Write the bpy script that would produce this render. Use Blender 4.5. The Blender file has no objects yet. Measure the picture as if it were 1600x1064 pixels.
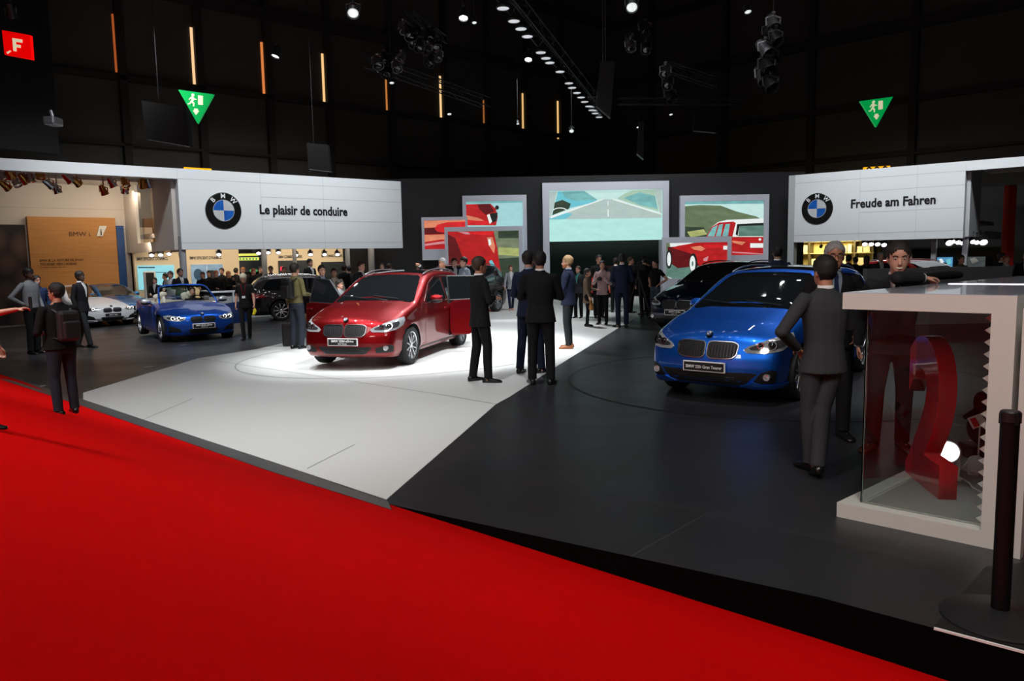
import bpy, bmesh, math, random
from mathutils import Vector, Matrix, noise
from mathutils.bvhtree import BVHTree
from mathutils.geometry import delaunay_2d_cdt
random.seed(7)
C = bpy.context
SC = C.scene
PI = math.pi
def R(d): return math.radians(d)

# ------------------------------------------------------------------ camera
CAM_H, FOC, HOR, ROLL = 1.80, 1200.0, 402.0, 0.018
_p = math.atan((532 - HOR) / FOC)
fwd = Vector((0, math.cos(_p), -math.sin(_p)))
_r0 = Vector((1, 0, 0)); _u0 = _r0.cross(fwd)
rgt = _r0 * math.cos(ROLL) - _u0 * math.sin(ROLL)
upv = _u0 * math.cos(ROLL) + _r0 * math.sin(ROLL)
EYE = Vector((0, 0, CAM_H))
cam = bpy.data.cameras.new('camera')
cam.sensor_width = 36; cam.lens = FOC / 1600 * 36; cam.clip_end = 300; cam.clip_start = 0.05
camo = bpy.data.objects.new('camera', cam); SC.collection.objects.link(camo)
camo.matrix_world = Matrix(((rgt.x, upv.x, -fwd.x, 0), (rgt.y, upv.y, -fwd.y, 0), (rgt.z, upv.z, -fwd.z, CAM_H), (0, 0, 0, 1)))
SC.camera = camo

def ray(px, py): return fwd + rgt * ((px - 800) / FOC) - upv * ((py - 532) / FOC)
def gnd(px, py, z=0.0):                      # where the photograph's line of sight meets height z
    d = ray(px, py); t = (z - CAM_H) / d.z
    return EYE + d * t
def atY(px, py, Y):
    d = ray(px, py); return EYE + d * (Y / d.y)
def onplane(px, py, p0, n):
    d = ray(px, py); t = (Vector(p0) - EYE).dot(n) / d.dot(n)
    return EYE + d * t

# ------------------------------------------------------------------ world, exposure, broad lights
w = bpy.data.worlds.new('hall'); SC.world = w; w.use_nodes = True
w.node_tree.nodes['Background'].inputs[0].default_value = (0.75, 0.8, 0.9, 1)
w.node_tree.nodes['Background'].inputs[1].default_value = 0.006
SC.view_settings.view_transform = 'Standard'; SC.view_settings.look = 'None'
SC.view_settings.gamma = 1; SC.view_settings.exposure = 0.0; SC.view_settings.use_curve_mapping = False

def area(loc, target, size, power, color=(1, 1, 1), sizey=None, spread=180, name='light'):
    l = bpy.data.lights.new(name, 'AREA'); l.energy = power; l.color = color
    l.shape = 'RECTANGLE'; l.size = size; l.size_y = sizey or size; l.spread = R(spread)
    o = bpy.data.objects.new(name, l); SC.collection.objects.link(o)
    o.location = loc; o.rotation_euler = (Vector(target) - Vector(loc)).to_track_quat('-Z', 'Y').to_euler()
    return o
def spot(loc, target, power, cone=50, blend=.6, color=(1, 1, 1), rad=.07, name='light'):
    l = bpy.data.lights.new(name, 'SPOT'); l.energy = power; l.color = color
    l.spot_size = R(cone); l.spot_blend = blend; l.shadow_soft_size = rad
    o = bpy.data.objects.new(name, l); SC.collection.objects.link(o)
    o.location = loc; o.rotation_euler = (Vector(target) - Vector(loc)).to_track_quat('-Z', 'Y').to_euler()
    return o
COOL = (.93, .97, 1.0); WARM = (1.0, .80, .55)
# hall lights over the aisle
area((-7.5, 1.5, 9), (-4.5, 4.5, 0), 3.5, 230, (1, .97, .93))
area((-4.2, 1.2, 5.5), (-2.9, 3.4, 0), 1.6, 130, (1, .95, .9), spread=120)
area((1.5, 1.0, 8.5), (1, 6, 0), 3, 70, (1, .97, .93))
# red car and the white floor round it
SPOTS = []
def lamp(loc, target, power, **k):
    SPOTS.append((Vector(loc), Vector(target))); spot(loc, target, power, **k)
for x, y, tx, ty, p in [(-3.4, 10.6, -2.2, 14.6, 2300), (0.2, 10.8, -1.4, 15, 2300), (-4.9, 14.5, -2.2, 15.2, 1500),
                        (2.0, 15.2, -1.0, 16, 1800), (-1.0, 18.6, -1.2, 15.5, 1500), (0.6, 22.5, 0, 19.5, 2200), (3.2, 21, .6, 24.5, 2200)]:
    lamp((x, y, 7.3), (tx, ty, .6), p, cone=52, color=COOL)
lamp((-2.5, 6.5, 7.4), (-3.0, 9.5, 0), 1700, cone=75, blend=1, color=COOL)
# blue car
for x, y, tx, ty, p in [(2.3, 7.6, 3.6, 10.6, 700), (4.4, 8.1, 4.2, 11, 500), (5.6, 13.5, 4.6, 11.6, 500)]:
    lamp((x, y, 7.3), (tx, ty, .8), p, cone=42, color=COOL)
lamp((3.2, 14.0, 7.3), (5.0, 16.5, .8), 300, cone=50, color=COOL)
# convertible and white coupe
for x, y, tx, ty, p in [(-7.0, 14.2, -8.0, 18.0, 1150), (-9.5, 15.0, -9.2, 18.6, 1000), (-10.5, 17.0, -11.5, 20.5, 1200), (-6, 20.5, -8, 19, 500)]:
    lamp((x, y, 7.0), (tx, ty, .8), p, cone=48, color=COOL)
# hall light seen on the show case at the right
area((1.5, 1.2, 6.0), (2.8, 5.2, 0.6), 1.6, 75, (1, .93, .84), spread=110)
# ------------------------------------------------------------------ materials
MATS = {}
def mat(name, col, rough=.5, metal=0, coat=0, emit=None, es=0, trans=0, ior=1.45, bump=None, var=None, spec=None, coatr=.03):
    if name in MATS: return MATS[name]
    m = bpy.data.materials.new(name); m.use_nodes = True; nt = m.node_tree
    b = nt.nodes['Principled BSDF']
    b.inputs['Base Color'].default_value = (*col, 1); b.inputs['Roughness'].default_value = rough
    b.inputs['Metallic'].default_value = metal; b.inputs['Coat Weight'].default_value = coat
    b.inputs['Coat Roughness'].default_value = coatr
    b.inputs['Transmission Weight'].default_value = trans; b.inputs['IOR'].default_value = ior
    if spec is not None: b.inputs['Specular IOR Level'].default_value = spec
    if emit: b.inputs['Emission Color'].default_value = (*emit, 1); b.inputs['Emission Strength'].default_value = es
    tc = nt.nodes.new('ShaderNodeTexCoord')
    if var:                                   # (scale, amount): blotchy wear
        n = nt.nodes.new('ShaderNodeTexNoise'); n.inputs['Scale'].default_value = var[0]; n.inputs['Detail'].default_value = 6
        nt.links.new(tc.outputs['Object'], n.inputs['Vector'])
        mx = nt.nodes.new('ShaderNodeMix'); mx.data_type = 'RGBA'
        mx.inputs[6].default_value = (*[c * (1 - var[1]) for c in col], 1); mx.inputs[7].default_value = (*[min(1, c * (1 + var[1])) for c in col], 1)
        nt.links.new(n.outputs['Fac'], mx.inputs[0]); nt.links.new(mx.outputs[2], b.inputs['Base Color'])
    if bump:
        n = nt.nodes.new('ShaderNodeTexNoise'); n.inputs['Scale'].default_value = bump[0]; n.inputs['Detail'].default_value = 4
        nt.links.new(tc.outputs['Object'], n.inputs['Vector'])
        bp = nt.nodes.new('ShaderNodeBump'); bp.inputs['Strength'].default_value = bump[1]; bp.inputs['Distance'].default_value = .01
        nt.links.new(n.outputs['Fac'], bp.inputs['Height']); nt.links.new(bp.outputs[0], b.inputs['Normal'])
    MATS[name] = m; return m
def cloth(name, col, rough=.85): return mat(name, col, rough, bump=(260, .25), var=(9, .12), spec=.25)

# ------------------------------------------------------------------ mesh helpers
def link(o, parent=None):
    SC.collection.objects.link(o)
    if parent: o.parent = parent
    return o
def fin(name, bm, m=None, parent=None, smooth=False, recalc=True, mats=None):
    if recalc: bmesh.ops.recalc_face_normals(bm, faces=bm.faces[:])
    me = bpy.data.meshes.new(name); bm.to_mesh(me); bm.free()
    for f in me.polygons: f.use_smooth = smooth
    for x in (mats or ([m] if m else [])): me.materials.append(x)
    return link(bpy.data.objects.new(name, me), parent)
def tag(o, label=None, cat=None, group=None, kind=None):
    if label: o['label'] = label
    if cat: o['category'] = cat
    if group: o['group'] = group
    if kind: o['kind'] = kind
    return o
def thing(name, label, cat, loc=(0, 0, 0), rz=0, group=None, scale=1):
    o = bpy.data.objects.new(name, None); SC.collection.objects.link(o); o.empty_display_size = .2
    o.location = loc; o.rotation_euler = (0, 0, rz); o.scale = (scale,) * 3
    return tag(o, label, cat, group)
def copy_tree(o, parent=None):
    c = o.copy(); SC.collection.objects.link(c); c.parent = parent
    for ch in [x for x in SC.collection.objects if x.parent == o]: copy_tree(ch, c)
    return c
def M4(loc=(0, 0, 0), rz=0, rx=0, ry=0):
    return Matrix.Translation(Vector(loc)) @ Matrix.Rotation(rz, 4, 'Z') @ Matrix.Rotation(ry, 4, 'Y') @ Matrix.Rotation(rx, 4, 'X')
def box(bm, c, s, mx=None, bev=0, mi=0):
    r = bmesh.ops.create_cube(bm, size=1); vs = r['verts']
    for v in vs: v.co = Vector((v.co.x * s[0] + c[0], v.co.y * s[1] + c[1], v.co.z * s[2] + c[2]))
    fs = {f for v in vs for f in v.link_faces}
    if bev:
        es = list({e for v in vs for e in v.link_edges})
        g = bmesh.ops.bevel(bm, geom=es, offset=bev, segments=2, affect='EDGES', profile=.5)
        vs = g['verts']; fs = set(g['faces']) | {f for v in vs for f in v.link_faces}
        vs = list({v for f in fs for v in f.verts})
    for f in fs: f.material_index = mi
    if mx is not None:
        for v in vs: v.co = mx @ v.co
    return vs
def cyl(bm, a, b, r1, r2=None, n=16, mi=0, caps=True):
    a, b = Vector(a), Vector(b); r2 = r1 if r2 is None else r2
    d = (b - a); q = d.to_track_quat('Z', 'Y').to_matrix()
    ra = []; rb = []
    for i in range(n):
        t = 2 * PI * i / n; o = q @ Vector((math.cos(t), math.sin(t), 0))
        ra.append(bm.verts.new(a + o * r1)); rb.append(bm.verts.new(b + o * r2))
    for i in range(n):
        f = bm.faces.new((ra[i], ra[(i + 1) % n], rb[(i + 1) % n], rb[i])); f.material_index = mi
    if caps:
        f = bm.faces.new(ra[::-1]); f.material_index = mi
        f = bm.faces.new(rb); f.material_index = mi
    return ra + rb
def lathe(bm, prof, mx=None, n=24, mi=0, closed=False):     # prof of (r, z) about Z
    rings = []
    for r, z in prof:
        rings.append([bm.verts.new((r * math.cos(2 * PI * i / n), r * math.sin(2 * PI * i / n), z)) for i in range(n)])
    pr = list(zip(rings[:-1], rings[1:])) + ([(rings[-1], rings[0])] if closed else [])
    for a, b in pr:
        for i in range(n):
            f = bm.faces.new((a[i], a[(i + 1) % n], b[(i + 1) % n], b[i])); f.material_index = mi
    if not closed:
        for ring, rr in ((rings[0], prof[0][0]), (rings[-1], prof[-1][0])):
            if rr > 1e-5: f = bm.faces.new(ring); f.material_index = mi
    if mx is not None:
        for ring in rings:
            for v in ring: v.co = mx @ v.co
def loft(bm, rings, mi=0):
    vr = [[bm.verts.new(p) for p in r] for r in rings]
    n = len(vr[0])
    for a, b in zip(vr[:-1], vr[1:]):
        for i in range(n):
            f = bm.faces.new((a[i], a[(i + 1) % n], b[(i + 1) % n], b[i])); f.material_index = mi
    bm.faces.new(vr[0][::-1]); bm.faces.new(vr[-1])
def limb(bm, pts, radii, n=10):
    pts = [Vector(p) for p in pts]; rings = []
    ref = None
    for i, p in enumerate(pts):
        d = (pts[min(i + 1, len(pts) - 1)] - pts[max(i - 1, 0)]).normalized()
        if ref is None:
            ref = Vector((0, 1, 0)) if abs(d.y) < .8 else Vector((1, 0, 0))
        a = (ref - d * ref.dot(d)).normalized(); b = d.cross(a); ref = a
        r = radii[i]; r = r if isinstance(r, tuple) else (r, r)
        rings.append([p + a * (math.cos(2 * PI * k / n) * r[0]) + b * (math.sin(2 * PI * k / n) * r[1]) for k in range(n)])
    loft(bm, rings)
def ell(bm, c, r, u=12, v=8, mx=None, mi=0):
    g = bmesh.ops.create_uvsphere(bm, u_segments=u, v_segments=v, radius=1)
    for x in g['verts']:
        x.co = Vector((x.co.x * r[0], x.co.y * r[1], x.co.z * r[2]))
        if mx is not None: x.co = mx @ x.co
        x.co += Vector(c)
    for f in {f for x in g['verts'] for f in x.link_faces}: f.material_index = mi
def prism(bm, poly, z0, z1, mi=0):                          # poly of (x, y)
    a = [bm.verts.new((p[0], p[1], z0)) for p in poly]; b = [bm.verts.new((p[0], p[1], z1)) for p in poly]
    n = len(poly)
    for i in range(n):
        f = bm.faces.new((a[i], a[(i + 1) % n], b[(i + 1) % n], b[i])); f.material_index = mi
    f = bm.faces.new(a[::-1]); f.material_index = mi
    f = bm.faces.new(b); f.material_index = mi
def vpoly(bm, o, u, n, poly, t, mi=0):                      # upright prism: poly of (a, z) in the plane through o along u; n outward, thickness t back from n=0..t
    f0 = [bm.verts.new(Vector(o) + Vector(u) * a + Vector((0, 0, z))) for a, z in poly]
    f1 = [bm.verts.new(v.co + Vector(n) * t) for v in f0]
    k = len(poly)
    for i in range(k):
        f = bm.faces.new((f0[i], f0[(i + 1) % k], f1[(i + 1) % k], f1[i])); f.material_index = mi
    f = bm.faces.new(f0[::-1]); f.material_index = mi
    f = bm.faces.new(f1); f.material_index = mi
def frame4(bm, o, u, n, x0, x1, z0, z1, b, t, mi=0):        # rectangular frame; b = (left, right, bottom, top)
    for q in ([(x0, z0), (x0 + b[0], z0), (x0 + b[0], z1), (x0, z1)], [(x1 - b[1], z0), (x1, z0), (x1, z1), (x1 - b[1], z1)],
              [(x0 + b[0], z1 - b[3]), (x1 - b[1], z1 - b[3]), (x1 - b[1], z1), (x0 + b[0], z1)]):
        vpoly(bm, o, u, n, q, t, mi)
    if b[2] > 0: vpoly(bm, o, u, n, [(x0 + b[0], z0), (x1 - b[1], z0), (x1 - b[1], z0 + b[2]), (x0 + b[0], z0 + b[2])], t, mi)
def text(name, s, m, parent, mx, size=None, width=None, depth=.004, bold=0.0, align='LEFT', aspect=1.0):
    cu = bpy.data.curves.new(name, 'FONT'); cu.body = s; cu.size = 1; cu.extrude = .001; cu.align_x = align; cu.offset = bold; cu.resolution_u = 2
    to = bpy.data.objects.new(name, cu); SC.collection.objects.link(to)
    C.view_layer.update()
    me = bpy.data.meshes.new_from_object(to.evaluated_get(C.evaluated_depsgraph_get()))
    SC.collection.objects.unlink(to); bpy.data.objects.remove(to)
    xs = [v.co.x for v in me.vertices]; wd = max(xs) - min(xs)
    k = (width / wd) if width else size; ky = size if (size and width) else k * aspect
    for v in me.vertices: v.co = mx @ Vector((v.co.x * k, v.co.y * ky, v.co.z * depth * 500))
    me.materials.clear(); me.materials.append(m); me.name = name
    return link(bpy.data.objects.new(name, me), parent)
def plane_mx(o, u, n):                       # local x along u, local y up, local z along n (towards the viewer)
    u = Vector(u).normalized(); n = Vector(n).normalized(); v = n.cross(u)
    return Matrix(((u.x, v.x, n.x, o[0]), (u.y, v.y, n.y, o[1]), (u.z, v.z, n.z, o[2]), (0, 0, 0, 1)))

def evaluated(bm, mods):
    me = bpy.data.meshes.new('t'); bm.to_mesh(me); bm.free()
    o = bpy.data.objects.new('t', me); SC.collection.objects.link(o)
    for kind, kw in mods:
        md = o.modifiers.new(kind, kind)
        for k, v in kw.items(): setattr(md, k, v)
    C.view_layer.update()
    out = bpy.data.meshes.new_from_object(o.evaluated_get(C.evaluated_depsgraph_get()))
    SC.collection.objects.unlink(o); bpy.data.objects.remove(o); bpy.data.meshes.remove(me)
    return out
def remesh(name, bm, vox, m, parent, it=3, fac=.5):
    me = evaluated(bm, [('REMESH', dict(mode='VOXEL', voxel_size=vox, use_smooth_shade=True)), ('SMOOTH', dict(factor=fac, iterations=it))])
    me.name = name; me.materials.clear(); me.materials.append(m)
    for f in me.polygons: f.use_smooth = True
    return link(bpy.data.objects.new(name, me), parent)
# ------------------------------------------------------------------ ground shape
def ZF(x): return 0.022 * min(0.0, x + 1.0)          # the stand's floor falls gently to the left
def GP(px, py):
    z = 0.0
    for _ in range(8):
        g = gnd(px, py, z); z = ZF(g.x)
    return Vector((g.x, g.y, z))
def flat_mesh(name, poly, zf, m, parent=None, thick=None, side=None, top=0.0):
    bm = bmesh.new()
    f = bm.faces.new([bm.verts.new((p[0], p[1], 0)) for p in poly])
    bmesh.ops.bisect_plane(bm, geom=bm.verts[:] + bm.edges[:] + bm.faces[:], plane_co=(-1, 0, 0), plane_no=(1, 0, 0))
    if thick:
        g = bmesh.ops.extrude_face_region(bm, geom=bm.faces[:])
        lo = [v for v in g['geom'] if isinstance(v, bmesh.types.BMVert)]
        lset = set(lo)
    else: lset = set()
    for v in bm.verts: v.co.z = zf(v.co) + top
    for v in lset: v.co.z -= thick
    bmesh.ops.recalc_face_normals(bm, faces=bm.faces[:])
    for f in bm.faces:
        if side and abs(f.normal.z) < .5: f.material_index = 1
    return fin(name, bm, None, parent, mats=[m] + ([side] if side else []), recalc=bool(thick))
zf2 = lambda c: ZF(c.x)

def tile_mat(name, col, seam, sc, rough, rot=41, coat=0):
    m = mat(name, col, rough, coat=coat); nt = m.node_tree; b = nt.nodes['Principled BSDF']
    tc = nt.nodes.new('ShaderNodeTexCoord'); mp = nt.nodes.new('ShaderNodeMapping'); mp.inputs['Rotation'].default_value = (0, 0, R(rot))
    br = nt.nodes.new('ShaderNodeTexBrick'); br.inputs['Scale'].default_value = 1
    br.inputs['Brick Width'].default_value = sc[0]; br.inputs['Row Height'].default_value = sc[1]; br.inputs['Mortar Size'].default_value = .006
    br.inputs['Color1'].default_value = (*col, 1); br.inputs['Color2'].default_value = (*[c * 1.12 for c in col], 1); br.inputs['Mortar'].default_value = (*seam, 1)
    no = nt.nodes.new('ShaderNodeTexNoise'); no.inputs['Scale'].default_value = 1.3; no.inputs['Detail'].default_value = 8
    mx = nt.nodes.new('ShaderNodeMix'); mx.data_type = 'RGBA'; mx.blend_type = 'MULTIPLY'; mx.inputs[0].default_value = .35
    nt.links.new(tc.outputs['Object'], mp.inputs[0]); nt.links.new(mp.outputs[0], br.inputs['Vector']); nt.links.new(tc.outputs['Object'], no.inputs['Vector'])
    nt.links.new(br.outputs['Color'], mx.inputs[6]); nt.links.new(no.outputs['Color'], mx.inputs[7]); nt.links.new(mx.outputs[2], b.inputs['Base Color'])
    mr = nt.nodes.new('ShaderNodeMapRange'); mr.inputs['To Min'].default_value = rough - .08; mr.inputs['To Max'].default_value = rough + .12
    nt.links.new(no.outputs['Fac'], mr.inputs['Value']); nt.links.new(mr.outputs[0], b.inputs['Roughness'])
    return m
M_dark = tile_mat('dark_floor_tiles', (.024, .024, .027), (.045, .045, .05), (2.4, 1.2), .36)
M_whitefloor = mat('white_floor', (.60, .60, .585), .42, var=(.8, .05))
M_fascia = mat('stage_edge_black', (.0012, .001, .001), .9, spec=.05)
M_steel = mat('steel_strip', (.035, .036, .04), .4, metal=.4, var=(3, .5))
M_carpet = mat('red_carpet', (.60, .0006, .001), .95, bump=(700, .25), var=(1.7, .12), spec=.03)
M_seam = mat('floor_seam', (.30, .30, .29), .6)
M_black = mat('matt_black', (.008, .008, .008), .6)
M_white = mat('white_panel', (.68, .71, .73), .45)
M_warmwhite = mat('warm_white_wall', (.66, .62, .57), .6)
M_grey = mat('grey_panel', (.30, .31, .33), .5)
M_seamg = mat('panel_joint', (.36, .38, .39), .6)
M_hall = mat('hall_wall', (.085, .078, .07), .9, var=(.25, .3))
M_chrome = mat('chrome', (.75, .75, .77), .12, metal=1)
M_lens = mat('lamp_lens', (.9, .95, 1), .3, emit=(.95, .98, 1), es=9)
M_lensdim = mat('downlight_lens', (.6, .6, .6), .4, emit=(.9, .95, 1), es=.4)
M_alu = mat('aluminium', (.22, .22, .24), .35, metal=.8)
M_can = mat('black_lamp_can', (.015, .015, .016), .35)

E1, E2, E3, E4, E5 = GP(14, 591), GP(130, 627), GP(605, 787), GP(1280, 933), GP(1600, 1019)
E0 = E1 + (E1 - E2) * 4; E6 = E5 + (E5 - E4) * 2.2
stage = flat_mesh('floor', [E0, E1, E2, E3, E4, E5, E6, (26, E6.y), (26, 56), (-34, 56), (-34, E0.y)], zf2, M_dark, thick=.6, side=M_fascia)
tag(stage, 'dark tiled stand floor', kind='structure')
dz = None
for k in range(60):
    z = -k * .01
    c = Vector((E4.x, E4.y, z)); d = c - EYE
    py = 532 - FOC * d.dot(upv) / d.dot(fwd)
    if py >= 998: dz = z; break
Cc = Vector((E4.x, E4.y, dz))
cn = (E3 - E2).cross(Cc - E2).normalized()
def ZC(x, y): return E2.z - (cn.x * (x - E2.x) + cn.y * (y - E2.y)) / cn.z
flat_mesh('floor', [E0 + Vector((-.1, -.14, 0)), E1 + Vector((-.05, -.07, 0)), E2, E3, E4, E5, E6, (E6.x + 3, E6.y), (E6.x + 3, -8), (-34, -8), (-34, E0.y)], lambda c: ZC(c.x, c.y), M_carpet)
SC.collection.objects['floor.001'].name = 'floor_carpet'
tag(SC.collection.objects['floor_carpet'], 'red carpet of the aisle', kind='structure')
def CP(px, py):                              # point on the carpet
    return onplane(px, py, E2, cn)
# ramp strip between white floor and carpet
bm = bmesh.new()
up_ = [E0 + (0, 0, 0) if 0 else E0, E1, E2, E3]
a_ = [Vector((p.x, p.y, p.z + .012)) for p in up_] ; dn = Vector((-.08, -.12, 0))
lo_ = [CP(14, 597), CP(130, 635), CP(420, 736), CP(612, 797)]; hi_ = [GP(14, 590), GP(130, 625.5), GP(420, 723), GP(606, 786)]
lo_.insert(0, lo_[0] + (lo_[0] - lo_[1]) * 4); hi_.insert(0, hi_[0] + (hi_[0] - hi_[1]) * 4)
for i in range(len(lo_) - 1):
    q = [hi_[i], hi_[i + 1], lo_[i + 1], lo_[i]]
    t = [bm.verts.new(p + Vector((0, 0, h))) for p, h in zip(q, (.014, .014, .004, .004))]
    b_ = [bm.verts.new(p - Vector((0, 0, .03))) for p in q]
    bm.faces.new(t); bm.faces.new(b_[::-1])
    for k in range(4): bm.faces.new((t[k], b_[k], b_[(k + 1) % 4], t[(k + 1) % 4]))
tag(fin('trim_1', bm, M_steel), kind='structure')
bm = bmesh.new()
p, q = GP(1459, 982), GP(1600, 1019.5); q = q + (q - p); n_ = Vector((-(q - p).y, (q - p).x, 0)).normalized() * .012
for s_ in (0,):
    t = [bm.verts.new(v) for v in (p + Vector((0, 0, .004)), q + Vector((0, 0, .004)), q + n_ + Vector((0, 0, .004)), p + n_ + Vector((0, 0, .004)))]
    bm.faces.new(t)
    g = bmesh.ops.extrude_face_region(bm, geom=bm.faces[:])
    for v in g['geom']:
        if isinstance(v, bmesh.types.BMVert): v.co.z -= .01
tag(fin('trim_2', bm, mat('white_trim', (.7, .7, .7), .4)), kind='structure')

# white floor inlay
W = [GP(130, 614), GP(310, 560), GP(400, 546), GP(480, 528), GP(560, 500), GP(640, 480), Vector((-5, 33.6, ZF(-5))), Vector((6.6, 33.6, 0)), GP(1016, 482), GP(966, 513), GP(871, 572), GP(797, 620), GP(775, 632), GP(604, 781), GP(420, 720), GP(130, 625.5)]
flat_mesh('floor_white', W, zf2, M_whitefloor, thick=.02, top=.005)
tag(SC.collection.objects['floor_white'], 'white floor inlay running under the red car', kind='structure')
def seam_line(bm, pts, wd=.008, top=.008):
    for a, b in zip(pts[:-1], pts[1:]):
        d = (b - a); d.z = 0; n = Vector((-d.y, d.x, 0)).normalized() * wd
        cut = [a, b]
        if (a.x + 1) * (b.x + 1) < 0: cut = [a, a + (b - a) * ((-1 - a.x) / (b.x - a.x)), b]
        for p, q in zip(cut[:-1], cut[1:]):
            bm.faces.new([bm.verts.new((v.x, v.y, ZF(v.x) + top)) for v in (p - n, q - n, q + n, p + n)])
bm = bmesh.new()
seam_line(bm, [GP(312, 560.5), GP(774, 632)]); seam_line(bm, [GP(300, 624), GP(215, 660)]); seam_line(bm, [GP(555, 695), GP(480, 733)], .005)
tag(fin('trim_3', bm, M_seam, recalc=False), kind='structure')
def ring(bm, c, r, n=72, wd=.012, top=.009):
    pts = [Vector((c.x + r * math.cos(2 * PI * i / n), c.y + r * math.sin(2 * PI * i / n), 0)) for i in range(n + 1)]
    seam_line(bm, pts, wd, top)

# small flush floor outlets
for i, (px, py) in enumerate([(233, 574), (285, 539.5), (61, 603)]):
    c = GP(px, py); bm = bmesh.new(); box(bm, (0, 0, .004), (.17, .17, .012), bev=.003)
    o = fin('floor_outlet', bm, M_alu); o.location = c; o.rotation_euler = (0, R(-1.2), R(40))
    tag(o, ['small square metal floor outlet near the white floor edge', 'small square metal floor outlet in front of the blue convertible', 'small square metal floor outlet beside the red carpet at the left'][i], 'floor outlet', 'floor outlets')

# ------------------------------------------------------------------ hall shell
def quadwall(name, p, q, z0, z1, m, th=.3):
    p, q = Vector((p[0], p[1], 0)), Vector((q[0], q[1], 0)); u = (q - p); L = u.length; u.normalize(); n = Vector((-u.y, u.x, 0))
    bm = bmesh.new(); vpoly(bm, p, u, n, [(0, z0), (L, z0), (L, z1), (0, z1)], th)
    return tag(fin(name, bm, m), kind='structure')
WL0 = Vector((-9.4, 38, 0)); WLu = Vector((.743, .669, 0)); CORN = WL0 + WLu * 22.1; WRu = Vector((.717, -.697, 0))
WLn = Vector((.669, -.743, 0)); WRn = Vector((-.697, -.717, 0))
quadwall('wall_left', WL0 - WLu * 40, CORN, -1, 21, M_hall); quadwall('wall_right', CORN, CORN + WRu * 60, -1, 21, M_hall)
quadwall('wall_back', (-44, -9), (-44, 24), -1, 21, M_black, .1)
quadwall('wall_front', (50, -9), (-44, -9), -1, 21, M_black, .1)
bm = bmesh.new(); box(bm, (3, 22, 21.2), (100, 66, .3)); tag(fin('ceiling', bm, M_black), kind='structure')
# beams and columns of the hall walls
M_beam = mat('hall_beam', (.035, .03, .027), .8)
bm = bmesh.new()
def wall_a(px, py, o, u, n): 
    p = onplane(px, py, o, n); return (p - o).dot(u), p.z
for zz, hh in ((12.75, .5), (9.2, .22), (16.5, .4), (6.6, .12)):
    vpoly(bm, WL0, WLu, WLn, [(-40, zz), (22, zz), (22, zz + hh), (-40, zz + hh)], .3)
tag(fin('trim_4', bm, M_beam), kind='structure')
bm = bmesh.new()
for zz, hh in ((12.75, .5), (9.2, .22), (16.5, .4), (6.6, .12)):
    vpoly(bm, CORN, WRu, WRn, [(0, zz), (60, zz), (60, zz + hh), (0, zz + hh)], .3)
for k in range(9):
    a = 3 + 5.2 * k; vpoly(bm, CORN, WRu, WRn, [(a, 0), (a + .35, 0), (a + .35, 20), (a, 20)], .34)
tag(fin('trim_5', bm, M_beam), kind='structure')
# tall narrow window slits, warm light behind
slits = [(175, 22, 112, (1, .22, .05), .35), (298, 43, 135, (1, .62, .32), 1.0), (408, 66, 146, (1, .3, .08), .7), (503, 84, 162, (1, .6, .25), 1.0), (602, 108, 177, (1, .35, .08), .5),
         (687, 119, 189, (1, .65, .3), 1.0), (755, 156, 197, (1, .35, .08), .3), (816, 146, 207, (1, .6, .22), .8), (871, 158, 217, (1, .6, .22), .9)]
for i, (px, y0, y1, c, s) in enumerate(slits):
    a, zt = wall_a(px, y0, WL0, WLu, WLn); _, zb = wall_a(px, y1, WL0, WLu, WLn)
    bm = bmesh.new(); hw = .05 if s > .6 else .035
    vpoly(bm, WL0, WLu, WLn, [(a - hw, zb), (a + hw, zb), (a + hw, zt), (a - hw, zt)], .05)
    m = mat('slit_glow_%d' % i, (.02, .01, .01), .5, emit=c, es=s)
    o = fin('window_%d' % (i + 1), bm, m); tag(o, kind='structure')
    bm = bmesh.new(); vpoly(bm, WL0, WLu, WLn, [(a + hw, 0), (a + hw + .3, 0), (a + hw + .3, 20), (a + hw, 20)], .3)
    tag(fin('window_mullion', bm, M_beam, o), kind='structure')
# black curtain wall at the far left
quadwall('wall_side', atY(-80, 300, 24).xy, atY(98, 300, 27).xy, 5.6, 21, M_black, .4)

# ------------------------------------------------------------------ the stand's white walls
class PL:
    def __init__(s, o, u, n): s.o, s.u, s.n = Vector(o), Vector(u).normalized(), Vector(n).normalized()
    def a(s, px, py=400): p = onplane(px, py, s.o, s.n); return (p - s.o).dot(s.u)
    def z(s, px, py): return onplane(px, py, s.o, s.n).z
    def P(s, a, z, d=0): return s.o + s.u * a + s.n * d + Vector((0, 0, z))
    def slab(s, bm, a0, a1, z0, z1, d0, d1, mi=0): vpoly(bm, s.o + s.n * d0, s.u, s.n, [(a0, z0), (a1, z0), (a1, z1), (a0, z1)], d1 - d0, mi)
LU = Vector((.76, .65, 0)); LN = Vector((.65, -.76, 0)); RU = Vector((.76, -.65, 0)); RN = Vector((-.65, -.76, 0))
FL = PL((-11.0, 25.6, 0), LU, LN)                       # left sign wall
FR = PL((11.46, 31.75, 0), RU, RN)                       # right sign wall
ZT, ZB = 4.9, 2.25

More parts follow.
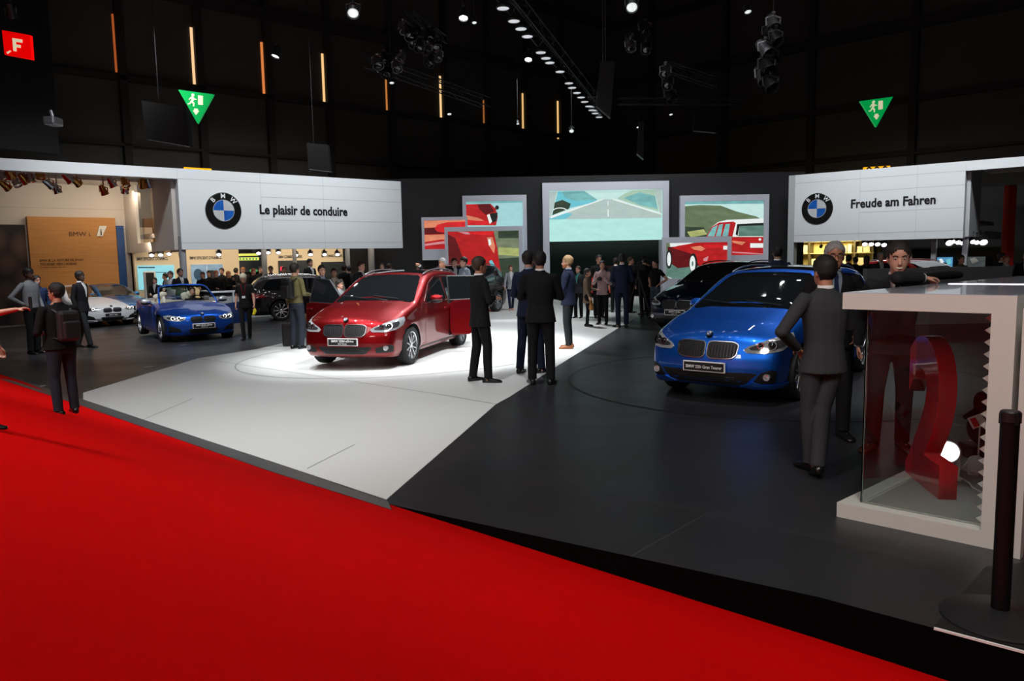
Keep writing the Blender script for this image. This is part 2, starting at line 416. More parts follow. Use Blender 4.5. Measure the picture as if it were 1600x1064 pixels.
def roundel(parent, mx, r):
    """round blue and white quartered emblem with black rim and three letters"""
    bk = mat('emblem_black', (.006, .006, .006), .3); wh = mat('emblem_white', (.85, .87, .88), .35); bl = mat('emblem_blue', (.02, .19, .72), .35); sv = mat('emblem_silver', (.62, .64, .66), .3, metal=.4)
    bm = bmesh.new(); lathe(bm, [(r * 1.02, 0), (r * 1.02, .02), (r * .985, .03), (.0001, .03)], mx, 48, 0)
    e = fin('emblem', bm, bk, parent)
    bm = bmesh.new()
    for k in range(4):
        vs0 = [bm.verts.new(mx @ Vector((0, 0, .034)))] + [bm.verts.new(mx @ Vector((r * .58 * math.cos(PI / 2 * k + PI / 2 * j / 10), r * .58 * math.sin(PI / 2 * k + PI / 2 * j / 10), .034))) for j in range(11)]
        f = bm.faces.new(vs0); f.material_index = k % 2
    g = bmesh.ops.extrude_face_region(bm, geom=bm.faces[:])
    fin('emblem_quarters', bm, None, e, mats=[wh, bl])
    bm = bmesh.new(); lathe(bm, [(r * .58, .03), (r * .58, .038), (r * .61, .038), (r * .61, .03)], mx, 40, closed=True); fin('emblem_ring', bm, sv, e)
    for ch, an in (('B', 135), ('M', 90), ('W', 45)):
        t = mx @ Matrix.Translation((r * .69 * math.cos(R(an)), r * .69 * math.sin(R(an)), .032)) @ Matrix.Rotation(R(an - 90), 4, 'Z')
        text('emblem_letter', ch, wh, e, t, size=r * .38, depth=.004, bold=.006, align='CENTER')
    return e

# left sign
aR, aL = FL.a(630), FL.a(285)
s1 = thing('sign_wall', 'long white sign wall with the words Le plaisir de conduire', 'sign', FL.P(aL, 0))
s1_in = Vector(s1.location)
def part_at(o, parent): o.location = o.location - parent.location; o.parent = parent; return o
bm = bmesh.new(); FL.slab(bm, aL, aR, ZB, ZT, -.35, 0); part_at(fin('panel', bm, M_white), s1)
bm = bmesh.new()
for zz, a0 in ((ZT - .34, aL), (4.07, aL + 2.8), (3.27, aL + 2.8), (ZB + .22, aL)): FL.slab(bm, a0, aR, zz, zz + .012, 0, .004)
for aa in (aL + 2.8, aL + 5.2, aR - .02): FL.slab(bm, aa, aa + .006, ZB, ZT, 0, .003)
part_at(fin('panel_joint', bm, M_seamg), s1)
mx = plane_mx(FL.P(FL.a(349, 329), FL.z(349, 329), .01), LU, LN)
e = roundel(None, mx, .60); part_at(e, s1)
tm = mat('sign_letter_black', (.01, .01, .012), .4)
a0 = FL.a(405, 330); z0 = FL.z(405, 334)
part_at(text('lettering', 'Le plaisir de conduire', tm, None, plane_mx(FL.P(a0, z0 + .0, .01), LU, LN), width=FL.a(542, 330) - a0, size=.46, depth=.008, bold=.03), s1)
# right sign
bL, bR = FR.a(1240), FR.a(1503)
s2 = thing('sign_wall', 'long white sign wall with the words Freude am Fahren', 'sign', FR.P(bL, 0))
bm = bmesh.new(); FR.slab(bm, bL, bR, ZB - .05, ZT, -.35, 0); part_at(fin('panel', bm, M_white), s2)
bm = bmesh.new()
for zz, a0 in ((ZT - .34, bL), (4.07, bL + 2.5), (3.27, bL + 2.5), (ZB + .22, bL)): FR.slab(bm, a0, bR, zz, zz + .012, 0, .004)
for aa in (bL + 2.5, bL + 4.5): FR.slab(bm, aa, aa + .006, ZB, ZT, 0, .003)
part_at(fin('panel_joint', bm, M_seamg), s2)
bm = bmesh.new(); FR.slab(bm, bL - .26, bL - .005, 0, ZT, -.35, 0); part_at(fin('end_post', bm, mat('end_post_grey', (.42, .45, .45), .5)), s2)
e = roundel(None, plane_mx(FR.P(FR.a(1277, 326), FR.z(1277, 326), .01), RU, RN), .60); part_at(e, s2)
a0 = FR.a(1329, 320); z0 = FR.z(1329, 325)
part_at(text('lettering', 'Freude am Fahren', tm, None, plane_mx(FR.P(a0, z0, .01), RU, RN), width=FR.a(1461, 320) - a0, size=.46, depth=.008, bold=.03), s2)

# left portal: top band, ceiling, side wall with a glazed opening, back wall
bm = bmesh.new(); FL.slab(bm, aL - 9, aL - .005, ZT - .34, ZT, -.35, 0); tag(fin('trim_6', bm, M_white), kind='structure')
D = 6.2
bm = bmesh.new(); FL.slab(bm, aL - 9, aL, ZT - .10, ZT - .02, -D, -.35)
for k in range(5): FL.slab(bm, aL - 9, aL - .1, ZT - .16, ZT - .1, -.9 - k * .7, -.75 - k * .7)
tag(fin('trim_7', bm, M_warmwhite), kind='structure')
SWo = FL.P(aL, 0, -.35); NB = -LN
bm = bmesh.new()
def sw(t0, t1, z0, z1): vpoly(bm, SWo, NB, -LU, [(t0, z0), (t1, z0), (t1, z1), (t0, z1)], .12)
sw(0, 2.09, ZB, ZT - .1); sw(2.09, D - .35, ZB - .02, 2.57); sw(4.3, D - .35, 2.57, ZT - .1); sw(2.09, 4.3, ZT - .16, ZT - .1)

tag(fin('wall_side.001', bm, M_warmwhite), kind='structure')
bm = bmesh.new(); vpoly(bm, SWo + LU * .5, NB, LU, [(1.6, 2.2), (4.5, 2.2), (4.5, 4.85), (1.6, 4.85)], .05)
m_al = mat('brown_wood_slats', (.16, .09, .045), .6)
nt = m_al.node_tree; wv = nt.nodes.new('ShaderNodeTexWave'); wv.inputs['Scale'].default_value = 1.2; wv.inputs['Distortion'].default_value = 2
tc = nt.nodes.new('ShaderNodeTexCoord'); nt.links.new(tc.outputs['Object'], wv.inputs[0]); mx_ = nt.nodes.new('ShaderNodeMix'); mx_.data_type = 'RGBA'
mx_.inputs[6].default_value = (.09, .05, .03, 1); mx_.inputs[7].default_value = (.24, .16, .08, 1); nt.links.new(wv.outputs['Fac'], mx_.inputs[0]); nt.links.new(mx_.outputs[2], nt.nodes['Principled BSDF'].inputs['Base Color'])
tag(fin('wall_niche', bm, m_al), kind='structure')
bm = bmesh.new(); vpoly(bm, SWo, NB, -LU, [(2.10, 2.58), (4.29, 2.58), (4.29, 4.73), (2.10, 4.73)], .02)
tag(fin('window_10', bm, mat('tinted_glass', (.8, .8, .8), .02, trans=1, ior=1.2)), kind='structure')
bm = bmesh.new(); FL.slab(bm, aL - 9, aL - .0, -.6, ZT - .1, -D - .15, -D); tag(fin('wall_back.001', bm, M_warmwhite), kind='structure')
bm = bmesh.new()
for zz in (2.9, 3.9): FL.slab(bm, aL - 9, aL - .1, zz, zz + .01, -D, -D + .004)
tag(fin('trim_8', bm, M_seamg), kind='structure')
BW = PL(FL.P(0, 0, -D), LU, LN)
# wooden panel wall with lettering
wp = thing('wood_panel', 'tall orange wood panel lettered BMW i against the white back wall', 'panel', BW.P(BW.a(48, 400), 0, .3))
M_wood = mat('honey_wood', (.55, .25, .07), .5); nt = M_wood.node_tree
tc = nt.nodes.new('ShaderNodeTexCoord'); mp = nt.nodes.new('ShaderNodeMapping'); mp.inputs['Scale'].default_value = (.6, .6, 14)
no = nt.nodes.new('ShaderNodeTexNoise'); no.inputs['Scale'].default_value = 2; no.inputs['Detail'].default_value = 8; mx_ = nt.nodes.new('ShaderNodeMix'); mx_.data_type = 'RGBA'
mx_.inputs[6].default_value = (.40, .165, .04, 1); mx_.inputs[7].default_value = (.62, .30, .09, 1)
nt.links.new(tc.outputs['Object'], mp.inputs[0]); nt.links.new(mp.outputs[0], no.inputs['Vector']); nt.links.new(no.outputs['Fac'], mx_.inputs[0]); nt.links.new(mx_.outputs[2], nt.nodes['Principled BSDF'].inputs['Base Color'])
wt = BW.z(115, 340)
bm = bmesh.new(); BW.slab(bm, BW.a(45, 400), BW.a(181, 400), ZF(-13) - .05, wt, .02, .28); part_at(fin('board', bm, M_wood), wp)
d = PL(BW.P(0, 0, .29), LU, LN)
bt = mat('brown_lettering', (.05, .02, .01), .5)
a0 = d.a(107, 368)
part_at(text('lettering', 'BMW i.', bt, None, plane_mx(d.P(a0, d.z(107, 369)), LU, LN), width=d.a(142, 368) - a0, size=.24), wp)
a0 = d.a(62, 408)
part_at(text('lettering', 'BMW i8. LA VOITURE DE SPORT', bt, None, plane_mx(d.P(a0, d.z(62, 409)), LU, LN), width=d.a(131, 408) - a0, size=.13), wp)
part_at(text('lettering', "TOURNEE VERS L'AVENIR.", bt, None, plane_mx(d.P(a0, d.z(62, 415)), LU, LN), width=d.a(121, 413) - a0, size=.13), wp)
part_at(text('lettering', "La mobilite electrique, chez vous.", bt, None, plane_mx(d.P(a0, d.z(62, 418.5)), LU, LN), width=d.a(103, 418) - a0, size=.06), wp)
bm = bmesh.new(); za, zb = d.z(153, 369), d.z(153, 353); a0, a1 = d.a(150, 360), d.a(167, 360)
vpoly(bm, d.P(0, 0), LU, LN, [(a0, za), (a0 + .2, za), (a1, zb), (a0 + .12, zb)], .05); e = part_at(fin('emblem', bm, mat('emblem_cream', (.75, .75, .7), .4)), wp)
part_at(text('lettering', 'i', bt, None, plane_mx(d.P(a0 + .12, za + .04, .052), LU, LN), size=.33, bold=.02), wp)
# dark photo wall left of it and blue panel right of it
bm = bmesh.new(); BW.slab(bm, BW.a(-120, 400), BW.a(42, 400), ZF(-14), BW.z(20, 351), .02, .1)
m_ph = mat('photo_wall', (.05, .035, .03), .5); nt = m_ph.node_tree; no = nt.nodes.new('ShaderNodeTexVoronoi'); no.inputs['Scale'].default_value = .9
tc = nt.nodes.new('ShaderNodeTexCoord'); cr = nt.nodes.new('ShaderNodeValToRGB'); cr.color_ramp.elements[0].color = (.20, .11, .08, 1); cr.color_ramp.elements[1].color = (.012, .01, .01, 1); cr.color_ramp.elements[1].position = .6
nt.links.new(tc.outputs['Object'], no.inputs['Vector']); nt.links.new(no.outputs['Distance'], cr.inputs[0]); nt.links.new(cr.outputs[0], nt.nodes['Principled BSDF'].inputs['Base Color'])
o = fin('photo_wall', bm, m_ph); tag(o, 'dark printed photo wall left of the wood panel', 'display wall')
bm = bmesh.new(); BW.slab(bm, BW.a(182.5, 400), BW.a(194, 400), ZF(-13), BW.z(188, 353), .02, .2); o = fin('blue_banner', bm, mat('blue_board', (.01, .07, .26), .4)); tag(o, 'narrow tall blue banner at the right edge of the wood panel', 'banner')

# right portal
bm = bmesh.new(); FR.slab(bm, bR + .005, bR + 9, ZT - .34, ZT, -.35, 0); tag(fin('trim_9', bm, M_white), kind='structure')
bm = bmesh.new(); FR.slab(bm, bR, bR + 9, ZT - .10, ZT - .02, -5, -.35)
for k in range(6): FR.slab(bm, bR + .1, bR + 9, ZT - .15, ZT - .1, -.9 - k * .7, -.75 - k * .7)
tag(fin('trim_10', bm, M_warmwhite), kind='structure')
SRo = FR.P(bR, 0, -.35); bm = bmesh.new()
vpoly(bm, SRo, -RN, RU, [(0, ZB), (2.0, ZB), (2.0, ZT - .1), (0, ZT - .1)], .12); vpoly(bm, SRo, -RN, RU, [(2.0, ZB - .05), (7, ZB - .05), (7, 2.5), (2.0, 2.5)], .12)
tag(fin('wall_side.002', bm, M_white), kind='structure')

# centre: dark back wall and side returns
M_dw = mat('charcoal_wall', (.012, .012, .014), .7)
Yb = 37.2
quadwall('wall_back.002', (-6.5, Yb), (13, Yb), -.2, 5.3, mat('dark_green_wall', (.012, .022, .018), .7), .3)
p = FL.P(aR - .05, 0, -.3)
cw = 33.0
def col(x0, x1, z0=-.2, z1=5.2, y=cw + .22, m=None, nm='wall_centre'): 
    b = bmesh.new(); vpoly(b, (0, y, 0), Vector((1, 0, 0)), Vector((0, 1, 0)), [(x0, z0), (x1, z0), (x1, z1), (x0, z1)], .3); return tag(fin(nm, b, m or M_dw), kind='structure')
X = lambda px, y=cw: (atY(px, 400, y)).x
col(-6.2, X(857)); col(X(1036), 12.6); col(X(857), X(1036), 4.9, 5.2)
# ------------------------------------------------------------------ framed screens in the middle
XU = Vector((1, 0, 0)); YN = Vector((0, -1, 0))
M_frame = mat('screen_frame', (.60, .62, .70), .5)
def em(name, c, s=1.0):
    if name in MATS: return MATS[name]
    m = mat(name, tuple(x * .15 for x in c), .5, emit=c, es=s); nt = m.node_tree; b = nt.nodes['Principled BSDF']
    tc = nt.nodes.new('ShaderNodeTexCoord'); no = nt.nodes.new('ShaderNodeTexNoise'); no.inputs['Scale'].default_value = 2.2; no.inputs['Detail'].default_value = 5
    mp = nt.nodes.new('ShaderNodeMapping'); mp.inputs['Scale'].default_value = (1, 1, 2.4)
    mx = nt.nodes.new('ShaderNodeMix'); mx.data_type = 'RGBA'; lo_f, hi_f = (.86, 1.12) if sum(c) > 1.2 else (.45, 1.5); mx.inputs[6].default_value = (*[x * lo_f for x in c], 1); mx.inputs[7].default_value = (*[min(1, x * hi_f + .004) for x in c], 1)
    nt.links.new(tc.outputs['Object'], mp.inputs[0]); nt.links.new(mp.outputs[0], no.inputs['Vector']); nt.links.new(no.outputs['Fac'], mx.inputs[0]); nt.links.new(mx.outputs[2], b.inputs['Emission Color'])
    return m
def screen_thing(label, Y, outer, inner, base, shapes, th=.25, extra=0):
    P = PL((0, Y, 0), XU, YN)
    x0, y0, x1, y1 = outer; cx = (x0 + x1) / 2
    a0, a1 = P.a(x0), P.a(x1); zt = P.z(cx, y0); zb = P.z(cx, y1)
    ix0, iy0, ix1, iy1 = inner
    b0, b1 = P.a(ix0), P.a(ix1); zt2 = P.z(cx, iy0); zb2 = P.z(cx, iy1)
    t = thing('video_screen', label, 'screen', (a0, Y, 0))
    bm = bmesh.new()
    frame4(bm, P.o, P.u, -P.n, a0, a1, zb, zt, (b0 - a0, a1 - b1, max(zb2 - zb, .02), zt - zt2), th); part_at(fin('frame', bm, M_frame), t)
    bm = bmesh.new(); mats = []
    vpoly(bm, P.P(0, 0, -.1), P.u, -P.n, [(b0, zb2), (b1, zb2), (b1, zt2), (b0, zt2)], .08, 0); mats.append(base)
    lay = .002
    for m, poly in shapes:
        if m not in mats: mats.append(m)
        pts = [(P.a(px), P.z(px, py)) for px, py in poly]
        f = bm.faces.new([bm.verts.new(P.P(a, z, -.1 + lay)) for a, z in pts]); f.material_index = mats.index(m); lay += .0006
    part_at(fin('display', bm, None, mats=mats, recalc=False), t)
    return t
e_red = em('image_red', (.42, .01, .012)); e_red2 = em('image_bright_red', (.62, .015, .02)); e_dred = em('image_dark_red', (.10, .004, .006)); e_or = em('image_orange', (.70, .22, .12))
e_teal = em('image_pale_teal', (.33, .60, .62)); e_mint = em('image_mint', (.42, .74, .68)); e_dk = em('image_black', (.01, .012, .012)); e_gr = em('image_green', (.12, .17, .09)); e_gr2 = em('image_dark_green', (.03, .05, .03))
e_road = em('image_road', (.40, .50, .47)); e_sky = em('image_sky', (.50, .72, .68)); e_hill = em('image_hill', (.17, .42, .42)); e_hill2 = em('image_hill_tan', (.36, .52, .40)); e_w = em('image_white', (.75, .8, .78))
e_bl = em('image_blurred_green', (.16, .20, .12)); e_yl = em('image_yellow_green', (.38, .42, .15)); e_tl = em('image_turquoise', (.14, .50, .58)); e_asph = em('image_asphalt', (.10, .20, .16)); e_pink = em('image_pink', (.6, .25, .28))
def arc(cx, cy, rx, ry, a0=0, a1=360, n=18): return [(cx + rx * math.cos(R(a0 + (a1 - a0) * i / n)), cy - ry * math.sin(R(a0 + (a1 - a0) * i / n))) for i in range(n if a1 - a0 >= 360 else n + 1)]
screen_thing('small framed screen at far left showing a close red tail light', cw - .16, (660, 339, 731.5, 406), (664, 344, 728, 389), e_red, [
    (e_or, [(664, 345), (728, 343), (728, 350), (690, 354), (664, 357)]), (e_dred, [(664, 356), (690, 355), (728, 358), (728, 364), (664, 366)]),
    (e_red2, [(680, 357), (684, 351), (700, 347), (728, 346), (728, 360), (700, 364), (684, 362)]), (e_or, [(664, 367), (700, 366), (728, 372), (728, 376), (690, 374), (664, 378)]), (e_pink, [(664, 381), (700, 376), (728, 378), (728, 381), (690, 381), (664, 384)])], th=.15)
screen_thing('tall framed screen behind, showing the red car corner against pale sky', cw, (724.5, 305, 824, 452), (730, 314, 818, 399), e_teal, [
    (e_hill, [(730, 314), (818, 312), (818, 316), (730, 318)]), (e_red, [(730, 319), (768, 318), (776, 326), (779, 338), (776, 352), (730, 352)]), (e_dred, [(748, 319), (766, 318), (774, 330), (760, 336), (750, 326)]),
    (e_dk, [(768, 333), (779, 332), (777, 345), (770, 348), (764, 342)]), (e_dk, arc(778, 324, 3, 3.4)), (e_or, [(730, 336), (748, 340), (760, 346), (730, 343)]), (e_red2, [(730, 344), (762, 345), (772, 351), (730, 352)]),
    (e_w, [(762, 336), (766, 334), (770, 346), (766, 350)])])
screen_thing('front framed screen left of centre showing dark red car side', cw - .40, (695.5, 354, 817.5, 452), (700.5, 361, 811, 437), e_bl, [
    (e_gr2, [(779, 361), (811, 360), (811, 372), (779, 372)]), (e_yl, [(779, 386), (811, 388), (811, 400), (779, 398)]), (e_bl, [(779, 376), (796, 375), (811, 379), (811, 384), (779, 384)]), (e_gr2, [(779, 404), (811, 402), (811, 437), (779, 437)]),
    (e_red, [(700.5, 361), (772, 361), (774, 372), (777, 386), (780, 412), (784, 437), (700.5, 437)]), (e_dred, [(700.5, 366), (712, 372), (722, 400), (726, 437), (700.5, 437)]), (e_red2, [(728, 362), (772, 361), (770, 368), (752, 367), (730, 365)]), (e_pink, [(716, 362), (732, 362.5), (736, 366), (728, 366)]),
    (e_tl, [(764, 408), (768, 406), (776, 420), (784, 432), (783, 437), (778, 432), (768, 420)]), (e_or, [(761, 371), (770, 370), (774, 385), (772, 396), (765, 385)]), (e_w, [(763, 374), (767, 373), (768, 382), (764, 384)])])
# centre portal with the big screen over the opening
P = PL((0, cw - .05, 0), XU, YN)
t = thing('video_portal', 'tall white portal frame with a road picture screen at the centre', 'screen', (P.a(849), cw, 0))
a0, a1, b0, b1 = P.a(849), P.a(1045), P.a(859), P.a(1035.5); zt = P.z(947, 284); z2 = P.z(947, 296.5); z3 = P.z(947, 376)
bm = bmesh.new(); frame4(bm, P.o, P.u, -P.n, a0, a1, -.02, zt, (b0 - a0, a1 - b1, 0, zt - z2), .9); part_at(fin('frame', bm, M_frame), t)
bm = bmesh.new(); vpoly(bm, P.P(0, 0, -.1), P.u, -P.n, [(b0, z3), (b1, z3), (b1, z2), (b0, z2)], .1); mats = [e_mint]; lay = .002
def yy(px, y): return y - (px - 947) * .0
for m, poly in [(e_sky, [(859, 299), (1034.5, 295), (1034.5, 340), (859, 343)]), (e_tl, [(873, 299), (905, 298), (920, 305), (934, 313), (920, 318), (870, 330), (863, 338)]), (e_gr2, [(868, 316), (880, 312), (893, 318), (890, 326), (864, 336)]), (e_hill, [(880, 299), (914, 298), (930, 309), (935, 312), (900, 314), (884, 308)]),
                (e_hill2, [(965, 310), (975, 303), (990, 297), (1022, 296), (1030, 330), (1000, 322)]), (e_hill, [(975, 309), (1000, 300), (1024, 306), (1028, 326), (1000, 320)]), (e_road, [(860, 339), (944, 311), (958, 311), (1033, 334), (1034.5, 340), (859, 343)]),
                (e_tl, [(860, 340), (886, 332), (896, 334), (884, 342.5), (859, 343)]), (e_w, [(860, 338), (944, 310), (944, 311.5), (862, 341)]), (e_w, [(958, 310), (1033, 333), (1033, 335), (957, 311.5)]), (e_w, [(950.3, 314), (951.2, 314), (951.4, 321), (950.2, 321)]), (e_w, [(950.2, 327), (951.6, 327), (952, 338), (950, 338)]),
                (e_road, [(859, 299), (872, 299), (862, 338), (859, 338)]), (e_road, [(1022, 295.5), (1034.5, 295), (1034.5, 333), (1032, 333)]), (e_w, arc(876, 329, 11, 5, 10, 170) + arc(876, 329, 9.5, 3.6, 170, 10))]:
    if m not in mats: mats.append(m)
    f = bm.faces.new([bm.verts.new(P.P(P.a(x), P.z(x, y), -.1 + lay)) for x, y in poly]); f.material_index = mats.index(m); lay += .0006
part_at(fin('display', bm, None, mats=mats, recalc=False), t)
# right pair
def carimg():
    return [(e_sky, [(1070, 315), (1193, 313), (1193, 345), (1070, 345)]), (e_hill, [(1070, 315), (1193, 313), (1193, 318), (1070, 319)]),
            (e_gr, [(1070, 322), (1094, 320), (1126, 321), (1150, 330), (1182, 338), (1193, 344), (1193, 372), (1070, 372)]), (e_gr2, [(1070, 354), (1100, 355), (1110, 372), (1070, 372)]), (e_yl, [(1074, 362), (1100, 358), (1106, 366), (1080, 371)]),
            (e_w, [(1104, 370), (1112, 355), (1122, 347), (1135, 343.5), (1193, 341), (1193, 400), (1104, 400)]), (e_red, [(1104, 370), (1112, 355), (1124, 347.5), (1146, 346), (1150, 348), (1145, 370), (1193, 370), (1193, 400), (1100, 400)]),
            (e_hill, [(1106, 369), (1113, 356), (1122, 351), (1117, 369)]), (e_hill, [(1119, 369), (1124, 351), (1130, 349.5), (1127, 369)]), (e_hill, [(1129, 369), (1134, 350), (1141, 349.5), (1138, 369)]),
            (e_dk, [(1152, 350), (1193, 348), (1193, 352), (1156, 353), (1153, 369), (1150, 366)]), (e_asph, [(1156, 353), (1193, 352), (1193, 369), (1154, 369)]), (e_or, [(1144, 376), (1166, 378), (1160, 383), (1146, 379)]), (e_w, [(1173, 380), (1193, 380), (1193, 387), (1173, 387)]), (e_w, arc(1188, 374, 2, 2)), (e_pink, [(1145, 393), (1193, 396), (1193, 397.5), (1145, 395)])]
screen_thing('framed screen on the right showing the upper half of a red estate car', cw, (1062.5, 304.5, 1200.5, 452), (1070, 314, 1193, 399), e_gr, carimg())
screen_thing('lower framed screen on the right showing red car flank and wheels', cw - .32, (1035.5, 370, 1143, 452), (1041, 379, 1137, 449), e_asph, [
    (e_gr, [(1041, 379), (1050, 379), (1044, 392), (1041, 392)]), (e_w, [(1047, 380), (1060, 379), (1085, 379), (1060, 386), (1048, 386)]), (e_dred, [(1044, 386), (1060, 385), (1090, 392), (1098, 404), (1096, 415), (1060, 419), (1043, 408)]),
    (e_red, [(1060, 384), (1090, 379), (1137, 378), (1137, 414), (1094, 416), (1080, 396), (1050, 387)]), (e_or, [(1080, 386), (1095, 384), (1104, 388), (1097, 392), (1085, 390)]), (e_red2, [(1100, 382), (1137, 384), (1137, 388), (1100, 388)]), (e_w, [(1131, 384), (1137, 384), (1137, 390), (1131, 390)]), (e_pink, [(1100, 404), (1108, 400), (1106, 408), (1100, 408)]),
    (e_dk, arc(1046, 405, 5, 15)), (e_w, arc(1046, 405, 3, 11)), (e_dk, arc(1084, 411, 6.5, 15.5)), (e_w, arc(1083, 412, 4.5, 12.5)), (e_asph, arc(1083, 412, 1.5, 4)), (e_w, [(1044, 432), (1062, 440), (1062, 441), (1044, 433)])])
# low white plinth under the screens
for k, (x0, x1) in enumerate(((695.5, 849), (1036, 1200))):
    bm = bmesh.new(); vpoly(bm, (0, cw - .4, 0), XU, Vector((0, 1, 0)), [(X(x0), -.02), (X(x1), -.02), (X(x1), .78), (X(x0), .78)], .55)
    tag(fin('trim_%d' % (11 + k), bm, M_frame), kind='structure')

# ------------------------------------------------------------------ show rooms under the signs
M_cream = mat('cream_wall', (.72, .60, .42), .6)
TW = PL(FL.P(0, 0, -5.4), LU, LN)                # wall with posters under left sign
ta0, ta1 = TW.a(185), TW.a(640)
bm = bmesh.new(); TW.slab(bm, TW.a(209), TW.a(373), -.6, 3.2, -.2, 0); TW.slab(bm, TW.a(412), aR + .2, -.6, 3.2, -.2, 0); tag(fin('wall_showroom', bm, M_cream), kind='structure')
bm = bmesh.new(); TW.slab(bm, TW.a(373), TW.a(412), -.6, 3.2, -1.4, -1.2); tag(fin('wall_showroom.001', bm, M_black), kind='structure')
bm = bmesh.new(); TW.slab(bm, aL + .1, aR - .05, 2.75, 2.9, -.2, 4.9); tag(fin('ceiling_showroom', bm, M_grey), kind='structure')
# the pillars carrying the sign
for px, wd, lab in ((288, .22, 'grey steel pillar under the left end of the left sign'), (446, .2, 'grey round pillar behind the counter crowd'), (495, .16, 'dark grey pillar behind the dark estate car'), (580, .2, 'grey pillar above the red car roof'), (618, .26, 'grey pillar at the right end of the left sign')):
    bm = bmesh.new(); p = FL.P(FL.a(px), 0, -1.9 if px not in (288,) else -.17); cyl(bm, (0, 0, 0), (0, 0, ZB + .45 - ZF(p.x)), wd / 2, n=16); cyl(bm, (0, 0, 0), (0, 0, .02), wd * .8, n=16)
    o = fin('pillar', bm, M_grey, smooth=False); o.location = (p.x, p.y, ZF(p.x)); tag(o, lab, 'pillar')
def poster(name, lab, px0, py0, px1, py1, m, shapes=(), plane=TW, cat='poster', depth=.06):
    a0, a1 = plane.a(px0), plane.a(px1); z1 = plane.z((px0 + px1) / 2, py0); z0 = plane.z((px0 + px1) / 2, py1)
    bm = bmesh.new(); plane.slab(bm, a0, a1, z0, z1, .01, depth); mats = [m]; lay = .002
    for mm, poly in shapes:
        if mm not in mats: mats.append(mm)
        f = bm.faces.new([bm.verts.new(plane.P(plane.a(x), plane.z(x, y), depth + lay)) for x, y in poly]); f.material_index = mats.index(mm); lay += .002
    o = fin(name, bm, None, mats=mats, recalc=False); tag(o, lab, cat); return o
e_cy = em('screen_cyan', (.25, .62, .70)); e_blu = em('screen_greyblue', (.22, .33, .42)); e_nav = em('screen_navy', (.02, .06, .10))
poster('wall_screen', 'cyan lit wall screen behind the women at the left counter', 213, 414.5, 270, 452, e_cy, [(e_nav, [(214, 417), (240, 417), (240, 419), (214, 419)]), (e_nav, [(235, 425), (262, 425), (262, 426), (235, 426)]), (e_blu, [(229, 415), (229.6, 415), (229.6, 452), (229, 452)])], cat='screen')
poster('wall_screen', 'grey blue wall screen with a dark round shape behind the counter', 297, 413, 346, 443, e_blu, [(e_nav, arc(307, 429, 7, 9)), (e_dk, arc(329, 430, 8, 8)), (e_w, [(321, 414), (321.5, 414), (321.5, 443), (321, 443)])], cat='screen')
poster('wall_screen', 'black wall screen with a small red sign between two pillars', 434, 407, 484, 434, e_dk, [(em('red_mark', (.9, .02, .05), 1.5), [(436, 417), (443, 416), (443, 422), (436, 423)])], cat='screen')
poster('wall_screen', 'black wall screen right of the dark pillar above the crowd', 501, 409, 538, 434, e_dk, cat='screen')
e_gold = em('board_yellow', (.75, .75, .12), 1.1); e_gn = em('board_green', (.06, .35, .10), 1.0)
DB = PL(TW.P(0, 0, -1.15), LU, LN)
poster('departure_board', 'dark board with two rows of glowing yellow signs', 369, 395, 406, 425, e_dk, [(e_gold, [(371.5, 396.5), (403, 396), (403, 399.5), (371.5, 400)]), (e_gold, [(371.5, 402.5), (403.5, 402), (403.5, 406.5), (371.5, 407)])] + [(e_gn, [(373 + 5 * k, 403), (375.5 + 5 * k, 403), (375.5 + 5 * k, 406), (373 + 5 * k, 406)]) for k in range(6)] + [(e_gn, [(388, 421), (400, 421), (400, 424.5), (388, 424.5)])], plane=DB, cat='sign')
for px, py, s, wd in ((213, 407, 'BMW EFFICIENT DYNAMICS.', 262), (296, 405.5, 'BMW EFFICIENT DYNAMICS.', 346), (435, 403.5, 'BMW CONNECTEDDRIVE.', 472), (502, 402, 'BMW CONNECTEDDRIVE.', 535)):
    a0 = TW.a(px); o = text('wall_lettering', s, tm, None, plane_mx(TW.P(a0, TW.z(px, py), .012), LU, LN), width=TW.a(wd) - a0, size=.17, bold=.02)
    tag(o, {213: 'black wall lettering above the cyan screen', 296: 'black wall lettering above the grey blue screen', 435: 'black wall lettering above the screen with red mark', 502: 'black wall lettering above the rightmost black screen'}[px], 'lettering', 'wall lettering under the left sign')
# counter with a rail where the crowd stands
CT = PL(FL.P(0, 0, -.45), LU, LN); k0, k1 = CT.a(322), CT.a(436); zc = ZF(-6)
ctr = thing('reception_counter', 'long white counter with black top band where the crowd leans', 'counter', CT.P(k0, 0))
bm = bmesh.new(); CT.slab(bm, k0, k1, -.3, .74 + zc, -.5, 0); part_at(fin('front_panel', bm, mat('counter_panel', (.42, .43, .44), .45)), ctr)
bm = bmesh.new(); CT.slab(bm, k0, k1, .74 + zc, .86 + zc, -.5, .012); part_at(fin('black_band', bm, M_black), ctr)
bm = bmesh.new(); CT.slab(bm, k0 - .05, k1 + .05, .86 + zc, .9 + zc, -.7, .06); part_at(fin('countertop', bm, M_frame), ctr)
for px in (360.5,):
    bm = bmesh.new(); a = CT.a(px); CT.slab(bm, a - .03, a + .03, -.3, .9 + zc, .0, .05); part_at(fin('post', bm, M_frame), ctr)
# white chair-like display stand behind the cabriolet
bm = bmesh.new(); p = TW.P(TW.a(222), 0, .8)
zz = ZF(p.x)
box(bm, (0, 0, .9), (.42, .3, 1.8), bev=.05); box(bm, (0, -.17, 1.1), (.28, .05, 1.3), mi=1)
o = fin('display_column', bm, None, mats=[M_white, M_black]); o.location = (p.x, p.y, zz); o.rotation_euler = (0, 0, R(30)); tag(o, 'white display column with dark front behind the blue convertible', 'display stand')

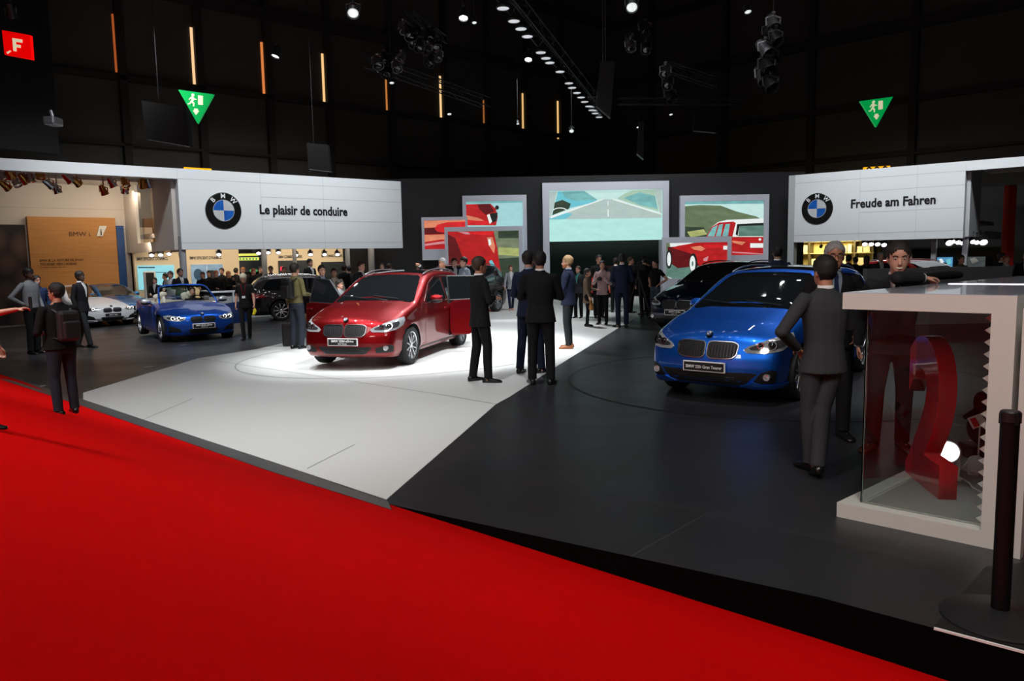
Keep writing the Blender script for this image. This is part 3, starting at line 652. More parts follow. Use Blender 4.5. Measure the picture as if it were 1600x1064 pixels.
# right hand show room: lit shelves, dark back, low grey wall
TR = PL(FR.P(0, 0, -6.0), RU, RN)
bm = bmesh.new(); TR.slab(bm, TR.a(1225), TR.a(1376), -.1, 3.0, -.2, 0); tag(fin('wall_showroom.002', bm, mat('gold_wall', (.62, .50, .18), .6)), kind='structure')
bm = bmesh.new(); TR.slab(bm, TR.a(1376), TR.a(1900), -.1, 4.5, -2.2, -2.0); tag(fin('wall_showroom.003', bm, M_black), kind='structure')
bm = bmesh.new(); TR.slab(bm, bL, bR, 2.75, 2.9, -.2, 5.6); tag(fin('ceiling_showroom.001', bm, M_grey), kind='structure')
sh = thing('display_shelves', 'lit shelf wall with pale boxes behind the glasses man', 'shelf', TR.P(TR.a(1240), 0, .3))
for px in (1244, 1270, 1305, 1340, 1368):
    bm = bmesh.new(); a = TR.a(px); TR.slab(bm, a - .04, a + .04, 0, 2.6, .02, .5); part_at(fin('upright', bm, mat('dark_gold', (.10, .075, .03), .5)), sh)
for zz in (.6, 1.15, 1.7, 2.25):
    bm = bmesh.new(); TR.slab(bm, TR.a(1242), TR.a(1370), zz, zz + .03, .02, .5); part_at(fin('shelf_board', bm, mat('pale_shelf', (.6, .5, .25), .5)), sh)
random.seed(3)
cream = mat('cream_box', (.8, .74, .5), .5)
ups = [1244, 1270, 1305, 1340, 1368]
for zz in (.63, 1.18, 1.73):
    for q0, q1 in zip(ups[:-1], ups[1:]):
        a = TR.a(q0) + .07; ae = TR.a(q1) - .07
        while True:
            ww = random.uniform(.16, .36); hh = random.uniform(.16, .42)
            if a + ww > ae: break
            if random.random() < .75:
                bm = bmesh.new(); box(bm, (0, 0, hh / 2 + .002), (ww, .2, hh), bev=.01); o = fin('display_box', bm, cream); o.location = TR.P(a + ww / 2, zz, .28); o.rotation_euler = (0, 0, math.atan2(RU.y, RU.x)); tag(o, 'pale box on the gold lit shelves behind the glasses man', 'box', 'pale boxes on the lit shelves')
            a += ww + .04
for px, lab in ((1454, 'grey square pillar under the right sign'), (1503, 'grey square pillar below the right corner of the right sign')):
    p = FR.P(FR.a(px), 0, -.5); bm = bmesh.new(); box(bm, (0, 0, 1.3), (.17, .17, 2.6), bev=.01); box(bm, (0, 0, .01), (.3, .3, .02)); o = fin('pillar', bm, M_grey); o.location = (p.x, p.y, 0); o.rotation_euler = (0, 0, R(-40)); tag(o, lab, 'pillar')
LW = PL((8.8, 18.6, 0), (1, .0, 0), (0, -1, 0))
bm = bmesh.new(); LW.slab(bm, LW.a(1355), LW.a(1583), 0, LW.z(1470, 418), -.2, 0); o = fin('low_wall', bm, mat('low_wall_grey', (.20, .21, .22), .5)); tag(o, 'long low grey wall behind the smiling man', 'wall')
poster('wall_screen', 'bright blue picture screen in the dark below the right sign', 1465, 402, 1489, 417, em('screen_blue', (.08, .28, .5)), [(e_w, [(1468, 405), (1472, 404), (1476, 409), (1470, 412)]), (e_tl, [(1479, 406), (1486, 404), (1487, 412), (1480, 414)]), (e_dk, [(1472, 411), (1480, 410), (1482, 416), (1474, 416)])], plane=PL(TR.P(0, 0, -1.9), RU, RN), cat='screen')
poster('wall_screen', 'dim grey picture screen right of the bright blue one', 1512, 401, 1540, 417, em('screen_dim', (.05, .06, .06)), [(em('screen_dim2', (.16, .16, .15)), [(1516, 404), (1524, 402), (1530, 408), (1520, 412)])], plane=PL(TR.P(0, 0, -1.9), RU, RN), cat='screen')
bm = bmesh.new(); p = TR.P(TR.a(1589), 0, 2.5); box(bm, (0, 0, 2.1), (.32, .3, 4.2), bev=.02); o = fin('red_column', bm, mat('red_column', (.45, .02, .01), .5)); o.location = p; tag(o, 'tall dark red column at the far right', 'column')

# light rows of the show rooms, warm and cool
for px0, px1, n, y, Ppl, d, colr, pw in ((240, 282, 3, 400, FL, -2.6, WARM, 60), (345, 620, 7, 395, FL, -3.0, WARM, 75)):
    pass
area(TW.P((aL + aR) / 2 - 2.6, 2.7, 2.2), TW.P((aL + aR) / 2 - 2.6, .9, 0), 4.2, 130, (1, .82, .60), sizey=.8)
area(TW.P((aL + aR) / 2 + 2.6, 2.7, 2.2), TW.P((aL + aR) / 2 + 2.6, .9, 0), 4.2, 130, (1, .82, .60), sizey=.8)
area(TR.P(TR.a(1300), 2.55, 1.6), TR.P(TR.a(1300), 1.2, 0), 2.4, 110, (1, .85, .45), sizey=.5)
area(BW.P(BW.a(115), 4.5, 2.4), BW.P(BW.a(115), 1.6, 0), 3.6, 38, (1, .84, .64), sizey=.6)
area(BW.P(BW.a(190), 4.4, 1.6), BW.P(BW.a(200), 2.0, 0), 1.0, 14, (1, .80, .58), sizey=.5)
area(FL.P((aL + aR) / 2, 2.66, -1.2), FL.P((aL + aR) / 2, 1.0, -3.6), 8.5, 60, (1, .86, .68), sizey=.4)
# lights on the signs, hung high in front of them
area(FL.P((aL + aR) / 2, 9.2, 5.0), FL.P((aL + aR) / 2, 3.5, 0), 7.5, 230, COOL, sizey=.7, spread=90)
area(FL.P(aL - 2.4, 8.2, 4.2), FL.P(aL - 2.2, 3.6, 0), 3.5, 80, COOL, sizey=.7, spread=80)
area(FR.P((bL + bR) / 2, 9.2, 5.0), FR.P((bL + bR) / 2, 3.5, 0), 6.0, 180, COOL, sizey=.7, spread=90)
area(FR.P(bR + 2, 8.2, 3.6), FR.P(bR + 1.6, 3.6, 0), 3, 55, COOL, sizey=.7, spread=80)
area((X(947), cw - 3.2, 8.4), (X(947), cw, 2.6), 9, 190, COOL, sizey=.6, spread=100)
# ------------------------------------------------------------------ cars
M_glass = mat('dark_car_glass', (.006, .007, .008), .04, coat=1)
M_tyre = mat('tyre_rubber', (.010, .010, .011), .75)
M_rim = mat('alloy_rim', (.62, .63, .66), .25, metal=.9)
M_rimd = mat('dark_rim_back', (.02, .02, .022), .5, metal=.5)
M_plastic = mat('black_plastic', (.008, .008, .009), .45)
M_well = mat('wheel_well', (.002, .002, .002), .9)
M_lampglass = mat('headlight_glass', (.55, .57, .6), .08, metal=.55, coat=1)
M_lampdark = mat('headlight_dark', (.03, .03, .033), .15, coat=1)
M_gbar = mat('grille_bar_black', (.03, .03, .032), .35)
M_satin = mat('satin_chrome', (.42, .42, .44), .28, metal=1)
M_led = mat('lamp_ring', (.9, .9, .92), .2, emit=(1, .98, .95), es=1.6)
M_platewhite = mat('plate_white', (.8, .8, .8), .5)
M_tail = mat('tail_light', (.35, .005, .005), .1, coat=1)
def paint(name, col, metal=.85): return mat(name, col, .42, metal=metal, coat=.8, coatr=.012)

def interp(tab, x):
    if x <= tab[0][0]: return tab[0][1]
    for (a, va), (b, vb) in zip(tab[:-1], tab[1:]):
        if x <= b:
            return va + (vb - va) * (x - a) / (b - a)
    return tab[-1][1]
def smooth_tab(tab, x, h=.07):
    return sum(interp(tab, x + d) * w_ for d, w_ in ((-h, .12), (-h / 2, .22), (0, .32), (h / 2, .22), (h, .12)))

class CarShape:
    def __init__(s, sp):
        s.sp = sp; s.L = sp['L']; s.W = sp['W'] / 2; s.zb = sp.get('zb', .2); s.belt = sp['belt']; s.roof = sp['H']
    def T(s, d): return smooth_tab(s.sp['top'], d)
    def plan(s, d):
        e = s.L - d
        f = 1.0
        if d < 1.1: f *= 1 - .085 * ((1.1 - d) / 1.1) ** 2.2
        if e < 1.0: f *= 1 - .10 * ((1.0 - e) / 1.0) ** 2.2
        return f
    def S(s, d, z):                                     # half width of the side wall at distance d from the nose
        b = s.belt
        tw = s.sp.get('roofw', .72)
        if z <= b:
            t = (z - s.zb) / (b - s.zb)
            v = interp([(0, .90), (.08, .945), (.2, .965), (.45, .975), (.62, .985), (.74, 1.0), (.80, .985), (.93, .965), (1, .94)], t)
        else:
            t = (z - b) / (s.roof - b); v = .94 + (tw - .94) * t ** 1.12
        w_ = s.W * s.plan(d) * v
        for xa in (s.sp['fo'], s.sp['fo'] + s.sp['wb']):       # wheel arch flare
            q = (d - xa) ** 2 + (z - .36) ** 2
            w_ += .016 * math.exp(-((math.sqrt(q) - .38) / .10) ** 2) * (1 if z < .78 else 0)
        return w_
    def ring(s, d, k=1.0, shrink=0.0):
        Tz = s.T(d) - shrink; zb = s.zb + shrink * .7
        r = min(.09, (Tz - zb) * .3); pts = []
        NS = 15
        zs = [zb + (Tz - r - zb) * i / (NS - 1) for i in range(NS)]
        b = s.belt
        if Tz - r > b + .05:                            # keep a row exactly on the belt line
            j = min(range(2, NS - 2), key=lambda i: abs(zs[i] - b)); zs[j] = b
        side = [(s.S(d, z) - shrink, z) for z in zs]
        yw = side[-1][0]; cr = s.sp.get('crown', .05) if Tz > b + .1 else s.sp.get('hoodcrown', .05)
        for i in range(1, 5):                           # rounded shoulder
            a = i / 4 * PI / 2; side.append((yw - r * 1.5 * (1 - math.cos(a)) , Tz - r + r * math.sin(a)))
        ye = side[-1][0]
        top = [(ye * (1 - i / 7), Tz + cr * (1 - (1 - i / 7) ** 2)) for i in range(1, 8)]
        if 'hood' in s.sp and d < s.sp['hood']:           # creases along the bonnet
            q = min(1, d / .4) * .012
            top = [(y, z + q * math.exp(-((y - .48 * s.W / .9) / .10) ** 2)) for y, z in top]
        half = side + top
        bot = [(side[0][0] * i / 4, zb) for i in range(0, 4)]
        full = [(y, z) for y, z in bot[1:]] + half[:-1] + [(0, half[-1][1])] + [(-y, z) for y, z in reversed(half[:-1])] + [(-y, z) for y, z in reversed(bot[1:])] + [(0, zb)]
        zc = (zb + Tz) / 2
        return [(y * k, zc + (z - zc) * k) for y, z in full]
    def warp(s, d, y, z):
        sp = s.sp; yn = min(1, abs(y) / s.W)
        g = interp(sp.get('nose', [(.15, .12), (.30, .01), (.45, 0), (.56, .015), (.66, .05), (.78, .10), (.9, .2)]), z)
        f = g + sp.get('nosec', .25) * yn ** 2.6
        w1 = max(0, 1 - d / 1.1) ** 1.4
        h = interp(sp.get('tail', [(.15, .15), (.35, .03), (.6, 0), (.95, .03), (1.3, .10), (1.6, .2)]), z)
        b = h + .20 * yn ** 3
        w2 = max(0, 1 - (s.L - d) / .9) ** 1.4
        return d + f * w1 - b * w2
    def P(s, d, y, z): return Vector((s.sp['fo'] - s.warp(d, y, z), y, z))       # +X is forward, origin under the front axle
    def build(s):
        bm = bmesh.new(); st = [0, .015, .04, .075]; Rr = .075
        ds = list(st); x = .13
        while x < s.L - .12: ds.append(x); x += .062
        ds += [s.L - .075, s.L - .04, s.L - .015, s.L]
        rings = []
        for d in ds:
            e = min(d, s.L - d); sh = 0
            if e < Rr: sh = Rr - math.sqrt(max(0, Rr * Rr - (Rr - e) ** 2)); 
            rings.append([s.P(d, y, z) for y, z in s.ring(d, shrink=sh * .8)])
        vr = [[bm.verts.new(p) for p in r] for r in rings]; n = len(vr[0])
        for a, b in zip(vr[:-1], vr[1:]):
            for i in range(n): bm.faces.new((a[i], a[(i + 1) % n], b[(i + 1) % n], b[i]))
        for end in (0, -1):
            d = ds[end]; prev = vr[end]
            for k in (.9, .78, .64, .5, .35, .2, .08):
                cur = [bm.verts.new(s.P(d, y, z)) for y, z in s.ring(d, k, Rr * .8)]
                for i in range(n): bm.faces.new((prev[i], prev[(i + 1) % n], cur[(i + 1) % n], cur[i]))
                prev = cur
            bm.faces.new(prev)
        bmesh.ops.recalc_face_normals(bm, faces=bm.faces[:])
        return bm

def boolean(bm, cutter, smooth=True):
    """difference, returns bmesh; faces born of the cutter carry material 1"""
    me = bpy.data.meshes.new('a'); bm.to_mesh(me); bm.free(); oa = bpy.data.objects.new('a', me); SC.collection.objects.link(oa)
    for q in range(2): me.materials.append(MATS['matt_black'])
    mc = bpy.data.meshes.new('b'); bmesh.ops.recalc_face_normals(cutter, faces=cutter.faces[:])
    for f in cutter.faces: f.material_index = 1
    cutter.to_mesh(mc); cutter.free(); oc = bpy.data.objects.new('b', mc); SC.collection.objects.link(oc)
    for q in range(2): mc.materials.append(MATS['matt_black'])
    md = oa.modifiers.new('b', 'BOOLEAN'); md.operation = 'DIFFERENCE'; md.object = oc; md.solver = 'EXACT'
    C.view_layer.update()
    out = bpy.data.meshes.new_from_object(oa.evaluated_get(C.evaluated_depsgraph_get()))
    for o in (oa, oc): SC.collection.objects.unlink(o); bpy.data.objects.remove(o)
    r = bmesh.new(); r.from_mesh(out); return r

def dense(poly, step):
    out = []
    for a, b in zip(poly, poly[1:] + poly[:1]):
        L = math.hypot(b[0] - a[0], b[1] - a[1]); k = max(1, int(L / step))
        for i in range(k): out.append((a[0] + (b[0] - a[0]) * i / k, a[1] + (b[1] - a[1]) * i / k))
    return out
def rounded(poly, it=2, q=.2):
    for _ in range(it):
        o = []
        for a, b in zip(poly, poly[1:] + poly[:1]):
            o += [(a[0] + (b[0] - a[0]) * q, a[1] + (b[1] - a[1]) * q), (a[0] + (b[0] - a[0]) * (1 - q), a[1] + (b[1] - a[1]) * (1 - q))]
        poly = o
    return poly
def patch(bvh, name, poly, O, U, V, D, m, parent, off=.004, step=.05, skirt=.012, rd=0, hole=None, mats=None):
    """a fitted panel: 2-D outline (in U, V from O) pushed along D onto the body surface, with its own thickness"""
    if rd: poly = rounded(poly, 2, rd)
    poly = dense(poly, step); n = len(poly)
    xs = [p[0] for p in poly]; ys = [p[1] for p in poly]
    def inside(p, pl):
        c = False; j = len(pl) - 1
        for i in range(len(pl)):
            if (pl[i][1] > p[1]) != (pl[j][1] > p[1]) and p[0] < (pl[j][0] - pl[i][0]) * (p[1] - pl[i][1]) / (pl[j][1] - pl[i][1]) + pl[i][0]: c = not c
            j = i
        return c
    pts = [Vector(p) for p in poly]; edges = [(i, (i + 1) % n) for i in range(n)]
    h = None
    if hole:
        h = dense(rounded(hole, 2, rd) if rd else hole, step); k0 = len(pts); pts += [Vector(p) for p in h]; edges += [(k0 + i, k0 + (i + 1) % len(h)) for i in range(len(h))]
    y = min(ys) + step / 2
    while y < max(ys):
        x = min(xs) + step / 2
        while x < max(xs):
            if inside((x, y), poly) and not (h and inside((x, y), h)): pts.append(Vector((x, y)))
            x += step
        y += step
    vs, es, fs, *_ = delaunay_2d_cdt(pts, edges, [], 1 if not hole else 0, 1e-5)
    if hole: 
        keep = []
        for f in fs:
            c = sum((vs[i] for i in f), Vector((0, 0))) / len(f)
            if inside(c, poly) and not inside(c, h): keep.append(f)
        fs = keep
    bm = bmesh.new(); D = Vector(D).normalized(); used = sorted({i for f in fs for i in f}); mp = {}
    last = None
    for i in used:
        o = Vector(O) + Vector(U) * vs[i].x + Vector(V) * vs[i].y
        loc, nor, _, _ = bvh.ray_cast(o, D)
        if loc is None or nor.dot(D) > 0: mp[i] = None; continue
        mp[i] = (bm.verts.new(loc + nor * off), nor)
    for f in fs:
        if all(mp[i] for i in f):
            try: bm.faces.new([mp[i][0] for i in f])
            except ValueError: pass
    be = [e for e in bm.edges if len(e.link_faces) == 1]
    bmesh.ops.recalc_face_normals(bm, faces=bm.faces[:])
    if bm.faces and sum(f.normal.dot(D) * f.calc_area() for f in bm.faces) > 0: bmesh.ops.reverse_faces(bm, faces=bm.faces[:])
    nd = {v: nn for v, nn in [x for x in mp.values() if x]}
    if skirt and be:
        g = bmesh.ops.extrude_edge_only(bm, edges=be)
        nv = [v for v in g['geom'] if isinstance(v, bmesh.types.BMVert)]
        src = {tuple(round(c, 6) for c in v.co): nn for v, nn in nd.items()}
        for v in nv:
            nn = src.get(tuple(round(c, 6) for c in v.co)); v.co -= (nn if nn else -D) * skirt
    o = fin(name, bm, m, parent, smooth=False, recalc=False)
    for f in o.data.polygons: f.use_smooth = True
    o.data.set_sharp_from_angle(angle=R(50))
    return o

def wheel(parent, c, r, wdt, side, spokes=5, style='double', steer=0):
    """tyre with rim and spokes; side = +1 left, -1 right"""
    mx = Matrix.Translation(Vector(c)) @ Matrix.Rotation(steer, 4, 'Z') @ Matrix.Rotation(-side * PI / 2, 4, 'X')     # local +Z = outward
    hw = wdt / 2; rr = r * .70
    bm = bmesh.new()
    lathe(bm, [(rr, -hw * .9), (r * .93, -hw), (r * .99, -hw * .75), (r, -hw * .4), (r, hw * .4), (r * .99, hw * .75), (r * .93, hw), (r * .80, hw * 1.02), (rr, hw * .88)], mx, 40, closed=True)
    t = fin('wheel', bm, M_tyre, parent, smooth=True); t.data.set_sharp_from_angle(angle=R(40))
    bm = bmesh.new()
    lathe(bm, [(rr * 1.0, hw * .9), (rr * 1.03, hw * .93), (rr * .96, hw * .86), (rr * .93, hw * .3), (rr * .90, -hw * .8), (rr * 1.0, -hw * .85)], mx, 40, closed=True)
    z0 = hw * .62
    for k in range(spokes):
        a = 2 * PI * k / spokes
        for j in ((-1, 1) if style == 'double' else (0,)):
            da = j * .13
            p0 = Vector((math.cos(a + da * .9) * rr * .16, math.sin(a + da * .9) * rr * .16, z0)); p1 = Vector((math.cos(a + da * 2.3) * rr * .97, math.sin(a + da * 2.3) * rr * .97, hw * .74))
            d = p1 - p0; L = d.length
            ang = math.atan2(d.y, d.x); wd = rr * (.085 if style == 'double' else .17)
            box(bm, (L / 2, 0, 0), (L, wd, .03), mx @ Matrix.Translation(p0) @ Matrix.Rotation(ang, 4, 'Z') @ Matrix.Rotation(-math.asin((p1.z - p0.z) / L), 4, 'Y'), bev=.006)
    lathe(bm, [(rr * .22, z0 - .03), (rr * .22, z0 + .01), (rr * .17, z0 + .02), (.0005, z0 + .02)], mx, 20)
    o = fin('rim', bm, M_rim, t); o.data.set_sharp_from_angle(angle=R(35))
    bm = bmesh.new(); lathe(bm, [(rr * .9, -hw * .2), (rr * .9, -hw * .1), (.001, -hw * .1)], mx, 30); lathe(bm, [(rr * .55, -hw * .1), (rr * .55, 0), (.001, 0)], mx, 30)
    fin('brake_disc', bm, M_rimd, t)
    return t

def make_car(name, label, cat, loc, rz, sp, group=None, plate=None, detail=2, scale=1.0, open_rear=False, open_front=False):
    t = thing(name, label, cat, loc, rz, group, scale)
    cs = CarShape(sp); L, fo, wb, W = cs.L, sp['fo'], sp['wb'], cs.W; PM = sp['paint']
    bm = cs.build(); bvh = BVHTree.FromBMesh(bm)
    cut = bmesh.new(); wr = sp['wr']
    for xa in (0, -wb):
        for sd in (1, -1): cyl(cut, (xa, sd * (W - .30), wr), (xa, sd * (W + .2), wr), wr + .045, n=48)
    bm = boolean(bm, cut)
    if sp.get('cabin'):
        c0, c1 = sp['cabin']; cut = bmesh.new()
        pl = rounded([(fo - c0, W * .74), (fo - c1, W * .78), (fo - c1, -W * .78), (fo - c0, -W * .74)], 2, .12)
        prism(cut, pl, .34, 2.0)
        bm = boolean(bm, cut)
    else: bmesh.ops.recalc_face_normals(bm, faces=bm.faces[:])
    for f in bm.faces: f.smooth = True
    me = bpy.data.meshes.new('body'); 
    for f in bm.faces:
        c = f.calc_center_median()
        f.material_index = 0
        if min(abs(math.hypot(c.x, c.z - wr) - wr - .045), abs(math.hypot(c.x + wb, c.z - wr) - wr - .045)) < .012 and abs(c.y) < cs.S(fo - c.x, c.z) - .012: f.material_index = 1
        if abs(f.normal.y) > .9 and abs(abs(c.y) - (W - .30)) < .02 and c.z < .9: f.material_index = 1
        if sp.get('cabin') and fo - sp['cabin'][1] - .02 < c.x < fo - sp['cabin'][0] + .02 and abs(c.y) < W * .785 and c.z > .3 and c.z < cs.T(fo - c.x) - .03: f.material_index = 2
    bm.to_mesh(me); bm.free()
    body = bpy.data.objects.new('body', me); link(body, t)
    for q in (PM, M_well, sp.get('trimmat', M_plastic)): me.materials.append(q)
    me.set_sharp_from_angle(angle=R(38))
    # black sill and lower skirts
    FX = (fo + .5, 0, 0); UY = (0, 1, 0); VZ = (0, 0, 1)
    FD = (-1, 0, 0)
    X_ = lambda d: fo - d
    def front(nm, poly, m, par=None, **k): return patch(bvh, nm, poly, FX, UY, VZ, FD, m, par or t, **k)
    def rear(nm, poly, m, par=None, **k): return patch(bvh, nm, poly, (fo - L - .5, 0, 0), UY, VZ, (1, 0, 0), m, par or t, **k)
    def side(nm, poly, m, sd, par=None, **k): return patch(bvh, nm, [(X_(a), b) for a, b in poly], (0, sd * (W + .4), 0), (1, 0, 0), VZ, (0, -sd, 0), m, par or t, **k)
    def topv(nm, poly, m, par=None, **k): return patch(bvh, nm, poly, (0, 0, 3), (1, 0, 0), (0, 1, 0), (0, 0, -1), m, par or t, **k)
    for xa in (0, -wb):
        for sd in (1, -1): wheel(t, (xa, sd * (W - .125), wr), wr, .215, sd, sp.get('spokes', 5), sp.get('rimstyle', 'double'), steer=0)
    k = W / .9; f = sp.get('face', {}); dz_ = f.get('dz', 0)
    # windscreen and windows
    if sp.get('wind'):
        d0, d1, tw = sp['wind']                        # distances of cowl and roof edge
        topv('windscreen', [(X_(d0) + .0, W * .86 * cs.plan(d0)), (X_(d0) + .08, 0), (X_(d0), -W * .86 * cs.plan(d0)), (X_(d1), -W * tw), (X_(d1) + .03, 0), (X_(d1), W * tw)], M_glass, step=.08, rd=.08, off=.004)
        if detail > 1:
            bm = bmesh.new()
            for sy in (.55, -.12):
                a = Vector((X_(d0) + .03, sy * W, cs.T(d0) + .075)); b = Vector((X_(d0 + .10), sy * W - .52, cs.T(d0 + .10) + .075)); cyl(bm, a, b, .009, n=6)
            fin('wiper', bm, M_plastic, t)
    for sd in (1, -1):
        for wi, poly in enumerate(sp.get('windows', [])):
            side('window', poly, M_glass, sd, rd=.1, step=.07, off=.003)
        if sp.get('windows') and detail > 1:
            allp = sp['chromeline']
            bm = bmesh.new()
            pts = []
            for a, b in dense(allp + [allp[-1]], .08)[:-1]:
                loc, nor, _, _ = bvh.ray_cast(Vector((X_(a), sd * (W + .4), b)), Vector((0, -sd, 0)))
                if loc is not None: pts.append(loc + nor * .004)
            if len(pts) > 2: limb(bm, pts, [.008] * len(pts), 5); fin('window_trim', bm, sp.get('linemat', M_chrome), t)
        for dp in sp.get('doors', []):
            if open_rear and sd == 1 and dp is sp['doors'][1]: side('door_opening', dp, M_well, sd, rd=.06, step=.08, off=.006); continue
            if open_front and sd == -1 and dp is sp['doors'][0]: continue
            dr = side('door', dp, PM, sd, rd=.06, step=.08, off=.0035, skirt=.02)
            xs_ = max(p[0] for p in dp) - .2; zz = cs.belt - .13
            y = sd * (cs.S(xs_, zz) + .02); bm = bmesh.new(); box(bm, (X_(xs_), y, zz), (.2, .03, .035), bev=.01); fin('door_handle', bm, PM, dr)
        side('sill', [(fo + .45, .17), (fo + wb - .45, .17), (fo + wb - .45, .27), (fo + .45, .27)], sp.get('sillmat', M_plastic), sd, off=.006)
        if sp.get('arch'):                       # dark plastic arches
            for xa in (0, wb):
                pl = [(fo + xa + (wr + .10) * math.cos(a), wr + (wr + .10) * math.sin(a)) for a in [R(-18 + 216 * i / 16) for i in range(17)]]
        # mirror
        if sp.get('mirror'):
            d, z = sp['mirror']; bm = bmesh.new()
            yb = sd * cs.S(d, z - .02)
            ell(bm, (X_(d), yb + sd * .13, z + .06), (.075, .125, .075), 16, 10)
            mr = fin('side_mirror', bm, sp.get('mirmat', PM), t, smooth=True)
            bm = bmesh.new(); ell(bm, (X_(d) + .0, yb + sd * .13, z + .025), (.078, .12, .05), 14, 8); limb(bm, [(X_(d) + .02, yb - sd * .03, z - .03), (X_(d), yb + sd * .07, z + .02)], [(.03, .015)] * 2, 8); fin('mirror_base', bm, M_plastic, mr, smooth=True)
            bm = bmesh.new(); box(bm, (X_(d) - .07, yb + sd * .13, z + .06), (.012, .20, .11), bev=.005); fin('mirror_glass', bm, M_chrome, mr)
    # front end
    if detail > 0:
        kz = f.get('kz', (.50, .68)); kw = f.get('kw', .30); kg = .018
        for sd in (1, -1):
            kp = [(sd * kg, kz[0] + .03), (sd * (kg + .05), kz[0]), (sd * (kw * .85), kz[0] + .005), (sd * kw, kz[0] + .05), (sd * (kw + .01), kz[1] - .03), (sd * (kw - .05), kz[1]), (sd * (kg + .03), kz[1]), (sd * kg, kz[1] - .03)]
            cx = sum(p[0] for p in kp) / 8; cz = sum(p[1] for p in kp) / 8
            big = [(cx + (a - cx) * 1.05, cz + (b - cz) * 1.10) for a, b in kp]
            g = front('kidney_grille', kp, M_plastic, rd=.15, step=.04, off=.010)
            front('grille_surround', big, sp.get('kidmat', M_satin), par=g, rd=.15, step=.04, off=.020, hole=kp)
            bm = bmesh.new(); nb = 9
            for i in range(nb):
                yy_ = sd * (kg + .02 + (kw - .03) * (i + .5) / nb)
                a = bvh.ray_cast(Vector((fo + .5, yy_, kz[0] + .02)), Vector((-1, 0, 0)))[0]; b = bvh.ray_cast(Vector((fo + .5, yy_, kz[1] - .02)), Vector((-1, 0, 0)))[0]
                if a and b: limb(bm, [a + Vector((.012, 0, 0)), (a + b) / 2 + Vector((.02, 0, 0)), b + Vector((.012, 0, 0))], [.006] * 3, 4)
            fin('grille_bar', bm, sp.get('barmat', M_gbar), g)
        # headlights, seen from half front
        hd = Vector((-1, 0, 0))
        for sd in (1, -1):
            hp = [(sd * a * k, b + dz_) for a, b in f.get('lamp', [(.40, .60), (.55, .575), (.80, .60), (.885, .70), (.87, .765), (.72, .735), (.50, .68), (.40, .655)])]
            LD = Vector((-1, -sd * .5, 0)); LO = (fo + .5, sd * .31, 0)
            def lamp_(nm, poly, m, par=None, **kk): return patch(bvh, nm, poly, LO, UY, VZ, LD, m, par or t, **kk)
            h_ = lamp_('headlight', hp, M_lampglass, rd=.06, step=.035, off=.008)
            cx = sd * f.get('lx', .66) * k; cz = f.get('lz', .665) + dz_
            inner = [(cx + (a - cx) * .72 - sd * .03, cz + (b - cz) * .55 - .005) for a, b in hp]
            lamp_('headlight_inner', inner, M_lampdark, par=h_, rd=.08, step=.035, off=.011)
            for q, (ox, rad) in enumerate(f.get('rings', [(-.08, .042), (.05, .045)])):
                c0 = bvh.ray_cast(Vector((fo + .5, cx + sd * (ox + .31), cz)), LD.normalized())
                if c0[0]:
                    dirn = (c0[1] + Vector((1.2, 0, 0))).normalized(); mq = Matrix.Translation(c0[0] + c0[1] * .016) @ dirn.to_track_quat('Z', 'Y').to_matrix().to_4x4()
                    bm = bmesh.new(); lathe(bm, [(rad, -.02), (rad, .006), (rad * .8, .006), (rad * .75, -.01)], mq, 20, closed=True); fin('lamp_ring', bm, M_led if f.get('lit') else M_chrome, h_)
                    bm = bmesh.new(); lathe(bm, [(rad * .72, -.01), (rad * .5, .008), (.001, .014)], mq, 16); fin('lamp_lens', bm, M_glass, h_, smooth=True)
        # intakes
        lo = f.get('low', [(-.42, .36), (-.34, .255), (.34, .255), (.42, .36)])
        g = front('lower_grille', [(a * k, b) for a, b in lo], M_plastic, rd=.06, step=.05, off=.006)
        bm = bmesh.new()
        for zz in (.285, .31, .335):
            pts = []
            for i in range(9):
                c0 = bvh.ray_cast(Vector((fo + .5, (-.36 + .09 * i) * k, zz)), Vector((-1, 0, 0)))[0]
                if c0: pts.append(c0 + Vector((.010, 0, 0)))
            if len(pts) > 2: limb(bm, pts, [.005] * len(pts), 4)
        fin('grille_bar', bm, M_plastic, g)
        for sd in (1, -1):
            fp = f.get('fog', [(.47, .30), (.78, .285), (.80, .40), (.74, .425), (.52, .385)])
            p_ = front('fog_intake', [(sd * a * k, b) for a, b in fp], M_plastic, rd=.08, step=.04, off=.006)
            fx, fz, fr = f.get('fogpos', (.68, .355, .042))
            if fr:
                c0 = bvh.ray_cast(Vector((fo + .5, sd * fx * k, fz)), Vector((-1, 0, 0)))
                mq = Matrix.Translation(c0[0] + Vector((.02, 0, 0))) @ Vector((1, 0, 0)).to_track_quat('Z', 'Y').to_matrix().to_4x4(); bm = bmesh.new(); lathe(bm, [(fr, -.03), (fr, .006), (fr * .82, .006), (fr * .8, .0), (.001, .004)], mq, 20); fin('fog_lamp', bm, M_lampglass, p_)
            if f.get('blade'):
                front('bumper_blade', [(sd * a * k, b) for a, b in f['blade']], sp.get('blademat', PM), off=.022, skirt=.02, step=.04, rd=.08)
        # plate
        pz = f.get('plate', .43)
        c0 = bvh.ray_cast(Vector((fo + .5, 0, pz)), Vector((-1, 0, 0)))
        px_ = c0[0].x + .035
        bm = bmesh.new(); box(bm, (px_ - .012, 0, pz), (.024, .54, .125), bev=.006); pt = fin('number_plate', bm, M_platewhite, t)
        bm = bmesh.new(); box(bm, (px_ + .002, 0, pz), (.006, .51, .10), bev=.002); fin('plate_face', bm, M_black, pt)
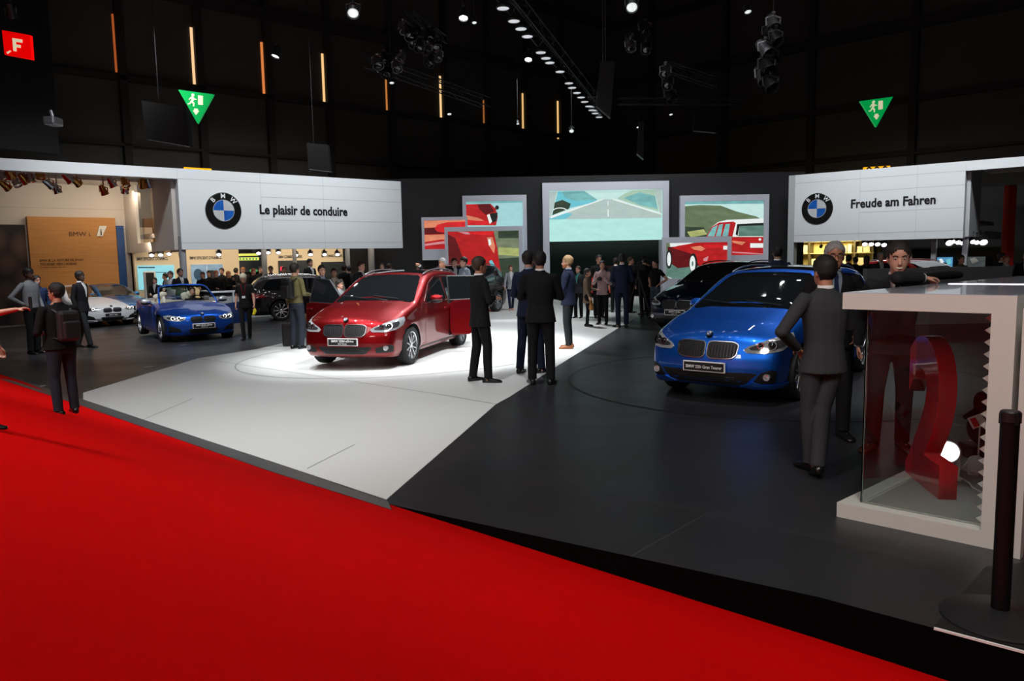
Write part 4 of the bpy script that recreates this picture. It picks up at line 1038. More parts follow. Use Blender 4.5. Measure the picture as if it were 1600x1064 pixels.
        if plate:
            text('plate_lettering', plate[0], M_platewhite, pt, plane_mx((px_ + .0055, -plate[2] / 2, pz + (0 if plate[1] else -.02)), (0, 1, 0), (1, 0, 0)), width=plate[2], size=.052, depth=.002, bold=.02)
            if plate[1]: text('plate_lettering', plate[1], M_platewhite, pt, plane_mx((px_ + .0055, -.08, pz - .035), (0, 1, 0), (1, 0, 0)), width=.16, size=.026, depth=.002, bold=.02)
        bz = f.get('badge', kz[1] + .055); c0 = bvh.ray_cast(Vector((fo + .5, 0, bz)), Vector((-1, 0, 0)))
        if c0[0]:
            mq = Matrix.Translation(c0[0] + c0[1] * .004) @ Matrix(((0, c0[1].z * -1, c0[1].x, 0), (1, 0, 0, 0), (0, c0[1].x, c0[1].z, 0), (0, 0, 0, 1)))
            e = roundel(t, mq, .041)
            e.name = 'badge'
    # rear lamps
    for sd in (1, -1):
        rear('tail_light', [(sd * .45 * k, cs.belt - .20), (sd * .88 * k, cs.belt - .18), (sd * .88 * k, cs.belt - .05), (sd * .5 * k, cs.belt - .08)], M_tail, rd=.1, off=.006)
    if sp.get('rearglass'): rear('rear_window', sp['rearglass'], M_glass, rd=.08, off=.004, step=.08)
    if sp.get('pano'):
        a, b, w_ = sp['pano']; topv('glass_roof', [(X_(a), W * w_), (X_(b), W * w_), (X_(b), -W * w_), (X_(a), -W * w_)], M_glass, rd=.04, step=.12, off=.004)
    if sp.get('rails'):
        a, b = sp['rails']
        for sd in (1, -1):
            pts = []
            for i in range(13):
                d = a + (b - a) * i / 12; yq = sd * (W * sp.get('railw', .66)); lc = bvh.ray_cast(Vector((X_(d), yq, 3)), Vector((0, 0, -1)))[0]
                pts.append(lc + Vector((0, 0, .012 + .035 * math.sin(PI * min(1, max(0, (i + .3) / 12.6))) ** .35)))
            bm = bmesh.new(); limb(bm, pts, [.014] * 13, 8); fin('roof_rail', bm, M_chrome if sp.get('railchrome') else M_alu, t, smooth=True)
    t_bvh = bvh
    return t, cs, bvh

MPVTOP = [(0, .77), (.06, .80), (.2, .85), (.5, .925), (.85, .985), (1.10, 1.025), (1.22, 1.05), (1.60, 1.24), (2.0, 1.44), (2.22, 1.515), (2.5, 1.555), (3.0, 1.575), (3.5, 1.56), (3.95, 1.52), (4.15, 1.46), (4.35, 1.28), (4.46, 1.08), (4.56, .98)]
WINMPV = [[(1.62, 1.035), (1.98, 1.03), (1.98, 1.28)], [(2.03, 1.03), (2.78, 1.035), (2.76, 1.46), (2.42, 1.455), (2.12, 1.36), (2.03, 1.30)], [(2.85, 1.035), (3.55, 1.05), (3.46, 1.45), (2.84, 1.465)], [(3.63, 1.055), (4.05, 1.07), (3.96, 1.26), (3.80, 1.42), (3.55, 1.445)]]
CHMPV = [(1.60, 1.018), (2.8, 1.018), (4.1, 1.055), (4.10, 1.11), (3.84, 1.44), (3.4, 1.475), (2.8, 1.49), (2.4, 1.475), (2.05, 1.37), (1.60, 1.06)]
DOORSMPV = [[(1.62, .98), (1.50, .62), (1.55, .30), (2.78, .30), (2.80, .99)], [(2.84, .99), (2.84, .30), (3.30, .30), (3.42, .62), (3.72, .80), (3.70, 1.01)]]
FACEMPV = dict(kz=(.555, .745), kw=.37, badge=.815, plate=.475, low=[(-.50, .39), (-.36, .27), (.36, .27), (.50, .39)],
               lamp=[(.43, .665), (.47, .63), (.70, .625), (.92, .66), (1.05, .72), (1.10, .80), (1.08, .85), (.96, .83), (.72, .775), (.50, .71)], lx=.78, lz=.715, rings=[(-.14, .038), (.0, .058)],
               fog=[(.54, .29), (.79, .295), (.80, .40), (.76, .425), (.54, .37)], fogpos=(.70, .365, .042))
def mpv(**k):
    d = dict(L=4.56, W=1.80, H=1.62, wb=2.78, fo=.86, wr=.335, belt=1.0, top=MPVTOP, wind=(1.22, 2.18, .62), windows=WINMPV, chromeline=CHMPV, doors=DOORSMPV, mirror=(1.85, 1.03), face=FACEMPV,
             rearglass=[(-.55, 1.08), (.55, 1.08), (.50, 1.42), (-.50, 1.42)], pano=(2.34, 3.7, .60), rails=(2.2, 4.15), hood=1.25, roofw=.74, crown=.035, hoodcrown=.06)
    d.update(k); return d

def place(fl, fr=None, head=None):
    pass
def car_pose(near_px, back_dir, W, wr=.335, sd=1):
    """front axle centre from the contact point of the near front wheel (the car's left wheel) and the direction nose -> tail"""
    p = GP(*near_px); b = Vector((back_dir[0], back_dir[1], 0)).normalized()
    left = Vector((b.y, -b.x, 0)) * -1      # car forward f=-b ; left = rotate f by +90
    f_ = -b; left = Vector((-f_.y, f_.x, 0))
    c = p - left * (W / 2 - .125) * sd
    c.z = p.z
    return c, math.atan2(f_.y, f_.x)

P_red = paint('red_metallic', (.19, .0008, .003)); P_blue = paint('bright_blue_metallic', (.008, .13, .66)); P_dblue = paint('navy_metallic', (.006, .010, .035)); P_cblue = paint('royal_blue_metallic', (.008, .09, .52))
P_white = paint('white_paint', (.72, .74, .78), metal=.05); P_dark = paint('dark_brown_metallic', (.022, .018, .020)); P_i8 = paint('azure_paint', (.01, .14, .42)); P_or = paint('orange_red_paint', (.65, .03, .008), metal=.1)

# red car on the white floor
RB = (.25, .97)
c, rz = car_pose((637, 569), RB, 1.80)
red, rcs, rbvh = make_car('red_car', 'red metallic compact MPV on the white floor with open doors', 'car', c, rz, mpv(paint=P_red, blademat=P_red), plate=('BMW 220d xDrive', 'Gran Tourer', .40), open_rear=True, open_front=True)
def open_door(parent, cs, sp, d0, d1, sd, ang, front, z1=1.0, zb=.30, glass=True):
    """a door slab swung out about its front edge"""
    W = cs.W; zt = 1.47
    hx = sp['fo'] - d0; bm = bmesh.new(); L_ = d1 - d0
    h = Vector((hx, sd * (cs.S(d0, .7) - .01), 0))
    def rings(poly, y0, y1):
        pass
    low = [(0, zb), (0, z1), (-L_, z1 + .01), (-L_ + (0 if front else .1), .80), (-L_ + (0 if front else .38), .60), (-L_ + (0 if front else .42), zb)]
    low = rounded(low, 2, .12)
    root = Matrix.Translation(h) @ Matrix.Rotation(-sd * ang, 4, 'Z')
    n_ = len(low); cols = []
    for yo, kk in ((-.085, .97), (-.07, 1.0), (.0, 1.0), (.015, .985)):
        cx = -L_ / 2; cz = .65
        cols.append([bm.verts.new(root @ Vector((cx + (a - cx) * kk, sd * (yo + .03 * (1 - ((b - .72) / .45) ** 2)), cz + (b - cz) * kk))) for a, b in low])
    for A, B in zip(cols[:-1], cols[1:]):
        for i in range(n_): bm.faces.new((A[i], A[(i + 1) % n_], B[(i + 1) % n_], B[i]))
    bm.faces.new(cols[0]); bm.faces.new(cols[-1][::-1])
    o = fin('open_door', bm, sp['paint'], parent, smooth=True); o.data.set_sharp_from_angle(angle=R(40))
    if not glass: return o
    # window with frame leaning in
    bm = bmesh.new(); top = [(-.02, z1), (-L_ + .04, z1), (-L_ + (.05 if front else .12), zt - .02), (-.30 if front else -.03, zt)]
    if front: top = [(-.02, z1), (-L_ + .04, z1), (-L_ + .05, zt), (-.55, zt - .03), (-.02, z1 + .12)]
    a_ = [bm.verts.new(root @ Vector((a, sd * (-.02 - .28 * (b - z1)), b))) for a, b in top]; b_ = [bm.verts.new(root @ Vector((a, sd * (-.045 - .28 * (b - z1)), b))) for a, b in top]
    bm.faces.new(a_); bm.faces.new(b_[::-1])
    for i in range(len(top)): bm.faces.new((a_[i], a_[(i + 1) % len(top)], b_[(i + 1) % len(top)], b_[i]))
    fin('door_window', bm, M_glass, o)
    bm = bmesh.new()
    for (a, b), (c_, d) in zip(top, top[1:] + top[:1]): limb(bm, [root @ Vector((a, sd * (-.035 - .28 * (b - z1)), b)), root @ Vector((c_, sd * (-.035 - .28 * (d - z1)), d))], [(.022, .02)] * 2, 6)
    fin('window_frame', bm, M_plastic, o)
    bm = bmesh.new(); box(bm, (-L_ + .18, sd * .055, .9), (.2, .03, .035), root, bev=.01); fin('door_handle', bm, sp['paint'], o)
    return o
rsp = mpv(paint=P_red)
open_door(red, rcs, rsp, 2.84, 3.72, 1, R(52), False)
open_door(red, rcs, rsp, 1.62, 2.80, -1, R(58), True)
rg = bmesh.new(); rc = c + Vector((RB[0], RB[1], 0)).normalized() * 1.35; ring(rg, rc, 2.95); tag(fin('trim_13', rg, M_seam, recalc=False), kind='structure')

# big blue car at the right
p1, p2 = GP(1239.5, 623), GP(1051, 604)
ax = (p2 - p1).normalized(); bd = Vector((-ax.y, ax.x, 0)); bd = bd if bd.y > 0 else -bd
c, rz = car_pose((1239.5, 623), bd, 1.80)
spb = mpv(paint=P_blue, sillmat=P_blue)
spb['face'] = dict(FACEMPV, plate=.45, low=[(-.62, .40), (-.46, .25), (.46, .25), (.62, .40)], fog=[(.55, .27), (.78, .28), (.80, .42), (.76, .445), (.64, .40)], fogpos=(.71, .355, .04), blade=[(.40, .24), (.55, .215), (.88, .215), (.90, .27), (.66, .265), (.56, .30)])
blue, bcs, bbvh = make_car('blue_car', 'bright blue metallic compact MPV behind the two talking men', 'car', c, rz, spb, plate=('BMW 220i Gran Tourer', None, .46))
rg = bmesh.new(); rc = c + bd * 1.35; ring(rg, rc, 2.9, wd=.02, top=.004); tag(fin('trim_14', rg, mat('dark_seam', (.012, .012, .013), .6), recalc=False), kind='structure')

# navy car behind it
c2 = GP(1049, 500); bd2 = Vector((.70, .72, 0)).normalized()
P_nv = dict(mpv(paint=P_dblue), L=4.34, wb=2.67, railchrome=True)
f_ = -bd2; left = Vector((-f_.y, f_.x, 0)); ctr_ = GP(1046, 520) + bd2 * .86 + left * .15
navy, _, _ = make_car('navy_car', 'dark navy metallic compact MPV behind the bright blue one', 'car', (ctr_.x, ctr_.y, 0), math.atan2(f_.y, f_.x), mpv(paint=P_dblue, railchrome=True, pano=None), plate=('BMW 218d', 'Active Tourer', .3))

# convertible
CTOP = [(0, .63), (.08, .665), (.25, .715), (.6, .80), (1.0, .87), (1.35, .915), (1.6, .94), (2.0, .925), (3.4, .925), (3.7, .95), (4.1, .96), (4.35, .93), (4.44, .86)]
FACEC = dict(kz=(.50, .635), kw=.285, badge=.69, plate=.41, low=[(-.36, .345), (-.30, .22), (.30, .22), (.36, .345)], lit=True,
             lamp=[(.38, .575), (.52, .54), (.80, .56), (1.0, .62), (1.02, .67), (.84, .685), (.62, .655), (.38, .635)], lx=.66, lz=.61, rings=[(-.11, .045), (.05, .045)],
             fog=[(.50, .27), (.80, .27), (.84, .42), (.74, .43), (.56, .36)], fogpos=(.68, .33, 0), blade=[(.44, .225), (.52, .20), (.86, .21), (.88, .255), (.62, .25)])
M_interior = mat('cream_leather', (.55, .50, .42), .5)
spc = dict(L=4.44, W=1.78, H=1.41, wb=2.69, fo=.80, wr=.33, belt=.92, top=CTOP, face=FACEC, doors=[[(1.55, .86), (1.48, .6), (1.5, .27), (2.85, .27), (2.95, .86)]], mirror=(1.78, .93), mirmat=mat('pale_mirror_cap', (.6, .6, .62), .2, metal=.6), cabin=(1.62, 3.45),
           trimmat=M_interior, paint=P_cblue, hood=1.4, hoodcrown=.05, kidmat=M_plastic, barmat=M_plastic, sillmat=P_cblue, zb=.17, spokes=7)
q1, q2 = GP(258, 534), GP(355, 529)
ax = (q2 - q1).normalized(); bdc = Vector((-ax.y, ax.x, 0)); bdc = bdc if bdc.y > 0 else -bdc
bdc = Vector((-.58, .81, 0)).normalized()
c, rz = car_pose((258, 534), bdc, 1.78, sd=-1)
conv, ccs, cbvh = make_car('blue_convertible', 'royal blue open convertible with cream seats on the dark floor', 'car', c, rz, spc, plate=('BMW M235i xDrive', 'Cabrio', .38))
M_bluep = P_cblue
def cx_(d): return .80 - d
bm = bmesh.new(); wf = [(cx_(1.40), .72, .93), (cx_(1.62), .69, 1.08), (cx_(2.02), .60, 1.33), (cx_(2.10), .50, 1.375), (cx_(2.13), .0, 1.40)]
limb(bm, [Vector(p) for p in wf] + [Vector((p[0], -p[1], p[2])) for p in wf[::-1][1:]], [(.022, .02)] * 9, 8); fin('windscreen_frame', bm, M_bluep, conv, smooth=True)
bm = bmesh.new(); wl = [bm.verts.new((p[0], p[1] * .97, p[2])) for p in wf] + [bm.verts.new((p[0], -p[1] * .97, p[2])) for p in wf[::-1][1:]]; bm.faces.new(wl)
g = bmesh.ops.extrude_face_region(bm, geom=bm.faces[:])
for v in g['geom']:
    if isinstance(v, bmesh.types.BMVert): v.co.x += .006
fin('windscreen', bm, mat('clear_glass', (.9, .95, .93), .0, trans=1, ior=1.25), conv)
for sy in (.37, -.37):
    for sx in (2.55, 3.20):
        bm = bmesh.new(); xb = cx_(sx); hh = 1.0 if sx < 3 else .93
        box(bm, (xb + .22, sy, .52), (.5, .50, .18), bev=.05)
        limb(bm, [(xb, sy, .5), (xb - .08, sy, .8), (xb - .16, sy, hh)], [(.06, .24), (.055, .24), (.05, .19)], 14)
        sobj = fin('seat', bm, M_interior, conv, smooth=True)
        bm = bmesh.new(); ell(bm, (xb - .18, sy, hh + .11), (.05, .13, .085), 14, 8); cyl(bm, (xb - .17, sy - .04, hh - .02), (xb - .18, sy - .04, hh + .1), .008, n=6); cyl(bm, (xb - .17, sy + .04, hh - .02), (xb - .18, sy + .04, hh + .1), .008, n=6); fin('headrest', bm, M_interior, sobj, smooth=True)
bm = bmesh.new(); pts = [Vector((cx_(2.05) - .03 * math.sin(a), .37 + .17 * math.cos(a), .93 + .16 * math.sin(a))) for a in [2 * PI * i / 20 for i in range(21)]]; limb(bm, pts, [.014] * 21, 6); limb(bm, [pts[0], pts[10]], [.015] * 2, 6); fin('steering_wheel', bm, M_plastic, conv, smooth=True)
bm = bmesh.new(); box(bm, (cx_(1.80), 0, .86), (.36, 1.30, .12), bev=.04); fin('dashboard', bm, M_plastic, conv)
bm = bmesh.new(); box(bm, (cx_(2.02), 0, 1.315), (.03, .2, .06), bev=.01); fin('rear_view_mirror', bm, M_plastic, conv)
# the far door stands open
open_door(conv, ccs, spc, 1.5, 2.75, 1, R(48), True, z1=.86, zb=.27, glass=False)

# white coupe behind and the azure sports car behind that
WTOP = [(0, .62), (.08, .66), (.3, .73), (.7, .82), (1.1, .88), (1.45, .92), (1.6, .95), (2.0, 1.13), (2.4, 1.28), (2.7, 1.345), (3.1, 1.365), (3.5, 1.32), (3.9, 1.20), (4.25, 1.05), (4.5, .98), (4.65, .93)]
spw = dict(L=4.66, W=1.84, H=1.40, wb=2.81, fo=.83, wr=.335, belt=.93, top=WTOP, wind=(1.55, 2.55, .60), windows=[[(2.05, .955), (2.95, .96), (2.95, 1.30), (2.62, 1.28), (2.30, 1.16)], [(3.02, .96), (3.85, 1.0), (3.70, 1.13), (3.35, 1.27), (3.02, 1.30)]],
           chromeline=[(2.0, .94), (3.0, .94), (3.95, .99), (3.7, 1.16), (3.35, 1.30), (2.95, 1.325), (2.6, 1.30), (2.0, .98)], doors=[[(1.95, .90), (1.7, .6), (1.72, .28), (3.0, .28), (3.05, .91)]], mirror=(2.05, .95), face=FACEC, paint=P_white, hood=1.5, sillmat=P_white, crown=.04, hoodcrown=.05, barmat=M_plastic)
f_ = Vector((.75, -.66, 0)).normalized(); nose = GP(178, 510)
cW = nose - f_ * .83; left = Vector((-f_.y, f_.x, 0))
make_car('white_coupe', 'white coupe parked behind the walking man in black', 'car', (cW.x, cW.y, ZF(cW.x)), math.atan2(f_.y, f_.x), spw, plate=('BMW 420d', None, .26))
spi = dict(spw, paint=P_i8, sillmat=P_i8, pano=(2.7, 3.5, .55)); f_ = Vector((.8, -.6, 0)).normalized(); cI = Vector((-12.9, 26.6, 0)) - f_ * .66
az, _, _ = make_car('azure_coupe', 'azure blue coupe with dark roof, half hidden behind the white one', 'car', (cI.x, cI.y, ZF(cI.x)), math.atan2(f_.y, f_.x), spi, detail=1, scale=.8); az.scale.z = 1.0

# dark estate car
ETOP = [(0, .68), (.08, .72), (.4, .82), (.9, .93), (1.3, .98), (1.45, 1.01), (1.9, 1.23), (2.3, 1.40), (2.6, 1.45), (3.2, 1.47), (3.9, 1.45), (4.3, 1.40), (4.5, 1.28), (4.68, 1.03), (4.75, .95)]
spe = dict(L=4.76, W=1.84, H=1.50, wb=2.81, fo=.85, wr=.34, belt=.96, top=ETOP, wind=(1.45, 2.35, .62), windows=[[(1.95, .985), (2.75, .985), (2.75, 1.38), (2.40, 1.36), (2.1, 1.24)], [(2.82, .985), (3.55, 1.0), (3.52, 1.38), (2.82, 1.39)], [(3.62, 1.0), (4.25, 1.03), (4.12, 1.24), (3.98, 1.35), (3.60, 1.375)]],
           chromeline=[(1.9, .965), (2.8, .965), (4.33, 1.01), (4.15, 1.27), (4.0, 1.375), (3.5, 1.40), (2.8, 1.415), (2.4, 1.385), (1.9, 1.0)], doors=[[(1.9, .93), (1.7, .6), (1.75, .30), (2.76, .30), (2.78, .94)], [(2.81, .94), (2.81, .30), (3.35, .30), (3.5, .65), (3.65, .95)]], mirror=(2.0, .99), face=FACEMPV, paint=P_dark, rails=(2.3, 4.25), railchrome=True, spokes=9, rearglass=[(-.58, 1.04), (.58, 1.04), (.52, 1.33), (-.52, 1.33)], crown=.035)
pr = GP(440, 501)                                   # contact of its rear right wheel
f_ = Vector((.93, .36, 0)).normalized(); left = Vector((-f_.y, f_.x, 0)); ctr_ = pr + f_ * 2.81 + left * .80
est, _, _ = make_car('dark_estate_car', 'dark brown metallic estate car seen from behind beside the counter', 'car', (ctr_.x, ctr_.y, ZF(pr.x)), math.atan2(f_.y, f_.x), spe, detail=1)
# dark car behind the red one
pr = GP(776, 487); f_ = Vector((-.45, -.89, 0)).normalized(); left = Vector((-f_.y, f_.x, 0)); ctr_ = pr + f_ * 2.78 - left * .80
make_car('black_car', 'black compact MPV standing behind the suited man and open red door', 'car', (ctr_.x, ctr_.y, 0), math.atan2(f_.y, f_.x), mpv(paint=paint('black_metallic', (.008, .009, .011))), detail=1)
# orange red car glimpsed through the crowd, in the opening of the portal
f_ = Vector((-.30, -.95, 0)).normalized(); ctr_ = Vector((4.0, 30.9, 0)) - f_ * .8
ctr_ = Vector((X(943, 33.8), 33.7, 0))
make_car('orange_car', 'orange red car in the portal opening behind the crowd', 'car', (ctr_.x, ctr_.y, 0), math.atan2(f_.y, f_.x), dict(spw, paint=P_or, sillmat=P_or), detail=1, scale=.95)
# red car roof beyond the low wall
f_ = Vector((.30, -.95, 0)).normalized(); pR = Vector((X(1440, 25), 25, 0)); ctr_ = pR + f_ * 1.6
make_car('red_estate_car', 'red car whose roof shows above the low grey wall', 'car', (ctr_.x, ctr_.y, 0), math.atan2(f_.y, f_.x), dict(spe, paint=paint('plain_red_paint', (.55, .01, .01), .1)), detail=1)
# ------------------------------------------------------------------ white showcase counter at the right
A = GP(1307, 807); FD = Vector((.73, -.68, 0)).normalized(); SD = Vector((.75, .66, 0)).normalized(); FNn = Vector((-FD.y, FD.x, 0)) * -1
M_desk = mat('warm_white_lacquer', (.53, .53, .50), .35); M_desktop = mat('grey_lacquer_top', (.32, .35, .42), .18, coat=.6); M_pane = mat('show_case_glass', (.93, 1, .97), .0, trans=1, ior=1.22)
dk = thing('display_counter', 'white glazed display counter holding a big red numeral two', 'counter', A)
LF, LS = .98, 3.1
def dp(a, b, z=0): return FD * a + SD * b + Vector((0, 0, z))
def dslab(bm, a0, a1, b0, b1, z0, z1, bev=0):
    v0 = [bm.verts.new(dp(a, b, z0)) for a, b in ((a0, b0), (a1, b0), (a1, b1), (a0, b1))]; v1 = [bm.verts.new(dp(a, b, z1)) for a, b in ((a0, b0), (a1, b0), (a1, b1), (a0, b1))]
    bm.faces.new(v0[::-1]); bm.faces.new(v1)
    for i in range(4): bm.faces.new((v0[i], v0[(i + 1) % 4], v1[(i + 1) % 4], v1[i]))
ZTOP = 1.53
bm = bmesh.new(); dslab(bm, 0, LF, 0, LS, 0, .10); fin('base', bm, M_desk, dk)
bm = bmesh.new(); dslab(bm, .14, LF - .13, .14, LS - .1, .1, .104); fin('inner_floor', bm, mat('showcase_floor_grey', (.30, .29, .28), .6), dk)
bm = bmesh.new(); dslab(bm, 0, LF + .0, 0, LS + .6, ZTOP - .11, ZTOP - .004); fin('top', bm, M_desk, dk)
bm = bmesh.new(); dslab(bm, .003, LF - .003, .003, LS + .597, ZTOP - .004, ZTOP); fin('worktop', bm, M_desktop, dk)
bm = bmesh.new(); dslab(bm, LF - .125, LF, 0, LS, .10, ZTOP - .11); fin('side_panel', bm, M_desk, dk)
bm = bmesh.new(); dslab(bm, .122, LF - .125, .10, .108, .10, ZTOP - .11); fin('front_glass', bm, M_pane, dk)
bm = bmesh.new(); dslab(bm, .11, .118, .10, LS - .1, .10, ZTOP - .11); fin('side_glass', bm, M_pane, dk)
bm = bmesh.new(); dslab(bm, .1195, .1215, .098, .109, .10, ZTOP - .11); fin('glass_edge', bm, mat('green_glass_edge', (.10, .20, .17), .2), dk)
# zigzag paper edging
bm = bmesh.new(); N = 18; h = (ZTOP - .21) / N; pts = [(LF - .127, .10)]
for i in range(N): pts += [(LF - .13 - .012, .10 + h * i), (LF - .13 - .062, .10 + h * (i + .5))]
pts += [(LF - .142, ZTOP - .11), (LF - .127, ZTOP - .11)]
f0 = [bm.verts.new(dp(a, .125, z)) for a, z in pts]; f1 = [bm.verts.new(dp(a, .129, z)) for a, z in pts]
bm.faces.new(f0); bm.faces.new(f1[::-1])
for i in range(len(pts)): bm.faces.new((f0[i], f0[(i + 1) % len(pts)], f1[(i + 1) % len(pts)], f1[i]))
fin('zigzag_edging', bm, mat('white_paper', (.75, .75, .73), .6), dk)
bm = bmesh.new(); dslab(bm, .10, .96, 1.55, 1.62, ZTOP, ZTOP + .004); o = part_at(fin('light_strip', bm, mat('strip_glow', (.9, .9, 1), .4, emit=(.9, .85, 1), es=1.3)), dk); o.location = (0, 0, 0)
# red numeral
def numeral(s, m, o, u, n, wd, ht, depth):
    cu = bpy.data.curves.new('n', 'FONT'); cu.body = s; cu.size = 1; cu.extrude = .5; cu.offset = .035; cu.resolution_u = 6
    to = bpy.data.objects.new('n', cu); SC.collection.objects.link(to); C.view_layer.update()
    me = bpy.data.meshes.new_from_object(to.evaluated_get(C.evaluated_depsgraph_get())); SC.collection.objects.unlink(to); bpy.data.objects.remove(to)
    xs = [v.co.x for v in me.vertices]; ys = [v.co.y for v in me.vertices]; mx = plane_mx((0, 0, 0), u, n)
    for v in me.vertices: v.co = mx @ Vector(((v.co.x - min(xs)) / (max(xs) - min(xs)) * wd, (v.co.y - min(ys)) / (max(ys) - min(ys)) * ht, (v.co.z - .5) * depth))
    me.materials.clear(); me.materials.append(m); ob = bpy.data.objects.new('red_numeral', me); link(ob); ob.location = o; return ob
on = GP(1413, 736); on = gnd(1413, 736, .105)
num = numeral('2', mat('red_translucent_plastic', (.42, .008, .012), .12, coat=1), (on.x, on.y, .105), Vector((-.17, -.985, 0)), Vector((-.985, .17, 0)), .70, 1.08, .115)
tag(num, 'tall glossy red numeral two standing inside the glass counter', 'number')
# white lamp heads, cable, little board, dark bag in the case
def lamp_head(px, py, Y, r, label, aim, glow=True):
    p = atY(px, py, Y); t = thing('case_lamp', label, 'lamp', (p.x, p.y, .104)); z = p.z - .104
    q = Vector(aim).normalized().to_track_quat('Z', 'Y').to_matrix().to_4x4(); mx = Matrix.Translation((0, 0, z)) @ q
    wp_ = mat('white_lamp_plastic', (.72, .72, .72), .35)
    bm = bmesh.new(); lathe(bm, [(.03, -.16), (r * .8, -.14), (r * 1.15, -.05), (r * 1.25, 0), (r * 1.1, .012), (r, .0), (r * .9, -.02), (.001, -.02)], mx, 28); fin('lamp_housing', bm, wp_, t, smooth=True).data.set_sharp_from_angle(angle=R(40))
    bm = bmesh.new(); lathe(bm, [(r * .92, -.012), (.001, -.008)], mx, 24); fin('lamp_lens', bm, M_caselens if glow else M_chrome, t)
    bm = bmesh.new(); box(bm, (0, 0, .012), (.16, .12, .024), bev=.006); limb(bm, [(-.075, 0, .02), (-.085, 0, z * .6), (-.06, 0, z)], [(.012, .016)] * 3, 8); limb(bm, [(.075, 0, .02), (.085, 0, z * .6), (.06, 0, z)], [(.012, .016)] * 3, 8); fin('lamp_bracket', bm, wp_, t, smooth=False)
    return t
M_caselens = mat('case_lamp_glow', (1, 1, 1), .3, emit=(.88, .95, 1), es=6)
def inside_case(px, py, z): return gnd(px, py, z)
lamp_head(1481, 706, 5.55, .07, 'glowing round white lamp beside the red numeral', (-.45, -.85, .35))
lamp_head(1526, 722, 5.75, .05, 'unlit white lamp with bracket at the right inside the counter', (.5, .6, .35), glow=False)
bm = bmesh.new(); p0 = gnd(1494, 742, .11); p1 = gnd(1520, 762, .11); p2 = gnd(1540, 772, .11); limb(bm, [p0 - p0, (p0 + p1) / 2 - p0 + Vector((.01, -.05, 0)), p1 - p0, (p1 + p2) / 2 - p0 + Vector((0, .04, 0)), p2 - p0], [.006] * 5, 6)
o = fin('white_cable', bm, mat('white_cable', (.7, .7, .7), .4), smooth=True); o.location = p0; tag(o, 'white cable on the counter floor right of the red numeral', 'cable')
p = atY(1531, 672, 6.1); bm = bmesh.new(); ell(bm, (0, 0, .14), (.10, .09, .14), 16, 10); ell(bm, (0, 0, .34), (.06, .055, .09), 12, 8); limb(bm, [(-.05, 0, .26), (-.15, -.03, .22)], [.03, .022], 8); limb(bm, [(.05, 0, .26), (.13, -.03, .2)], [.03, .022], 8)
me = evaluated(bm, [('REMESH', dict(mode='VOXEL', voxel_size=.014, use_smooth_shade=True))]); me.materials.clear(); me.materials.append(cloth('dark_brown_plush', (.02, .012, .01))); o = link(bpy.data.objects.new('plush_toy', me)); 
bm = bmesh.new(); box(bm, (0, 0, p.z / 2 - .11), (.22, .22, p.z - .23), bev=.01); bx = fin('black_box', bm, M_plastic); bx.location = (p.x, p.y, .112); tag(bx, 'black box under the dark plush toy inside the counter', 'box')
o.location = (p.x, p.y, .112 + p.z - .225 + .003); tag(o, 'dark plush toy sitting on a black box inside the counter', 'toy')
p = atY(1533, 656, 5.75); bm = bmesh.new(); mxb = Matrix.Rotation(R(-35), 4, 'Z') @ Matrix.Rotation(R(-28), 4, 'Y'); box(bm, (0, 0, 0), (.16, .012, .09), mxb, mi=0)
for k, c_ in ((-.045, 1), (0, 2), (.045, 3)): box(bm, (k, -.008, 0), (.04, .004, .07), mxb, mi=c_)
limb(bm, [(0, .012, -.03), (0, .012, -(p.z - .112))], [.006, .006], 6)
o = fin('striped_sign', bm, None, mats=[mat('off_white_card', (.6, .6, .6), .5), mat('stripe_red', (.5, .01, .02), .4), mat('stripe_white', (.75, .75, .75), .4), mat('stripe_teal', (.03, .12, .14), .4)]); o.location = p; tag(o, 'small striped sign card on a stick inside the counter', 'sign')
# neighbouring unit at the right edge
o_ = A + dp(LF + .05, .05)
d2 = thing('display_counter', 'white edged dark red display unit at the right picture edge', 'counter', o_)
bm = bmesh.new(); dslab(bm, 0, .05, -.12, 2.5, 0, ZTOP - .07); fin('edge_panel', bm, M_desk, d2)
bm = bmesh.new(); dslab(bm, .051, 1.3, -.06, 2.4, 0, ZTOP - .12); fin('front_panel', bm, mat('deep_red_panel', (.10, .004, .006), .35), d2)
bm = bmesh.new(); dslab(bm, .051, 1.35, -.12, 2.5, ZTOP - .115, ZTOP - .07); fin('top', bm, M_desktop, d2)
# black barrier post
p = GP(1562, 968)
t = thing('barrier_post', 'black cylindrical barrier post on a round base in the right foreground', 'post', p)
bm = bmesh.new(); lathe(bm, [(.26, 0), (.26, .012), (.24, .022), (.10, .045), (.055, .06), (.001, .06)], None, 48); fin('base', bm, M_plastic, t, smooth=True).data.set_sharp_from_angle(angle=R(30))
bm = bmesh.new(); lathe(bm, [(.041, .055), (.041, 1.0), (.036, 1.005), (.0005, 1.005)], None, 32); fin('tube', bm, mat('black_satin', (.004, .004, .005), .4, spec=.25), t, smooth=True).data.set_sharp_from_angle(angle=R(30))
bm = bmesh.new(); lathe(bm, [(.044, .985), (.044, 1.03), (.038, 1.036), (.0005, 1.036)], None, 32)
for k in range(4): box(bm, (.043 * math.cos(k * PI / 2), .043 * math.sin(k * PI / 2), 1.0), (.012, .02, .05))
fin('cap', bm, M_plastic, t)
mt = [GP(1459, 980), GP(1540, 886), GP(1600, 880), GP(1660, 900), GP(1700, 1040)]
o = flat_mesh('rubber_mat', mt, zf2, mat('rubber_mat', (.008, .008, .009), .55), thick=.004, top=.004); tag(o, 'black rubber mat under the barrier post', 'mat')
